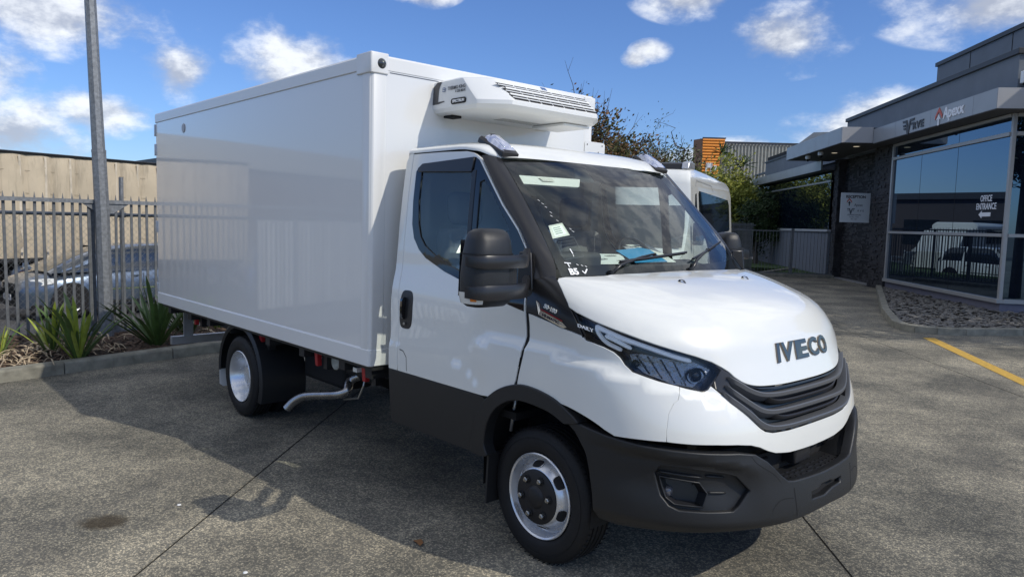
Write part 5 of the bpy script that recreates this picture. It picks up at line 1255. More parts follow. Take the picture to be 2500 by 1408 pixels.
# ---- chain link fence behind
CL = empty('chain_link_fence', fp(0, .22), label='chain link mesh fence on round pipe posts just behind the steel pickets', cat='fence')
def cf(t, z, o=.22): return fp(t, o, z)
MB().tube([cf(-7, 1.70), cf(24, 1.70)], .024, 8).build('top_pipe', 'galv', CL, smooth=True)
for tt in (-4.2, .30, 4.2, 8, 12, 16, 20): MB().tube([cf(tt, -.1, .20), cf(tt, 2.22 if tt == .30 else 1.75, .20)], .030, 10).build('pipe_post', 'galv', CL, smooth='auto')
MB().cyl(cf(.24, 1.70), cf(.36, 1.70), .036, 8).build('pipe_clamp', 'galv', CL)
wv = MB(); pit = .078; 
def wire(t0, z0, t1, z1, o):
    a = Vector(cf(t0, z0, o)); b = Vector(cf(t1, z1, o)); r = .0017; n = Vector((FN[0], FN[1], 0))*r; u = (b-a).normalized().cross(n).normalized()*r
    wv.add([a+n, a+u, a-n, a-u, b+n, b+u, b-n, b-u], [(0, 1, 5, 4), (1, 2, 6, 5), (2, 3, 7, 6), (3, 0, 4, 7)])
for i in range(-60, 90):
    tt = i*pit
    if not (-5.5 < tt < 5.2): pass
    for sgn in (1, -1):
        t_a, z_a, t_b, z_b = tt, -.02, tt+sgn*1.70*.92, 1.68
        if -6 < min(t_a, t_b) and max(t_a, t_b) < 6: wire(t_a, z_a, t_b, z_b, .22+.003*sgn)
wm_ = wv.build('wire_mesh', 'galv', CL); wm_['kind'] = 'stuff'
# ---- tall lamp post
px_, py_, pz_ = -8.36, -.90, 0
LP = empty('lamp_post', (px_, py_, 0), label='tall tapering galvanised lamp post rising above the fence, left of the truck', cat='lamp post')
def oct_(z, r, lx=0, ly=0): return [(px_+lx+r*math.cos(R(22.5+45*k)), py_+ly+r*math.sin(R(22.5+45*k)), z) for k in range(8)]
MB().loft([oct_(-.1, .095), oct_(1.7, .090, .0, -.02), oct_(2.55, .086, .0, -.045)], True, True).build('lower_tube', 'galv', LP, smooth=False)
MB().loft([oct_(2.50, .080, 0, -.045), oct_(3.0, .077, 0, -.06), oct_(6.5, .060, .0, -.165)], True, True).build('upper_tube', 'galv', LP)
MB().loft([oct_(2.51, .0885, 0, -.044), oct_(2.545, .0885, 0, -.045)], True, True).build('collar', 'galv', LP)
LH = MB().loft([[(px_+a, py_-.165+b, 6.5+h) for b, h in ((-.1, 0), (-.1, .08), (.1, .08), (.1, 0))] for a in (0, .55)], True, True).build('lamp_head', 'galv', LP)

# ---- parked cars on the road
def car(name, ox, oy, oz, head, col, label, cat, L=4.5, Wd=1.76, H=1.46, suv=False, plate=None, group=None):
    ca_, sa_ = math.cos(head), math.sin(head)
    def G(x, y, z): return (ox+x*ca_-y*sa_, oy+x*sa_+y*ca_, oz+z)
    root = empty(name, (ox, oy, oz), label=label, cat=cat, group=group)
    paint = mat(name+'_paint', col, .30, metal=.5 if not suv else 0, coat=1.0, coatr=.03); hw = Wd/2; k = H/1.46
    # profile stations x (0 = front bumper): belt height, hood/deck height, half width
    xs = [0, -.05, -.18, -.45, -.9, -1.25, -1.9, -2.6, -3.4, L*-.90, -L+.15, -L+.03, -L]
    zb = [.50, .60, .68, .74, .80, .84, .87, .90, .92, .93, .90, .80, .60]
    ztp = [.56, .68, .76, .84, .92, .97, 1.0, 1.0, 1.0, 1.0, .98, .90, .66]
    wd = [.55, .72, .84, .94, .985, 1, 1, 1, 1, .98, .92, .84, .74]
    rings = []
    for x, a, b, w in zip(xs, zb, ztp, wd):
        a *= k; b *= k; w *= hw
        rings.append([G(x, y, z) for y, z in ((-w*.93, .20), (-w*.985, .30), (-w, .50*k), (-w*.985, a*.97), (-w*.93, a*1.03), (-w*.75, b*1.0), (-w*.35, b*1.02), (0, b*1.025), (w*.35, b*1.02), (w*.75, b), (w*.93, a*1.03), (w*.985, a*.97), (w, .50*k), (w*.985, .30), (w*.93, .20))])
    body = MB().loft(rings, False, False).build('body', paint, root, smooth=True)
    # greenhouse
    gs = [(-.50, .90, .99), (-1.05, 1.18, .95), (-1.62, 1.39, .88), (-2.1, H/k*.985, .86), (-3.1, H/k, .85), (-3.7, H/k*.97, .84), (-4.05, 1.28, .86), (-4.28, 1.02, .92)] if not suv else [(-1.15, 1.0, .99), (-1.5, 1.22, .95), (-1.9, 1.42, .89), (-2.2, 1.46, .87), (-3.2, 1.47, .86), (-4.0, 1.42, .86), (-4.25, 1.25, .88), (-4.40, 1.02, .92)]
    rg2 = []
    for x, z, w in gs:
        z *= k; zl = .90*k; wl = hw*.95; wt = hw*w*.90 if z > 1.1*k else hw*.95*.98
        rg2.append([G(x, y, zz) for y, zz in ((-wl, zl), (-(wl+(wt-wl)*.5), zl+(z-zl)*.55), (-wt*.95, z-.03), (-wt*.8, z), (0, z+.015), (wt*.8, z), (wt*.95, z-.03), ((wl+(wt-wl)*.5), zl+(z-zl)*.55), (wl, zl))])
    M.setdefault('carglass', mat('car_window_glass', (.012, .016, .018), .03, spec=.9, coat=1))
    gh = MB().loft(rg2, False, False).build('windows', 'carglass', root, smooth=True)
    # roof skin and pillars
    rf = [[tuple(Vector(p)+Vector((0, 0, .006))) for p in r[2:7]] for r in rg2[2:-1]]
    MB().loft(rf, False, False).build('roof', paint, root, smooth=True)
    for s in (0, 1):
        idx = (0, 1, 2) if s == 0 else (8, 7, 6); outy = (-1 if s == 0 else 1)
        def gp(i, j, dx=0):
            v_ = Vector(rg2[i][idx[j]]); n_ = Vector(G(0, outy*.012, 0))-Vector(G(0, 0, 0)); return tuple(v_+n_+(Vector(G(dx, 0, 0))-Vector(G(0, 0, 0))))
        for (i, wdt) in ((0, 0), (4, .10), (6, .12)):
            if i == 0:
                a_ = [gp(0, 0), gp(1, 1, .05), gp(2, 2, .03), gp(3, 2, .0)]; b__ = [gp(0, 0, -.12), gp(1, 1, -.10), gp(2, 2, -.10), gp(3, 2, -.1)]
                MB().loft([[p, q_] for p, q_ in zip(a_, b__)], False, False).build('pillar', paint, root)
                MB().add([gp(0, 0, -.05), gp(0, 0, -.17), tuple(Vector(gp(0, 0, -.17))+Vector((0, 0, .13))), tuple(Vector(gp(0, 0, -.05))+Vector((0, 0, .11)))], [(0, 1, 2, 3)]).build('side_mirror', paint, root)
            else: MB().loft([[gp(i, j, wdt/2), gp(i, j, -wdt/2)] for j in (0, 1, 2)], False, False).build('pillar', 'trimwhite' if False else paint, root)
        # sill, side strip, handles, door lines
        MB().loft([[G(x, outy*(hw+.004), z) for z in (.24, .30)] for x in (-1.15, -3.3)], False, False).build('sill_trim', 'plastic', root)
        MB().loft([[G(x, outy*(hw+.006), z*k) for z in (.52, .55)] for x in (-1.25, -3.2)], False, False).build('side_strip', 'chrome', root)
        for x in (-1.22, -2.28, -3.25): MB().loft([[G(x, outy*(hw+.002), z*k), G(x-.008, outy*(hw+.002), z*k)] for z in (.30, .60, .86)], False, False).build('door_line', 'dark', root)
        for x in (-2.10, -3.05): MB().box(G(x, outy*(hw+.008), .80*k), (.15, .02, .028), rz=head).build('handle', paint, root)
        for xw in (-.83, -L+.85):
            r0 = .315*k; c0 = (xw, outy*(hw-.09), r0)
            MB().add([G(xw+(r0+.055)*math.cos(t), outy*(hw+.003), r0+.02+(r0+.055)*math.sin(t)) for t in [R(-25+230*j/20) for j in range(21)]], [tuple(range(21))]).build('wheel_arch', 'dark', root)
            wr = empty('wheel', G(*c0)); wr.parent = root; wr.location = Vector(G(*c0))-root.location
            def LW_(prof, n=36):
                mb = MB().lathe(prof, 'y', c=(0, 0, 0), n=n); mb.v = [G(xw+x_, c0[1]+y_*outy, r0+z_) for x_, y_, z_ in mb.v]; return mb
            LW_([(r0*.66, .085), (r0*.70, .102), (r0*.92, .100), (r0, .075), (r0, -.09)]).build('tyre', 'tyre', wr, smooth='auto')
            LW_([(r0*.60, .04), (r0*.62, .085), (r0*.66, .090), (r0*.66, .085)]).build('rim', 'alu', wr, smooth='auto')
            LW_([(0, .02), (r0*.62, .02)]).build('hub_back', 'dark', wr)
            for j in range(5):
                t = 2*PI*j/5+.3; mb = MB().loft([[(rr_*math.cos(t)-q_*w__*math.sin(t), h__, rr_*math.sin(t)+q_*w__*math.cos(t)) for q_ in (-1, 1)] for rr_, w__, h__ in ((.02, .05, .085), (r0*.4, .026, .078), (r0*.62, .034, .07))], False, False)
                mb.v = [G(xw+x_, c0[1]+y_*outy, r0+z_) for x_, y_, z_ in mb.v]; mb.build('spoke', 'rim', wr)
    for s in (-1, 1):
        MB().loft([[G(x, s*y, z*k) for x, y, z in r] for r in (((-.02, .34, .60), (-.11, .60, .64), (-.34, .80, .66), (-.52, .865, .70)), ((-.10, .36, .725), (-.20, .60, .765), (-.42, .78, .80), (-.56, .84, .79)))], False, False).build('headlight', 'clear', root, smooth=True)
        MB().loft([[G(-L-.005+x, s*y, z*k) for x, y in ((0.0, .45), (.03, .62), (.12, .78))] for z in (.68, .84)], False, False).build('tail_light', 'red', root)
        MB().box(G(-.12, s*.58, .33), (.02, .12, .06), rz=head).build('fog_lamp', 'clear', root)
    MB().box(G(-.005, 0, .62*k), (.03, .56, .12), rz=head).build('front_grille', 'dark', root); MB().box(G(.0, 0, .30), (.03, .90, .12), rz=head).build('lower_intake', 'dark', root)
    pl_ = MB().box(G(.022, 0, .40), (.012, .38, .11), rz=head).build('number_plate', 'trimwhite', root)
    if plate: text_obj('plate_lettering', plate, .085, .001, 'ink', pl_, planar(G(.029, 0, .40), Vector(G(0, 1, 0))-Vector(G(0, 0, 0)), (0, 0, 1)), bold=.002)
    MB().box(G(-L-.01, 0, .45), (.02, .5, .11), rz=head).build('number_plate', 'trimwhite', root)
    MB().box(G(-L/2, 0, .22), (L*.93, Wd*.86, .10), rz=head).build('underbody', 'dark', root)
    return root
car('silver_car', -15.1, -1.05, -.41, R(-80), (.10, .135, .19), 'silver blue hatchback parked on the road behind the fence at the left', 'car', plate='ZWF372')
car('white_suv', -18.0, 19.3, -.48, R(-75), (.78, .79, .80), 'white sport utility car on the road, seen mirrored in the office window', 'car', L=4.6, Wd=1.85, H=1.68, suv=True)
car('blue_car', -14.9, -10.5, -.47, R(-82), (.05, .12, .32), 'dark blue car on the road behind the fence, seen mirrored in the truck side', 'car')

# ---- curtain-sided trailer
TD = unit(R(106)); T0 = (-19.57, -.54)
def tp(t, o, z): return (T0[0]+TD[0]*t-TD[1]*o, T0[1]+TD[1]*t+TD[0]*o, z)     # o > 0: away from the viewer
TRL = empty('trailer', tp(0, 0, -.5), label='long beige curtain-sided trailer parked across the road behind the fence', cat='trailer')
def curtain_mat():
    m = mat('beige_curtain', (.54, .45, .32), .75, var=.12, vscale=1.2); nt = m.node_tree; b = nt.nodes['Principled BSDF']
    g = nt.nodes.new('ShaderNodeNewGeometry').outputs['Position']; mp = nt.nodes.new('ShaderNodeMapping'); nt.links.new(g, mp.inputs[0]); mp.inputs['Scale'].default_value = (1, 1, .13)
    n = noise(nt, mp.outputs[0], 3.2, 5, .7); r = nt.nodes.new('ShaderNodeMapRange'); nt.links.new(n, r.inputs[0]); r.inputs[1].default_value = .50; r.inputs[2].default_value = .78; r.inputs[3].default_value = 0; r.inputs[4].default_value = .9
    mx = nt.nodes.new('ShaderNodeMix'); mx.data_type = 'RGBA'; nt.links.new(r.outputs[0], mx.inputs[0]); src = b.inputs['Base Color'].links[0].from_socket; nt.links.new(src, mx.inputs[6]); mx.inputs[7].default_value = (.20, .165, .12, 1); nt.links.new(mx.outputs[2], b.inputs['Base Color'])
    return m
M['curtain'] = curtain_mat(); M['pleat'] = mat('pleat_light', (.60, .52, .40), .7, var=.25, vscale=2.5)
rg = []
L0, L1 = -7.0, 6.6
for i in range(420):
    t = L0+(L1-L0)*i/419; ph = t/.62*2*PI; wv_ = abs(math.sin(ph/2))
    rg.append([tp(t, -.085*(wv_**.55)*(1 if 0 < k < 8 else .25)+.01*math.sin(t*9+k), z) for k, z in enumerate(np.linspace(.50, 3.14, 9))])
CU = MB().loft(rg, False, False).build('curtain', 'curtain', TRL, smooth=True)
MB().loft([[tp(t, o, z) for o, z in ((-.05, 3.125), (-.06, 3.175), (-.02, 3.195), (.3, 3.20))] for t in (L0-.1, L1+.1)], False, False).build('top_rail', 'plastic', TRL)
for z in (.98, 1.75, 2.15, 2.72): MB().loft([[tp(t, -.046, z+.008*math.sin(t*5)), tp(t, -.046, z-.010+.008*math.sin(t*5))] for t in np.linspace(L0, L1, 60)], False, False).build('curtain_seam', mat('curtain_seam', (.27, .22, .155), .8), TRL)
MB().loft([[tp(t, o, z) for o, z in ((-.03, .40), (-.03, .50), (2.4, .50), (2.4, .40))] for t in (L0, L1)], True, True).build('side_rail', 'chassis', TRL)
for i in range(22):
    t = L0+.62*i; MB().loft([[tp(t-.028, -.075+.012*math.sin(z*4+i), z), tp(t+.028, -.075+.012*math.sin(z*4+i), z)] for z in np.linspace(.50, 3.10, 7)], False, False).build('pleat_strap', 'pleat', TRL); MB().loft([[tp(t-.02, -.05, z), tp(t+.02, -.05, z)] for z in (.42, .80)], False, False).build('strap', 'plastic', TRL); MB().box(tp(t, -.06, .62), (.04, .04, .07)).build('buckle', 'steel', TRL)  # pale bands are light on the curtain folds, put in as colour
MB().loft([[tp(t, o, z) for o, z in ((.10, .5), (.10, 3.16), (2.4, 3.16), (2.4, .5))] for t in (L0+.02, L1-.02)], True, True).build('load_body', mat('trailer_roof', (.5, .48, .44), .6), TRL)
MB().bb(0, .01, 0, .01, 0, .01)
for t in (-.55, .68, -5.2, -6.4, 3.9):
    c = tp(t, .30, .0); mb = MB().lathe([(.28, -.30), (.30, -.32), (.46, -.31), (.50, -.26), (.50, .0)], 'y', c=(0, 0, 0), n=40); an = R(106-180)
    def rot_(v): x, y, z = v; return (c[0]+x*math.cos(an)-y*math.sin(an), c[1]+x*math.sin(an)+y*math.cos(an), .02+z)
    mb.v = [rot_(v_) for v_ in mb.v]
    # the tyre faces the yard
    wh = empty('wheel', (c[0], c[1], .02)); wh.parent = TRL; wh.location = Vector((c[0], c[1], .02))-TRL.location
    def lw(prof, name, mt_, n=32):
        m2 = MB().lathe(prof, 'y', c=(0, 0, 0), n=n); m2.v = [rot_((x, -y, z)) for x, y, z in m2.v]; return m2.build(name, mt_, wh, smooth='auto')
    lw([(.28, .30), (.30, .33), (.46, .32), (.50, .26), (.50, .0)], 'tyre', 'tyre'); lw([(.28, .30), (.26, .20), (.12, .18)], 'rim', 'alu'); lw([(.12, .18), (.12, .28), (.08, .34), (0, .34)], 'hub', 'red')
MB().box(tp(1.35, -.01, .22), (.05, .3, .42), rz=R(106)).build('mudguard_plate', 'red', TRL); MB().loft([[tp(t, o, z) for o, z in ((.0, .05), (.0, .40), (.5, .40), (.5, .05))] for t in (1.7, 3.2)], True, True).build('side_locker', 'plastic', TRL)
MB().loft([[tp(t, o, z) for o, z in ((.5, .15), (.5, .42), (.9, .42), (.9, .15))] for t in (L0, L1)], True, True).build('chassis_beam', 'dark', TRL)

# ---- white camper van behind the cab
VH = math.atan2(-.909, .417); VO = (-6.11, 7.64)
def vg_(x, y, z): return (VO[0]+x*math.cos(VH)-y*math.sin(VH), VO[1]+x*math.sin(VH)+y*math.cos(VH), z)
VAN = empty('camper_van', (*VO, 0), label='white high-roof van with dark windows parked behind the truck cab', cat='van')
VW = [(.3, .96), (.7, 1.0), (1.2, 1.0), (1.6, .975), (2.2, .93), (2.6, .90), (2.8, .84), (2.9, .75)]
def vw(z): return float(np.interp(z, [a for a, b in VW], [b for a, b in VW]))
st_v = [(1.42, .95, .72), (1.36, 1.05, .82), (1.20, 1.14, .90), (.95, 1.26, .955), (.72, 1.36, .975), (.42, 1.74, 1), (.12, 2.12, 1), (.06, 2.26, 1), (.02, 2.55, 1), (-.06, 2.70, 1), (-.25, 2.80, 1), (-.8, 2.86, 1), (-2.5, 2.87, 1), (-5.6, 2.86, 1), (-5.85, 2.80, 1), (-5.9, 2.6, 1)]
rg = []
for x, zt_, wk in st_v:
    ring = []; zz = [.35, .55, .8, 1.1, 1.4, 1.7, 2.0, 2.3, 2.5, 2.65, 2.75]
    sidep = [(vw(min(z, zt_))*wk, min(z, zt_-.04-.0*z)) for z in zz]
    wt = sidep[-1][0]
    ring = [(-w, z) for w, z in sidep]+[(-wt*.93, zt_-.012), (-wt*.75, zt_), (-wt*.3, zt_+.012), (0, zt_+.015), (wt*.3, zt_+.012), (wt*.75, zt_), (wt*.93, zt_-.012)]+[(w, z) for w, z in reversed(sidep)]
    rg.append([vg_(x, y, z) for y, z in ring])
MB().loft(rg, False, False).add(rg[-1], [tuple(range(len(rg[-1])))]).build('van_body', 'white', VAN, smooth='auto', ang=50)
def vside(x, z):
    x = np.asarray(x, float); z = np.asarray(z, float); w = np.interp(z, [a for a, b in VW], [b for a, b in VW]); c, s = math.cos(VH), math.sin(VH); return np.stack([VO[0]+x*c-w*s, VO[1]+x*s+w*c, z], -1)
cv = vg_(-2, 0, 1.5)
for nm, pl in (('quarter_window', [(-.28, 1.62), (-.36, 2.0), (-.46, 2.36), (-.60, 2.38), (-.66, 1.60)]), ('side_window', [(-.88, 1.56), (-.84, 2.38), (-.92, 2.44), (-5.3, 2.42), (-5.5, 2.3), (-5.5, 1.70), (-5.3, 1.66), (-2.0, 1.60), (-1.3, 1.50)])):
    patch(nm, vside, pl, 'carglass', VAN, step=.25, rim=.0, off=.004, centre=cv)
for pl in ([(-.16, .5), (-.16, 1.4), (-.06, 1.55), (-.05, 1.53), (-.14, 1.38), (-.15, .5)], [(-1.10, .5), (-1.10, 2.22), (-1.12, 2.22), (-1.12, .5)], [(-.10, .6), (-.10, 2.5), (-.115, 2.5), (-.115, .6)], [(-.5, 2.50), (-.7, 2.62), (-2.6, 2.62), (-2.8, 2.50), (-2.83, 2.50), (-2.62, 2.64), (-.68, 2.64), (-.47, 2.50)]):
    patch('body_line', vside, pl, mat('panel_gap', (.25, .26, .27), .6), VAN, step=.3, rim=0, off=.003, centre=cv)
# windscreen, high roof band line, grille, lamps, mirrors, roof hatch
MB().loft([[tuple(Vector(vg_(x, y*w, z))) for y in np.linspace(-1, 1, 9)] for x, z, w in ((.745, 1.375, .93), (.45, 1.745, .91), (.15, 2.125, .85))], False, False).build('van_windscreen', 'carglass', VAN, smooth=True)
MB().loft([[vg_(1.43-.08*abs(y), y*.55, z) for y in np.linspace(-1, 1, 7)] for z in (.62, .92)], False, False).build('van_grille', 'dark', VAN)
for s in (-1, 1):
    MB().loft([[vg_(1.40, s*.55, z), vg_(1.32, s*.72, z+.02), vg_(1.15, s*.86, z+.05)] for z in (.80, 1.02)], False, False).build('van_headlight', 'clear', VAN)
    MB().loft([[vg_(.10+a, s*(1.06+b), z) for a, b in ((-.05, -.05), (.07, -.05), (.09, .0), (.07, .12), (-.05, .14))] for z in (1.42, 1.46, 1.78, 1.82)], True, True).build('van_mirror', 'plastic', VAN, bevel=.02)
    for xw in (.52, -4.2):
        mb = MB().lathe([(.20, .09), (.22, .11), (.32, .105), (.35, .07), (.35, -.10)], 'y', c=(0, 0, 0), n=32); mb.v = [vg_(xw+x_, s*(.90)+y_*s, .35+z_) for x_, y_, z_ in mb.v]; mb.build('van_tyre', 'tyre', VAN, smooth='auto')
        MB().add([vg_(xw+.43*math.cos(t), s*1.003, .37+.43*math.sin(t)) for t in [R(-10+200*j/20) for j in range(21)]], [tuple(range(21))]).build('van_wheel_arch', 'dark', VAN)
RH = MB().loft([[vg_(x, y, z) for x, z in ((-.35, 2.80), (-.42, 2.93), (-.6, 2.965), (-1.6, 2.965), (-1.6, 2.85))] for y in (-.78, .66)], True, True).build('roof_box', 'plastic', VAN, bevel=.02)
MB().loft([[vg_(x, y, z) for x, z in ((-.33, 2.82), (-.40, 2.95), (-.6, 2.98), (-1.0, 2.97), (-1.0, 2.85))] for y in (.66, .70, .80)], True, True).build('roof_box_end', 'alu', VAN, bevel=.02)
MB().loft([[vg_(x, y, z) for y, z in ((-1.0, .32), (-1.0, .55), (1.0, .55), (1.0, .32))] for x in (1.44, 1.30)], True, True).build('van_bumper', 'plastic', VAN, bevel=.03)
# ================================================================== office building
EO = (-2.1, 15.1); EE = (-.6656212, .74628977); EN = (-.74628977, -.6656212)
def og(s, d, z): return (EO[0]+EE[0]*s+EN[0]*d, EO[1]+EE[1]*s+EN[1]*d, z)
class LB(MB):
    def build(s_, name, mt, parent=None, **k): return mk(name, [og(*v) for v in s_.v], s_.f, mt, parent, **k)
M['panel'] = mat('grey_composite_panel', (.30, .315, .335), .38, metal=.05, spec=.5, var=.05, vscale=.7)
M['panel_l'] = mat('sunlit_composite_panel', (.42, .42, .43), .42, metal=.15, var=.04, vscale=1)  # lighter copy of the grey panel: sunlight on those faces put into colour
M['wallg'] = mat('blue_grey_render', (.155, .18, .215), .75, var=.06, vscale=1.2)
M['plinth'] = mat('plinth_render', (.17, .17, .22), .8, var=.1, vscale=3)
M['cap'] = mat('dark_flashing', (.035, .037, .042), .5)
M['afr'] = mat('window_aluminium', (.38, .38, .38), .42, metal=.3)
M['soffit'] = mat('soffit_board', (.10, .10, .105), .7)
M['lawn'] = mat('dark_lawn', (.045, .085, .02), .9, var=.3, vscale=9)  # lawn green, darker than the verge grass
def oglass():
    m = bpy.data.materials.new('tinted_mirror_glass'); m.use_nodes = True; b = m.node_tree.nodes['Principled BSDF']
    b.inputs['Base Color'].default_value = (.004, .007, .016, 1); b.inputs['Roughness'].default_value = 0.0; b.inputs['IOR'].default_value = 2.5; b.inputs['Specular Tint'].default_value = (.45, .72, 1.0, 1); return m
M['oglass'] = oglass()
OF = empty('office_building', og(0, 0, 0), label='grey single-storey office with tinted glass corner and flat canopies at the right', cat='building')
S1 = 6.27
# core walls (behind the glass), parapet, cap
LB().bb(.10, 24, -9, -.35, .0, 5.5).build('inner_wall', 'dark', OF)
LB().bb(.0, 10.6, -.25, -.0, 4.33, 5.56).build('parapet_wall', 'wallg', OF); LB().bb(-.0, .25, -9, -.25, 4.33, 5.56).build('parapet_wall', 'wallg', OF)
LB().bb(-.06, 10.66, -.30, .06, 5.56, 5.68).build('parapet_flashing', 'cap', OF, bevel=.008); LB().bb(-.06, .31, -9, -.30, 5.56, 5.68).build('parapet_flashing', 'cap', OF)
LB().bb(.0, S1+.1, -.30, -.02, -.1, .27).build('plinth', 'plinth', OF); LB().bb(.0, .3, -9, -.30, -.1, .27).build('plinth', 'plinth', OF)
# aluminium frames and panes, front
def fr(s0, s1, z0, z1, d0=-.06, d1=.05, n='window_frame'): return LB().bb(s0, s1, d0, d1, z0, z1).build(n, 'afr', OF, bevel=.004)
fr(-.05, S1+.05, .27, .36, -.1, .08, 'sill'); fr(.06, S1, 1.705, 1.775); fr(.06, S1, 3.86, 3.945); fr(.06, S1, 4.26, 4.33); fr(S1-.07, S1+.03, .36, 4.26)
fr(-.02, .06, .36, 4.33, -.06, .02, 'corner_mullion')
cols = [.06, 2.36, 4.38, S1-.07]
for a, b in zip(cols[:-1], cols[1:]):
    for z0, z1 in ((.36, 1.705), (1.775, 3.86), (3.945, 4.26)): LB().bb(a+.006, b-.006, -.03, -.006, z0, z1).build('pane', 'oglass', OF)
for s in cols[1:-1]: LB().bb(s-.006, s+.006, -.02, -.004, .36, 4.26).build('glazing_joint', 'dark', OF)
# right face (plane s = 0)
for z0, z1 in ((.27, .36), (1.705, 1.775), (3.86, 3.945), (4.26, 4.33)): LB().bb(-.06, .05, -8.9, -.06, z0, z1).build('window_frame', 'afr', OF)
cd2 = [-.06, -2.2, -4.4, -6.6, -8.8]
for a, b in zip(cd2[:-1], cd2[1:]):
    for z0, z1 in ((.36, 1.705), (1.775, 3.86), (3.945, 4.26)): LB().bb(.006, .03, b+.006, a-.006, z0, z1).build('pane', 'oglass', OF)
    LB().bb(.004, .02, b-.006, b+.006, .36, 4.26).build('glazing_joint', 'dark', OF)
# fascia 1: separate panels with gaps
def fascia(pts, z0, z1, mt, lab=None, th=.06):
    for (s0, d0), (s1, d1) in zip(pts[:-1], pts[1:]):
        L = math.hypot(s1-s0, d1-d0); u = ((s1-s0)/L, (d1-d0)/L); n_ = (-u[1], u[0]); a = (s0+u[0]*.005, d0+u[1]*.005); b = (s1-u[0]*.005, d1-u[1]*.005)
        LB().prism([a, b, (b[0]+n_[0]*th, b[1]+n_[1]*th), (a[0]+n_[0]*th, a[1]+n_[1]*th)] if False else [(a[0]+n_[0]*th, a[1]+n_[1]*th), (b[0]+n_[0]*th, b[1]+n_[1]*th), b, a], z0, z1, 'xy').build('fascia_panel', mt, OF)
FZ0, FZ1 = 4.36, 4.78
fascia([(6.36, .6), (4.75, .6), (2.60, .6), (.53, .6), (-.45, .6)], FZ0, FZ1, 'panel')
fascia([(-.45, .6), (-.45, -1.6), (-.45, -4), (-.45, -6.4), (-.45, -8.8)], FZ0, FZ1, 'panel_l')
LB().bb(-.44, 6.36, .0, .59, 4.345, 4.375).build('soffit', 'soffit', OF); LB().bb(-.44, .0, -8.8, .0, 4.345, 4.375).build('soffit', 'soffit', OF); LB().bb(-.44, 6.36, .0, .58, 4.72, 4.77).build('canopy_top', 'cap', OF)
# canopy 2 over the entrance
fascia([(6.42, 1.5), (6.42, .6)][::-1], 4.38, 4.84, 'panel_l'); fascia([(12.7, 1.5), (11.0, 1.5), (9.0, 1.5), (7.6, 1.5), (6.42, 1.5)], 4.38, 4.84, 'panel')
fascia([(12.7, 0.0), (12.7, 1.5)], 4.38, 4.84, 'panel')
LB().bb(6.43, 12.69, -.1, 1.49, 4.365, 4.395).build('soffit', 'soffit', OF); LB().bb(6.43, 12.69, .0, 1.48, 4.78, 4.83).build('canopy_top', 'cap', OF)
M['lamp'] = mat('lit_downlight', (.9, .85, .7), .4, emit=(1.0, .86, .62), estr=.5)
for s, d in ((7.3, .75), (9.4, .75)): LB().lathe([(0, 0), (.085, 0), (.095, .004)], 'z', c=(s, d, 4.360), n=16).build('downlight', 'lamp', OF)
def dome(s, d, z):
    o = LB().lathe([(0, 0), (.085, 0), (.095, -.05), (.085, -.11), (.07, -.125)], 'z', c=(s, d, z), n=18).build('dome_camera', 'trimwhite', OF, smooth='auto')
    LB().lathe([(.07, -.125), (.06, -.17), (.03, -.20), (0, -.205)], 'z', c=(s, d, z), n=18).build('dome_cover', 'gloss', o, smooth=True)
dome(9.05, 1.30, 4.36); dome(10.5, 1.30, 4.36)
# stone piers and entrance wall
M['stone'] = mat('dark_stacked_stone', (.040, .038, .040), .75, bump=.6, bscale=30, var=.55, vscale=5)
def stones(name, s0, s1, d0, d1, z0, z1, faces, seed):
    q = random.Random(seed); LB().bb(s0+.03, s1-.03, min(d0, d1)+.03, max(d0, d1)-.03, z0, z1).build('pier_core', 'dark', OF); mb = LB(); z = z0
    while z < z1-.02:
        h = q.uniform(.028, .075); h = min(h, z1-z)
        for fc in faces:
            a, b = (s0, s1) if fc in 'F' else (d0, d1); t = a
            while t < b-.03:
                L = min(q.uniform(.12, .42), b-t); p = q.uniform(-.025, .022)
                if fc == 'F': mb.bb(t+.002, t+L-.002, d1-.06, d1+p, z+.002, z+h-.002)
                elif fc == 'R': mb.bb(s0+.06, s0-p, t+.002, t+L-.002, z+.002, z+h-.002)
                t += L
        z += h
    o = mb.build(name, 'stone', OF); o['kind'] = 'stuff'; return o
stones('stacked_stone', 6.34, 7.65, -.4, .04, 0, 4.36, 'FR', 1); stones('stacked_stone', 7.65, 11.5, -.6, -.35, 0, 4.36, 'F', 2); stones('stacked_stone', 11.45, 11.95, -.5, -.08, 0, 4.36, 'FR', 3)
LB().bb(7.3, 11.4, -.40, -.14, -.02, .035).build('threshold', 'afr', OF)
# wing: windows, panelled low wall, fascia 3
LB().bb(11.95, 23.5, -.30, -.02, 0, 1.66).build('low_wall', 'wallg', OF)
for i in range(24): LB().bb(11.98+.48*i, 11.98+.48*i+.465, -.03, .012, .06, 1.66).build('wall_board', mat('grey_wall_board', (.155, .17, .20), .7) if i == 0 else 'wboard', OF) if i == 0 else LB().bb(11.98+.48*i, 11.98+.48*i+.465, -.03, .012, .06, 1.66).build('wall_board', bpy.data.materials['grey_wall_board'], OF)
LB().bb(11.95, 23.5, -.1, .06, 1.66, 1.78).build('window_frame', mat('pale_sill', (.42, .43, .44), .6), OF)
LB().bb(11.95, 23.5, -.05, .04, 3.55, 3.61).build('window_frame', 'afr', OF); LB().bb(23.4, 23.5, -.05, .05, 0, 4.0).build('window_frame', 'afr', OF)
for a in np.arange(12.0, 23.2, 1.9):
    b = min(a+1.9, 23.4)
    for z0, z1 in ((1.78, 3.55), (3.61, 3.98)): LB().bb(a+.005, b-.005, -.03, -.006, z0, z1).build('pane', 'oglass', OF)
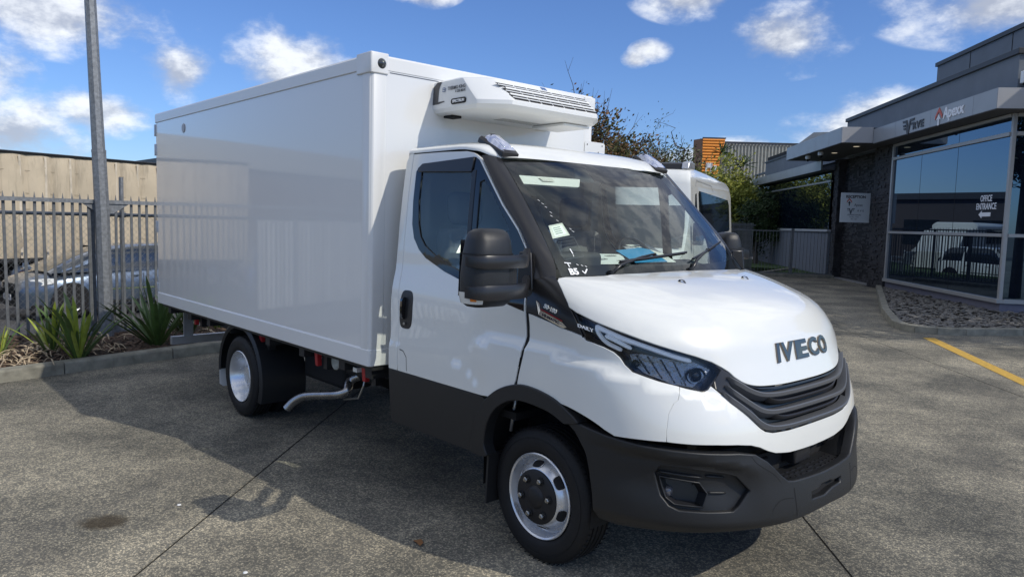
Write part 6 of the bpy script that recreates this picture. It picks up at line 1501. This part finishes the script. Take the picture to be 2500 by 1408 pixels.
fascia([(24.0, .4), (22, .4), (20, .4), (18, .4), (16, .4), (14, .4), (12.0, .4)], 3.98, 4.34, 'panel'); LB().bb(11.95, 23.9, -.3, .39, 3.975, 4.0).build('soffit', 'soffit', OF); fascia([(24.0, -.3), (24.0, .4)], 3.98, 4.34, 'panel')
LB().bb(10.66, 24, -.45, -.25, 4.34, 5.20).build('parapet_wall', 'wallg', OF); LB().bb(10.66, 24.05, -.5, -.2, 5.20, 5.27).build('parapet_flashing', 'cap', OF)
LB().prism([(24.0, 0), (30.5, 0), (30.5, 4.5), (24.0, 5.05)], -7, -1.2, 'xz').build('rear_wall', 'wallg', OF)
LB().bb(23.9, 30.6, -1.25, -1.1, 4.95, 5.05).build('parapet_flashing', 'cap', OF)
# end court: doors under a small canopy
LB().bb(30.0, 30.3, -2, 8, 0, 3.9).build('court_wall', 'wallg', OF)
LB().bb(29.0, 30.0, 1.2, 6.2, 3.15, 3.60).build('small_canopy', 'panel', OF)
for d in (1.6, 3.0, 4.6): LB().bb(29.9, 30.0, d, d+.95, .05, 2.5).build('court_door', 'trimwhite', OF) ; 
for d in (1.72, 3.12, 4.72): LB().bb(29.88, 29.9, d, d+.70, .2, 2.35).build('court_door_glass', 'carglass', OF)
# upper storey volume
UPV = LB().bb(-4, 10.9, -9, -3.0, 5.4, 7.55).build('upper_wall', 'wallg', OF)
for a in (8.6, 6.2, 3.8, 1.4): LB().bb(a-.012, a+.012, -3.004, -2.99, 5.4, 7.55).build('panel_joint', 'dark', OF)
LB().bb(-4.05, 10.96, -9.05, -2.94, 7.55, 7.68).build('upper_flashing', 'cap', OF); LB().bb(10.2, 10.9, -4.6, -3.9, 7.6, 7.95).build('roof_stub', 'cap', OF)
# wall camera at the corner, downpipe
LB().loft([[(-.06+a, -.10+b, z) for a, b in ((-.0, -.09), (-.08, -.08), (-.12, 0), (-.08, .08), (0, .09))] for z in (4.93, 4.96, 5.16, 5.19)], True, True).build('wall_sensor', 'trimwhite', OF, bevel=.015)
LB().lathe([(.06, .02), (.065, 0), (.05, -.05), (0, -.07)], 'z', c=(-.13, -.10, 4.94), n=16).build('sensor_lens', 'gloss', OF, smooth=True)
LB().bb(-.07, -.01, -.62, -.50, 4.8, 5.5).build('downpipe', 'panel_l', OF)
# ---- letters on the fascia
def FS(s, z, d=.604): return planar(og(s, d, z), (-EE[0], -EE[1], 0), (0, 0, 1), (EN[0], EN[1], 0))
M['redpan'] = mat('logo_red', (.55, .10, .06), .5); M['wlet'] = mat('white_letter', (.78, .79, .82), .5)
text_obj('fascia_lettering', 'RVE', .25, .012, 'cap', OF, FS(3.28, 4.51), bold=.010, spacing=1.2, xs=1.35)
text_obj('fascia_lettering', 'Apexx', .36, .012, 'wlet', OF, FS(1.42, 4.58), bold=.010, xs=1.02)
def fpoly(name, pts, mt_, s, z, k=1, d=.604, th=.012, kx=1):
    P = FS(s, z, d); vs = [P(a*k*kx, b*k, 0) for a, b in pts]+[P(a*k*kx, b*k, th) for a, b in pts]; n = len(pts)
    return mk(name, vs, [tuple(range(n-1, -1, -1)), tuple(range(n, 2*n))]+[(j, (j+1) % n, n+(j+1) % n, n+j) for j in range(n)], mt_, OF)
chev = [(-.5, 0), (0, .62), (.5, 0), (.5, -.30), (0, .30), (-.5, -.30)]
arrow = [(0, .25), (.33, -.18), (.10, -.10), (.10, -.62), (-.10, -.62), (-.10, -.10), (-.33, -.18)]
fpoly('logo_chevron', chev, 'redpan', 2.14, 4.58, .30, kx=1.2); fpoly('logo_arrow', arrow, 'wlet', 2.14, 4.53, .30, .606, kx=1.2)
wing1 = [(-.60, .42), (-.05, .42), (.12, -.10), (.30, .42), (.85, .42), (.78, .26), (.42, .26), (.20, -.60), (.02, -.60), (-.20, .26), (-.52, .26)]
wing2 = [(-.52, .12), (-.24, .12), (-.20, -.02), (-.46, -.02)]; wing3 = [(-.44, -.10), (-.18, -.10), (-.14, -.22), (-.38, -.22)]; wing4 = [(.46, .14), (.74, .14), (.68, .0), (.42, .0)]
for w_ in (wing1, wing2, wing3, wing4): fpoly('logo_wing', w_, 'cap', 3.95, 4.56, .38, kx=1.35)
# window lettering
def FW(s, z): return planar(og(s, -.003, z), (-EE[0], -EE[1], 0), (0, 0, 1), (EN[0], EN[1], 0))
text_obj('window_lettering', 'OFFICE', .20, .0015, 'wlet', OF, FW(.88, 2.555), bold=.003, xs=.78)
text_obj('window_lettering', 'ENTRANCE', .20, .0015, 'wlet', OF, FW(.86, 2.375), bold=.003, xs=.84)
P = FW(.86, 2.20); aw = [(-.30, 0), (-.16, .09), (-.16, .045), (.22, .045), (.22, -.045), (-.16, -.045), (-.16, -.09)]
mk('window_arrow', [P(a, b, .002) for a, b in aw], [tuple(range(7))], 'wlet', OF)
# reception sign: turned towards the yard
SG = empty('reception_sign', (0, 0, 0)); tag(SG, 'square white reception notice with two logos on the dark stone wall by the entrance', 'sign')
rx, ry = Vector((.673, .739, 0)).normalized(), Vector((0, 0, 1)); C0 = Vector(CAM)
sc0 = Vector((-7.80, 20.92, 2.50)); rn = rx.cross(ry)*1.0
if rn.dot(C0-sc0) < 0: rn = -rn
SG.location = sc0
hw_ = .475
MB().add([tuple(sc0+rx*a+ry*b+rn*c) for c in (-.02, 0) for a, b in ((-hw_, -hw_), (hw_, -hw_), (hw_, hw_), (-hw_, hw_))], [(3, 2, 1, 0), (4, 5, 6, 7), (0, 1, 5, 4), (1, 2, 6, 5), (2, 3, 7, 6), (3, 0, 4, 7)]).build('sign_board', mat('sign_white', (.66, .70, .72), .5), SG)
MB().add([tuple(sc0+rx*a+ry*b+rn*c) for c in (-.30, -.02) for a, b in ((-.02, -.3), (.02, -.3), (.02, .3), (-.02, .3))], [(3, 2, 1, 0), (4, 5, 6, 7), (0, 1, 5, 4), (1, 2, 6, 5), (2, 3, 7, 6), (3, 0, 4, 7)]).build('bracket', 'cap', SG)
SP = lambda a, b: planar(sc0+rx*a+ry*b+rn*.003, rx, ry, rn)
text_obj('sign_lettering', 'RECEPTION', .125, .001, 'ink', SG, SP(0, .345), bold=.004, xs=.98)
text_obj('sign_lettering', 'Apexx', .115, .001, 'greytext', SG, SP(.10, .085), bold=.001, xs=.9)
text_obj('sign_lettering', 'R V E', .085, .001, 'greytext', SG, SP(.18, -.10), bold=.001, xs=1.1)
text_obj('sign_lettering', 'OPENING HOURS:', .055, .001, 'greytext', SG, SP(-.02, -.235), bold=.001)
text_obj('sign_lettering', 'Monday - Friday', .052, .001, 'greytext', SG, SP(-.02, -.300), xs=.9)
text_obj('sign_lettering', '8am - 5pm', .052, .001, 'greytext', SG, SP(-.02, -.365), xs=.9)
def spoly(name, pts, mt_, a0, b0, k): P = SP(a0, b0); mk(name, [P(a*k, b*k, .0015) for a, b in pts], [tuple(range(len(pts)))], mt_, SG)
spoly('sign_logo', chev, 'redpan', -.20, .20, .17); spoly('sign_logo', arrow, 'ink', -.20, .165, .17)
for w_ in (wing1, wing2, wing4): spoly('sign_logo', w_, 'greytext', -.16, -.10, .18)
# ---- gate fence, lawn, chairs
GF = empty('garden_fence', og(11.1, 0, 0), label='low grey vertical-bar fence beside the stone entrance wall', cat='fence')
def gb(d0, d1, z0, z1, s=11.1, w=.02, name='bar', mt_='galvd'): return mk(name, *(lambda mb: ([og(*v) for v in mb.v], mb.f))(MB().bb(s-w, s+w, d0, d1, z0, z1)), mt_, GF)
gb(.05, 7, 1.66, 1.70, name='rail'); gb(.05, 7, .12, .16, name='rail'); gb(1.47, 1.56, 0, 1.78, w=.045, name='post'); gb(4.6, 4.69, 0, 1.78, w=.045, name='post')
for i in range(56): gb(.12+.122*i, .134+.122*i, .16, 1.66, w=.008)
mk('gate_footing', *(lambda mb: ([og(*v) for v in mb.v], mb.f))(MB().bb(11.0, 11.25, .0, 7.2, -.02, .11)), 'kerb', GF)
tag(mk('lawn', [og(11.25, 0, .06), og(30, 0, .06), og(30, 9, .06), og(11.25, 9, .06)], [(0, 1, 2, 3)], 'lawn'), kind='structure')
def lpl(rr): s = rr.uniform(11.3, 16); return og(s, rr.uniform(.05, 7), .06)
blades('grass', 5000, lpl, .06, 'lawn', 9)
def chair(s, d, rz, z=.06, base=None, label=''):
    if base is None:
        x, y, _ = og(s, d, 0); ch = empty('garden_chair', (x, y, z), label=label, cat='chair', group='white plastic chairs in the court'); O = ch.location
        def B(name, x0, x1, y0, y1, z0, z1, tl=0):
            mb = MB().bb(x0, x1, y0, y1, z0, z1); mb.v = [(a+(c-z0)*tl+O.x, b+O.y, c+O.z) for a, b, c in mb.v]; return mb.build(name, 'trimwhite', ch, bevel=.008)
        B('seat', -.24, .24, -.24, .24, .40, .44); 
        for yy in (-.18, -.09, 0, .09, .18): B('back_slat', -.25, -.22, yy-.03, yy+.03, .44, .86, -.18)
        B('back_top', -.33, -.29, -.25, .25, .84, .92)
        for sx in (-.20, .20):
            for sy in (-.21, .21): B('leg', sx-.025, sx+.025, sy-.025, sy+.025, 0, .40)
        for sy in (-.26, .26): B('armrest', -.24, .24, sy-.025, sy+.025, .62, .65); B('arm_post', .18, .22, sy-.02, sy+.02, .42, .62)
        ch.rotation_euler.z = rz; return ch
    c = copy_tree(base); x, y, _ = og(s, d, 0); c.location = (x, y, z); c.rotation_euler.z = rz; c['label'] = label; return c
c1 = chair(15.0, 4.05, 2.2, label='white plastic garden chair behind the bar fence, the one nearest the yard')
chair(16.6, 4.3, 1.2, z=.06, base=c1, label='white plastic garden chair further back in the court behind the bar fence')
# ---- pebble bed with kerb
KP2 = [(-7.30, 20.95), (-6.75, 20.3), (-3.76, 13.09), (-3.05, 11.6), (-2.75, 10.95), (-2.46, 10.58), (-2.15, 10.42), (-1.80, 10.48), (-1.45, 10.82), (-.83, 11.76), (2.5, 16.8)]
KI = []
for i, p_ in enumerate(KP2):
    a = Vector(KP2[max(i-1, 0)]); b = Vector(KP2[min(i+1, len(KP2)-1)]); t = (b-a).normalized(); n_ = Vector((-t.y, t.x)); KI.append((p_[0]+n_.x*.15, p_[1]+n_.y*.15))
KB2 = empty('kerb', (KP2[5][0], KP2[5][1], 0)); KB2['kind'] = 'structure'
pieces = []
for (a, b, ia, ib) in zip(KP2[:-1], KP2[1:], KI[:-1], KI[1:]):
    L = math.dist(a, b); n = max(1, round(L/1.1))
    for k in range(n):
        g0, g1 = k/n, (k+1)/n-.006/L
        la = [(a[0]+(b[0]-a[0])*g, a[1]+(b[1]-a[1])*g) for g in (g0, g1)]; li = [(ia[0]+(ib[0]-ia[0])*g, ia[1]+(ib[1]-ia[1])*g) for g in (g0, g1)]
        MB().loft([[(*la[q_], -.05), (la[q_][0]+(li[q_][0]-la[q_][0])*.08, la[q_][1]+(li[q_][1]-la[q_][1])*.08, .115), (*li[q_], .125), (*li[q_], -.02)] for q_ in (0, 1)], True, True).build('kerbstone', 'kerb', KB2, bevel=.006)
bedp = KI+[og(-1.0, -8, 0)[:2], og(0.02, 0, 0)[:2], og(6.38, 0, 0)[:2]]
bedp = [tuple(p_) for p_ in bedp]
tag(mk('pebble_bed_base', [(x, y, .055) for x, y in bedp], [tuple(range(len(bedp)))], 'soil'), kind='structure')
M['pebble'] = mat('slate_pebbles', (.15, .14, .125), .7, var=.55, vscale=14)
v = []; f = []; q = random.Random(12); cnt = 0
while cnt < 5200:
    x = q.uniform(-7.6, 1.4); y = q.uniform(10.3, 21.2)
    if not inpoly(x, y, bedp): continue
    sdist = (x-EO[0])*EN[0]+(y-EO[1])*EN[1]
    if q.random() > 1.0: continue
    cnt += 1; L = q.uniform(.025, .085) if q.random() < .97 else q.uniform(.09, .16); w_ = L*q.uniform(.5, .85); h = L*q.uniform(.18, .35); a = q.uniform(0, PI); z = .055+q.uniform(.0, .045); tx, ty = q.uniform(-.35, .35), q.uniform(-.35, .35); o = len(v)
    for k in range(6):
        t = 2*PI*k/6+q.uniform(-.2, .2); lx, ly = math.cos(t)*L, math.sin(t)*w_; v.append((x+lx*math.cos(a)-ly*math.sin(a), y+lx*math.sin(a)+ly*math.cos(a), z+lx*tx+ly*ty))
    v.append((x, y, z+h)); v.append((x, y, z-h*.6))
    for k in range(6): f.append((o+k, o+(k+1) % 6, o+6)); f.append((o+(k+1) % 6, o+k, o+7))
tag(mk('pebbles', v, f, 'pebble'), kind='stuff')
# yellow bay line, fallen leaf, small stones on the concrete
tag(MB().add([(-1.82, 9.85, .004), (-1.68, 9.99, .004), (.26, 7.12, .004), (1.6, 5.15, .004), (1.48, 5.03, .004), (.13, 7.00, .004)], [(0, 5, 2, 1), (5, 4, 3, 2)]).build('bay_line', 'yellow'), kind='structure')
lf = mk('fallen_leaf', [(-.60, -1.27, .006), (-.57, -1.235, .016), (-.53, -1.25, .012), (-.52, -1.28, .006), (-.56, -1.275, .010)], [(0, 1, 4), (1, 2, 4), (2, 3, 4)], mat('dry_brown_leaf', (.22, .10, .035), .8), None, origin=(-.56, -1.26, .01)); tag(lf, 'small brown fallen leaf on the concrete beside the front wheel', 'leaf')
for x, y, lb in ((-.82, -2.11, 'tiny pale stone chip on the concrete at the bottom edge of the photo'), (-1.9, -2.07, 'tiny pale stone chip on the sunlit concrete above the brown oil stain')):
    st2 = MB().lathe([(0, .006), (.010, .004), (.013, 0)], 'z', c=(x, y, .0), n=7).build('stone_chip', 'trimwhite', None, origin=(x, y, 0)); tag(st2, lb, 'stone')

# ================================================================== trees and far buildings
M['trunk'] = mat('tree_bark', (.09, .075, .062), .9, bump=.6, bscale=25, var=.3)
def leafmat(name, cols):
    m = bpy.data.materials.new(name); m.use_nodes = True; nt = m.node_tree; b = nt.nodes['Principled BSDF']; g = nt.nodes.new('ShaderNodeNewGeometry')
    r = nt.nodes.new('ShaderNodeValToRGB'); nt.links.new(g.outputs['Random Per Island'], r.inputs[0]); e = r.color_ramp.elements; e[0].color = (*cols[0], 1); e[1].color = (*cols[-1], 1)
    for k, c in enumerate(cols[1:-1]): x = e.new((k+1)/(len(cols)-1)); x.color = (*c, 1)
    nt.links.new(r.outputs[0], b.inputs['Base Color']); b.inputs['Roughness'].default_value = .6; b.inputs['Specular IOR Level'].default_value = .3
    b.inputs['Transmission Weight'].default_value = 0.0
    return m
M['lf_brown'] = leafmat('autumn_leaves', [(.045, .055, .018), (.085, .085, .025), (.12, .075, .03), (.16, .07, .03), (.06, .07, .02)])
M['lf_olive'] = leafmat('olive_leaves', [(.05, .07, .025), (.09, .11, .035), (.13, .14, .06)])
M['lf_lime'] = leafmat('lime_leaves', [(.19, .22, .035), (.31, .31, .055), (.13, .16, .03)])
M['lf_dark'] = leafmat('dark_leaves', [(.022, .042, .014), (.045, .075, .022), (.03, .05, .018)])
def tree(x, y, z0, cz, rx, rz, nclump, nleaf, leafsz, lmat, label, seed, twigs=0, twigl=1.0, spread=.22, curl=.0, name='tree', thin_top=0.0, trunk_r=.12, lean=0.0):
    """trunk and limbs reach out to leaf clumps spread through an uneven crown; twigs poke out of it"""
    q = random.Random(seed); root = empty(name, (x, y, z0), label=label, cat='tree'); tb = MB(); cl = []
    while len(cl) < nclump:
        p = Vector((q.uniform(-1, 1), q.uniform(-1, 1), q.uniform(-1, 1)))
        if p.length > 1 or p.length < .25: continue
        k = 1+.22*math.sin(p.x*5+seed)+.18*math.sin(p.y*6+p.z*4+seed*2)
        cl.append(Vector((x+lean*p.z+p.x*rx*k, y+p.y*rx*k, cz+p.z*rz*k)))
    fork = Vector((x+q.uniform(-.1, .1), y+q.uniform(-.1, .1), max(z0+.6, cz-rz*.95)))
    tb.tube([(x, y, z0), tuple((Vector((x, y, z0))+fork)/2+Vector((q.uniform(-.05, .05), q.uniform(-.05, .05), 0))), tuple(fork)], [trunk_r*1.3, trunk_r*1.05, trunk_r], 8)
    mains = []
    for k in range(6):
        a = 2*PI*k/6+q.uniform(-.4, .4); t = Vector((x+lean*.3+math.cos(a)*rx*.5, y+math.sin(a)*rx*.5, cz+rz*q.uniform(-.2, .45)))
        P = [fork, fork.lerp(t, .35)+Vector((q.uniform(-.1, .1), q.uniform(-.1, .1), .15)), fork.lerp(t, .7)+Vector((q.uniform(-.15, .15), q.uniform(-.15, .15), .1)), t]; tb.tube(P, [trunk_r*.7, trunk_r*.5, trunk_r*.35, trunk_r*.22], 6, False); mains.append(P)
    def wig(a, b, n, amp):
        P = [a]
        for k in range(1, n): P.append(a.lerp(b, k/n)+Vector((q.uniform(-1, 1), q.uniform(-1, 1), q.uniform(-.6, 1)))*amp)
        return P+[b]
    for c in cl:
        best = min((p for M_ in mains for p in M_[1:]), key=lambda p: (p-c).length); L = (c-best).length
        tb.tube(wig(best, c, 4, L*(.08+curl)), [trunk_r*.20, trunk_r*.16, trunk_r*.12, trunk_r*.09, trunk_r*.05], 4, False)
        if curl:
            for _ in range(3):
                e_ = c+Vector((q.uniform(-1, 1), q.uniform(-1, 1), q.uniform(-.5, 1)))*rx*.35; tb.tube(wig(c, e_, 4, rx*.07), [trunk_r*.07, trunk_r*.06, trunk_r*.05, trunk_r*.04, trunk_r*.02], 3, False)
    for _ in range(twigs):
        c = q.choice(cl)
        if c.z < cz: continue
        d = (c-Vector((x, y, cz-rz*.6))).normalized()+Vector((q.uniform(-.3, .3), q.uniform(-.3, .3), .4)); e_ = c+d.normalized()*twigl*q.uniform(.35, 1)
        P = wig(c, e_, 3, .06); tb.tube(P, [.016, .012, .008, .004], 3, False)
        for j in (1, 2):
            if q.random() < .7: tb.tube([P[j], P[j]+(d.normalized()+Vector((q.uniform(-.8, .8), q.uniform(-.8, .8), .2)))*twigl*.25], [.007, .003], 3, False)
    tb.build('trunk', 'trunk', root, smooth=True)
    wt_ = [q.uniform(.3, 1.6)*(1-thin_top*max(0, (c.z-cz)/rz)) for c in cl]; v = []; f = []
    for i in range(nleaf):
        c = q.choices(cl, wt_)[0] if i % 40 == 0 or i == 0 else c_
        c_ = q.choices(cl, wt_)[0] if i % 5 == 0 else c
        sg = rx*spread; px, py, pz = c_.x+q.gauss(0, sg), c_.y+q.gauss(0, sg), c_.z+q.gauss(0, sg*.75); s_ = leafsz*q.uniform(.5, 1.25)
        n1_ = Vector((q.gauss(0, 1), q.gauss(0, 1), q.gauss(0, 1))).normalized(); a_ = n1_.orthogonal().normalized()*s_; b_ = n1_.cross(a_).normalized()*s_*.5; o = len(v); P_ = Vector((px, py, pz))
        v += [P_-a_, P_-b_+n1_*s_*.12, P_+a_, P_+b_+n1_*s_*.12]; f += [(o, o+1, o+2), (o, o+2, o+3)]
    cr_ = mk('crown', v, f, lmat, root); cr_['kind'] = 'stuff'; return root
tree(-13.4, 14.3, -.4, 3.5, 1.75, 2.0, 70, 12000, .075, 'lf_brown', 'autumn tree with brown and olive leaves rising behind the cooling unit', 3, twigs=60, twigl=1.5, thin_top=.75)
tree(-11.3, 13.75, -.3, 2.5, 1.25, 1.45, 50, 9000, .065, 'lf_brown', 'lower bushy olive-brown tree right of the cooling unit', 8, twigs=22, twigl=.6)
tree(-12.3, 17.0, -.3, 3.7, 1.3, 1.35, 60, 3000, .050, 'lf_olive', 'sparse tree with curly pale branches behind the white van', 14, twigs=30, twigl=.6, curl=.14, trunk_r=.10)
tree(-14.4, 15.4, -.3, 3.3, 1.1, 1.1, 40, 3200, .055, 'lf_olive', 'thin olive tree between the autumn tree and the curly-branched tree', 15, twigs=26, twigl=.5, curl=.10, trunk_r=.09)
tree(-16.2, 16.6, -.4, 2.4, 2.3, 1.9, 80, 13000, .095, 'lf_dark', 'broad dark green hedge tree far behind the truck roof', 25)
tree(-18.9, 31.0, -.4, 3.0, 1.75, 1.9, 70, 13000, .10, 'lf_lime', 'bright yellow-green bushy tree between the van and the office wing', 21, twigs=10, twigl=.5)
tree(-16.0, 29.4, -.2, 1.9, 1.0, 1.3, 50, 6000, .085, 'lf_dark', 'dark shaded bush against the end of the office wing', 27)
tree(3.4, 13.4, 0, 4.7, 2.2, 1.6, 70, 7000, .10, 'lf_dark', 'leafy tree beside the office corner, seen as a branch mirrored in the glass', 33, spread=.16)
# cabbage palm spikes among the trees
CP = empty('cabbage_palm', (-21.7, 34.9, -.4), label='small dark spiky palm in front of the orange sign tower', cat='tree')
MB().tube([(-21.7, 34.9, -.4), (-21.7, 34.9, 6.0)], [.12, .08], 8).tube([(-21.7, 34.9, 3.4), (-21.1, 35.4, 4.6), (-20.8, 35.9, 5.3)], [.08, .06, .05], 6).build('trunk', 'trunk', CP, smooth=True)
for cx, cy_, cz in ((-21.7, 34.9, 6.1), (-20.8, 35.9, 5.4)):
    for k in range(34):
        a = random.uniform(0, 2*PI); e_ = random.uniform(-.3, 1.4); L = random.uniform(.6, 1.0); d = Vector((math.cos(a)*math.cos(e_), math.sin(a)*math.cos(e_), math.sin(e_))); p = Vector((cx, cy_, cz)); w = d.cross(Vector((0, 0, 1))).normalized()*.035
        MB().add([p-w, p+w, p+d*L*.6+w*.8, p+d*L-Vector((0, 0, .1)), p+d*L*.6-w*.8], [(0, 1, 2, 3, 4)]).build('frond', 'lf_dark', CP)
# orange sign tower and ribbed warehouse
M['orangec'] = mat('orange_cladding', (.85, .30, .04), .5)
TW = empty('sign_tower', (-31.15, 48.84, 0), label='orange ribbed sign tower with a slanted edge above the trees', cat='sign tower')
zt_, zb_ = 8.87, .0
bx = Vector((-32.09, 48.51, 0)); dirw = Vector((-30.86, 49.86, 0))-bx; dirw.z = 0; wtw = dirw.length; dirw.normalize(); bk = Vector((-.739, .673, 0)).normalized()
def tq(u, z, dep): k = (zt_-z)/max(.1, zt_-zb_); wr = wtw*(1-k*.85); return tuple(Vector((bx.x, bx.y, 0))+dirw*(u*wr)+bk*dep+Vector((0, 0, z)))
MB().loft([[tq(0, z, 0), tq(1, z, 0), tq(1, z, 2.2), tq(0, z, 2.2)] for z in (zb_, zt_)], True, True).build('tower_core', 'orangec', TW)
left = Vector((-dirw.x, -dirw.y, 0))
MB().add([tq(0, zb_, 0), tq(0, zt_, 0), tuple(Vector(tq(0, zt_, 1.2))+left*.45), tuple(Vector(tq(0, zb_, 1.2))+left*.45)], [(0, 1, 2, 3)]).build('side_cladding', mat('dark_orange_cladding', (.25, .12, .06), .6), TW)
nr = 26
for i in range(nr):
    z1 = zt_-.04-(zt_-3.0)*i/nr; z0 = z1-(zt_-3.0)/nr*.72
    MB().add([tq(.01, z0, -.01), tq(.985, z0, -.01), tq(.985, (z0+z1)/2, -.07), tq(.01, (z0+z1)/2, -.07), tq(.985, z1, -.01), tq(.01, z1, -.01)], [(0, 1, 2, 3), (3, 2, 4, 5)]).build('cladding_rib', 'orangec', TW)
MB().add([tq(-.02, zt_, -.02), tq(1.02, zt_, -.02), tq(1.02, zt_+.10, -.02), tq(-.02, zt_+.10, -.02)], [(0, 1, 2, 3)]).build('tower_cap', 'cap', TW)
for (u0, u1, a, b) in ((.22, .32, .40, .78), (.22, .60, .40, .48), (.50, .60, .40, .78), (.68, .84, .44, .54), (.68, .84, .60, .70)):
    MB().add([tq(u0, zt_-(zt_-4)*b, -.09), tq(u1, zt_-(zt_-4)*b, -.09), tq(u1, zt_-(zt_-4)*a, -.09), tq(u0, zt_-(zt_-4)*a, -.09)], [(0, 1, 2, 3)]).build('sign_stroke', 'trimwhite', TW)
WH = empty('warehouse', (-36.4, 65.5, 0), label='far warehouse with pale vertical ribbed cladding behind the office wing', cat='building')
wa, wb = Vector((-39.56, 63.10, 10.2)), Vector((-32.66, 70.73, 10.2)); wd_ = wb-wa; wd_.z = 0; wz = (wa.z+wb.z)/2
M['ribc'] = mat('ribbed_cladding', (.40, .39, .34), .6, var=.08)
rg = []; nn = 120
for i in range(nn+1):
    base = Vector((wa.x, wa.y, 0))+wd_*(i/nn); off_ = bk*(.18 if (i//2) % 2 else 0); rg.append([tuple(base+off_+Vector((0, 0, 0))), tuple(base+off_+Vector((0, 0, wz)))])
cw = MB().loft(rg, False, False).build('cladding', 'ribc', WH)
MB().loft([[tuple(Vector((wa.x, wa.y, 0))+wd_*k-bk*.1+Vector((0, 0, z))) for z in (wz-.02, wz+.22)] for k in (0, 1)], False, False).build('gutter', 'cap', WH)
ga, gb_ = Vector((wa.x, wa.y, 0))+wd_*.72, Vector((wa.x, wa.y, 0))+wd_*1.25
MB().add([tuple(ga-bk*.5+Vector((0, 0, wz))), tuple(gb_-bk*.5+Vector((0, 0, wz))), tuple(gb_-bk*.5+Vector((0, 0, wz+1.5))), tuple(ga+wd_*.16-bk*.5+Vector((0, 0, wz+1.3)))], [(0, 1, 2, 3)]).build('gable', 'wallg', WH)
# far side of the road: low dark building, white slatted gate and camper, seen in reflections
LBD = empty('road_building', (-34, 22, -.5), label='long low dark building across the road, mirrored in the office glass', cat='building')
def rb(x0, x1, y0, y1, z0, z1, nm, mt_, par): return MB().bb(x0, x1, y0, y1, z0, z1).build(nm, mt_, par)
rb(-46, -34, 8, 48, -.5, 3.9, 'wall', mat('dark_brick', (.06, .05, .05), .8), LBD); rb(-46.3, -33.7, 7.7, 48.3, 3.9, 4.3, 'roof_edge', 'cap', LBD)
for k in range(9): rb(-34.0, -33.95, 10+4.2*k, 12.2+4.2*k, 1.0, 2.6, 'window', 'carglass', LBD)
MH = empty('motorhome', (-25, 27, -.5), label='white motorhome parked across the road, mirrored in the office glass', cat='motorhome')
MB().loft([[(x, y, z) for y, z in ((24.0, .4), (24.0, 2.15), (24.2, 2.3), (25.9, 2.3), (26.1, 2.15), (26.1, .4))] for x in (-26.5, -22.5)], True, True).build('living_body', 'white', MH, bevel=.05)
MB().loft([[(x, y, z) for y, z in ((24.1, .1), (24.1, zt2), (26.0, zt2), (26.0, .1))] for x, zt2 in ((-22.5, 2.0), (-21.6, 1.9), (-20.9, 1.1), (-20.4, .9))], True, True).build('cab', 'white', MH, bevel=.03); rb(-26.5, -23.5, 23.97, 24.0, 1.3, 2.0, 'window', 'carglass', MH); rb(-22.2, -21.4, 24.07, 24.1, 1.15, 1.7, 'window', 'carglass', MH)
for xw in (-26, -21.4): MB().cyl((xw, 24.0, -.1), (xw, 24.3, -.1), .36, 20).build('wheel', 'tyre', MH)
WG_ = empty('ribbed_gate', (-13.5, -9.2, -.4), label='white ribbed steel gate along the road, mirrored in the side of the truck box', cat='gate')
for k in range(26): MB().bb(-13.6+.0*k, -13.45, -12.6+.26*k, -12.44+.26*k, -.4, 1.65).build('gate_rib', 'trimwhite', WG_)
MB().bb(-13.62, -13.60, -12.7, -5.9, -.4, 1.65).build('gate_sheet', 'trimwhite', WG_)
WB2 = empty('brick_warehouse', (-30, -18, -.5), label='brown brick warehouse with pale parapet across the road, mirrored in the truck box', cat='building')
rb(-40, -27, -45, -3, -.5, 3.6, 'wall', mat('brown_brick', (.10, .07, .06), .85), WB2); rb(-40.2, -26.8, -45.2, -2.8, 3.6, 4.6, 'parapet', 'ribc', WB2)
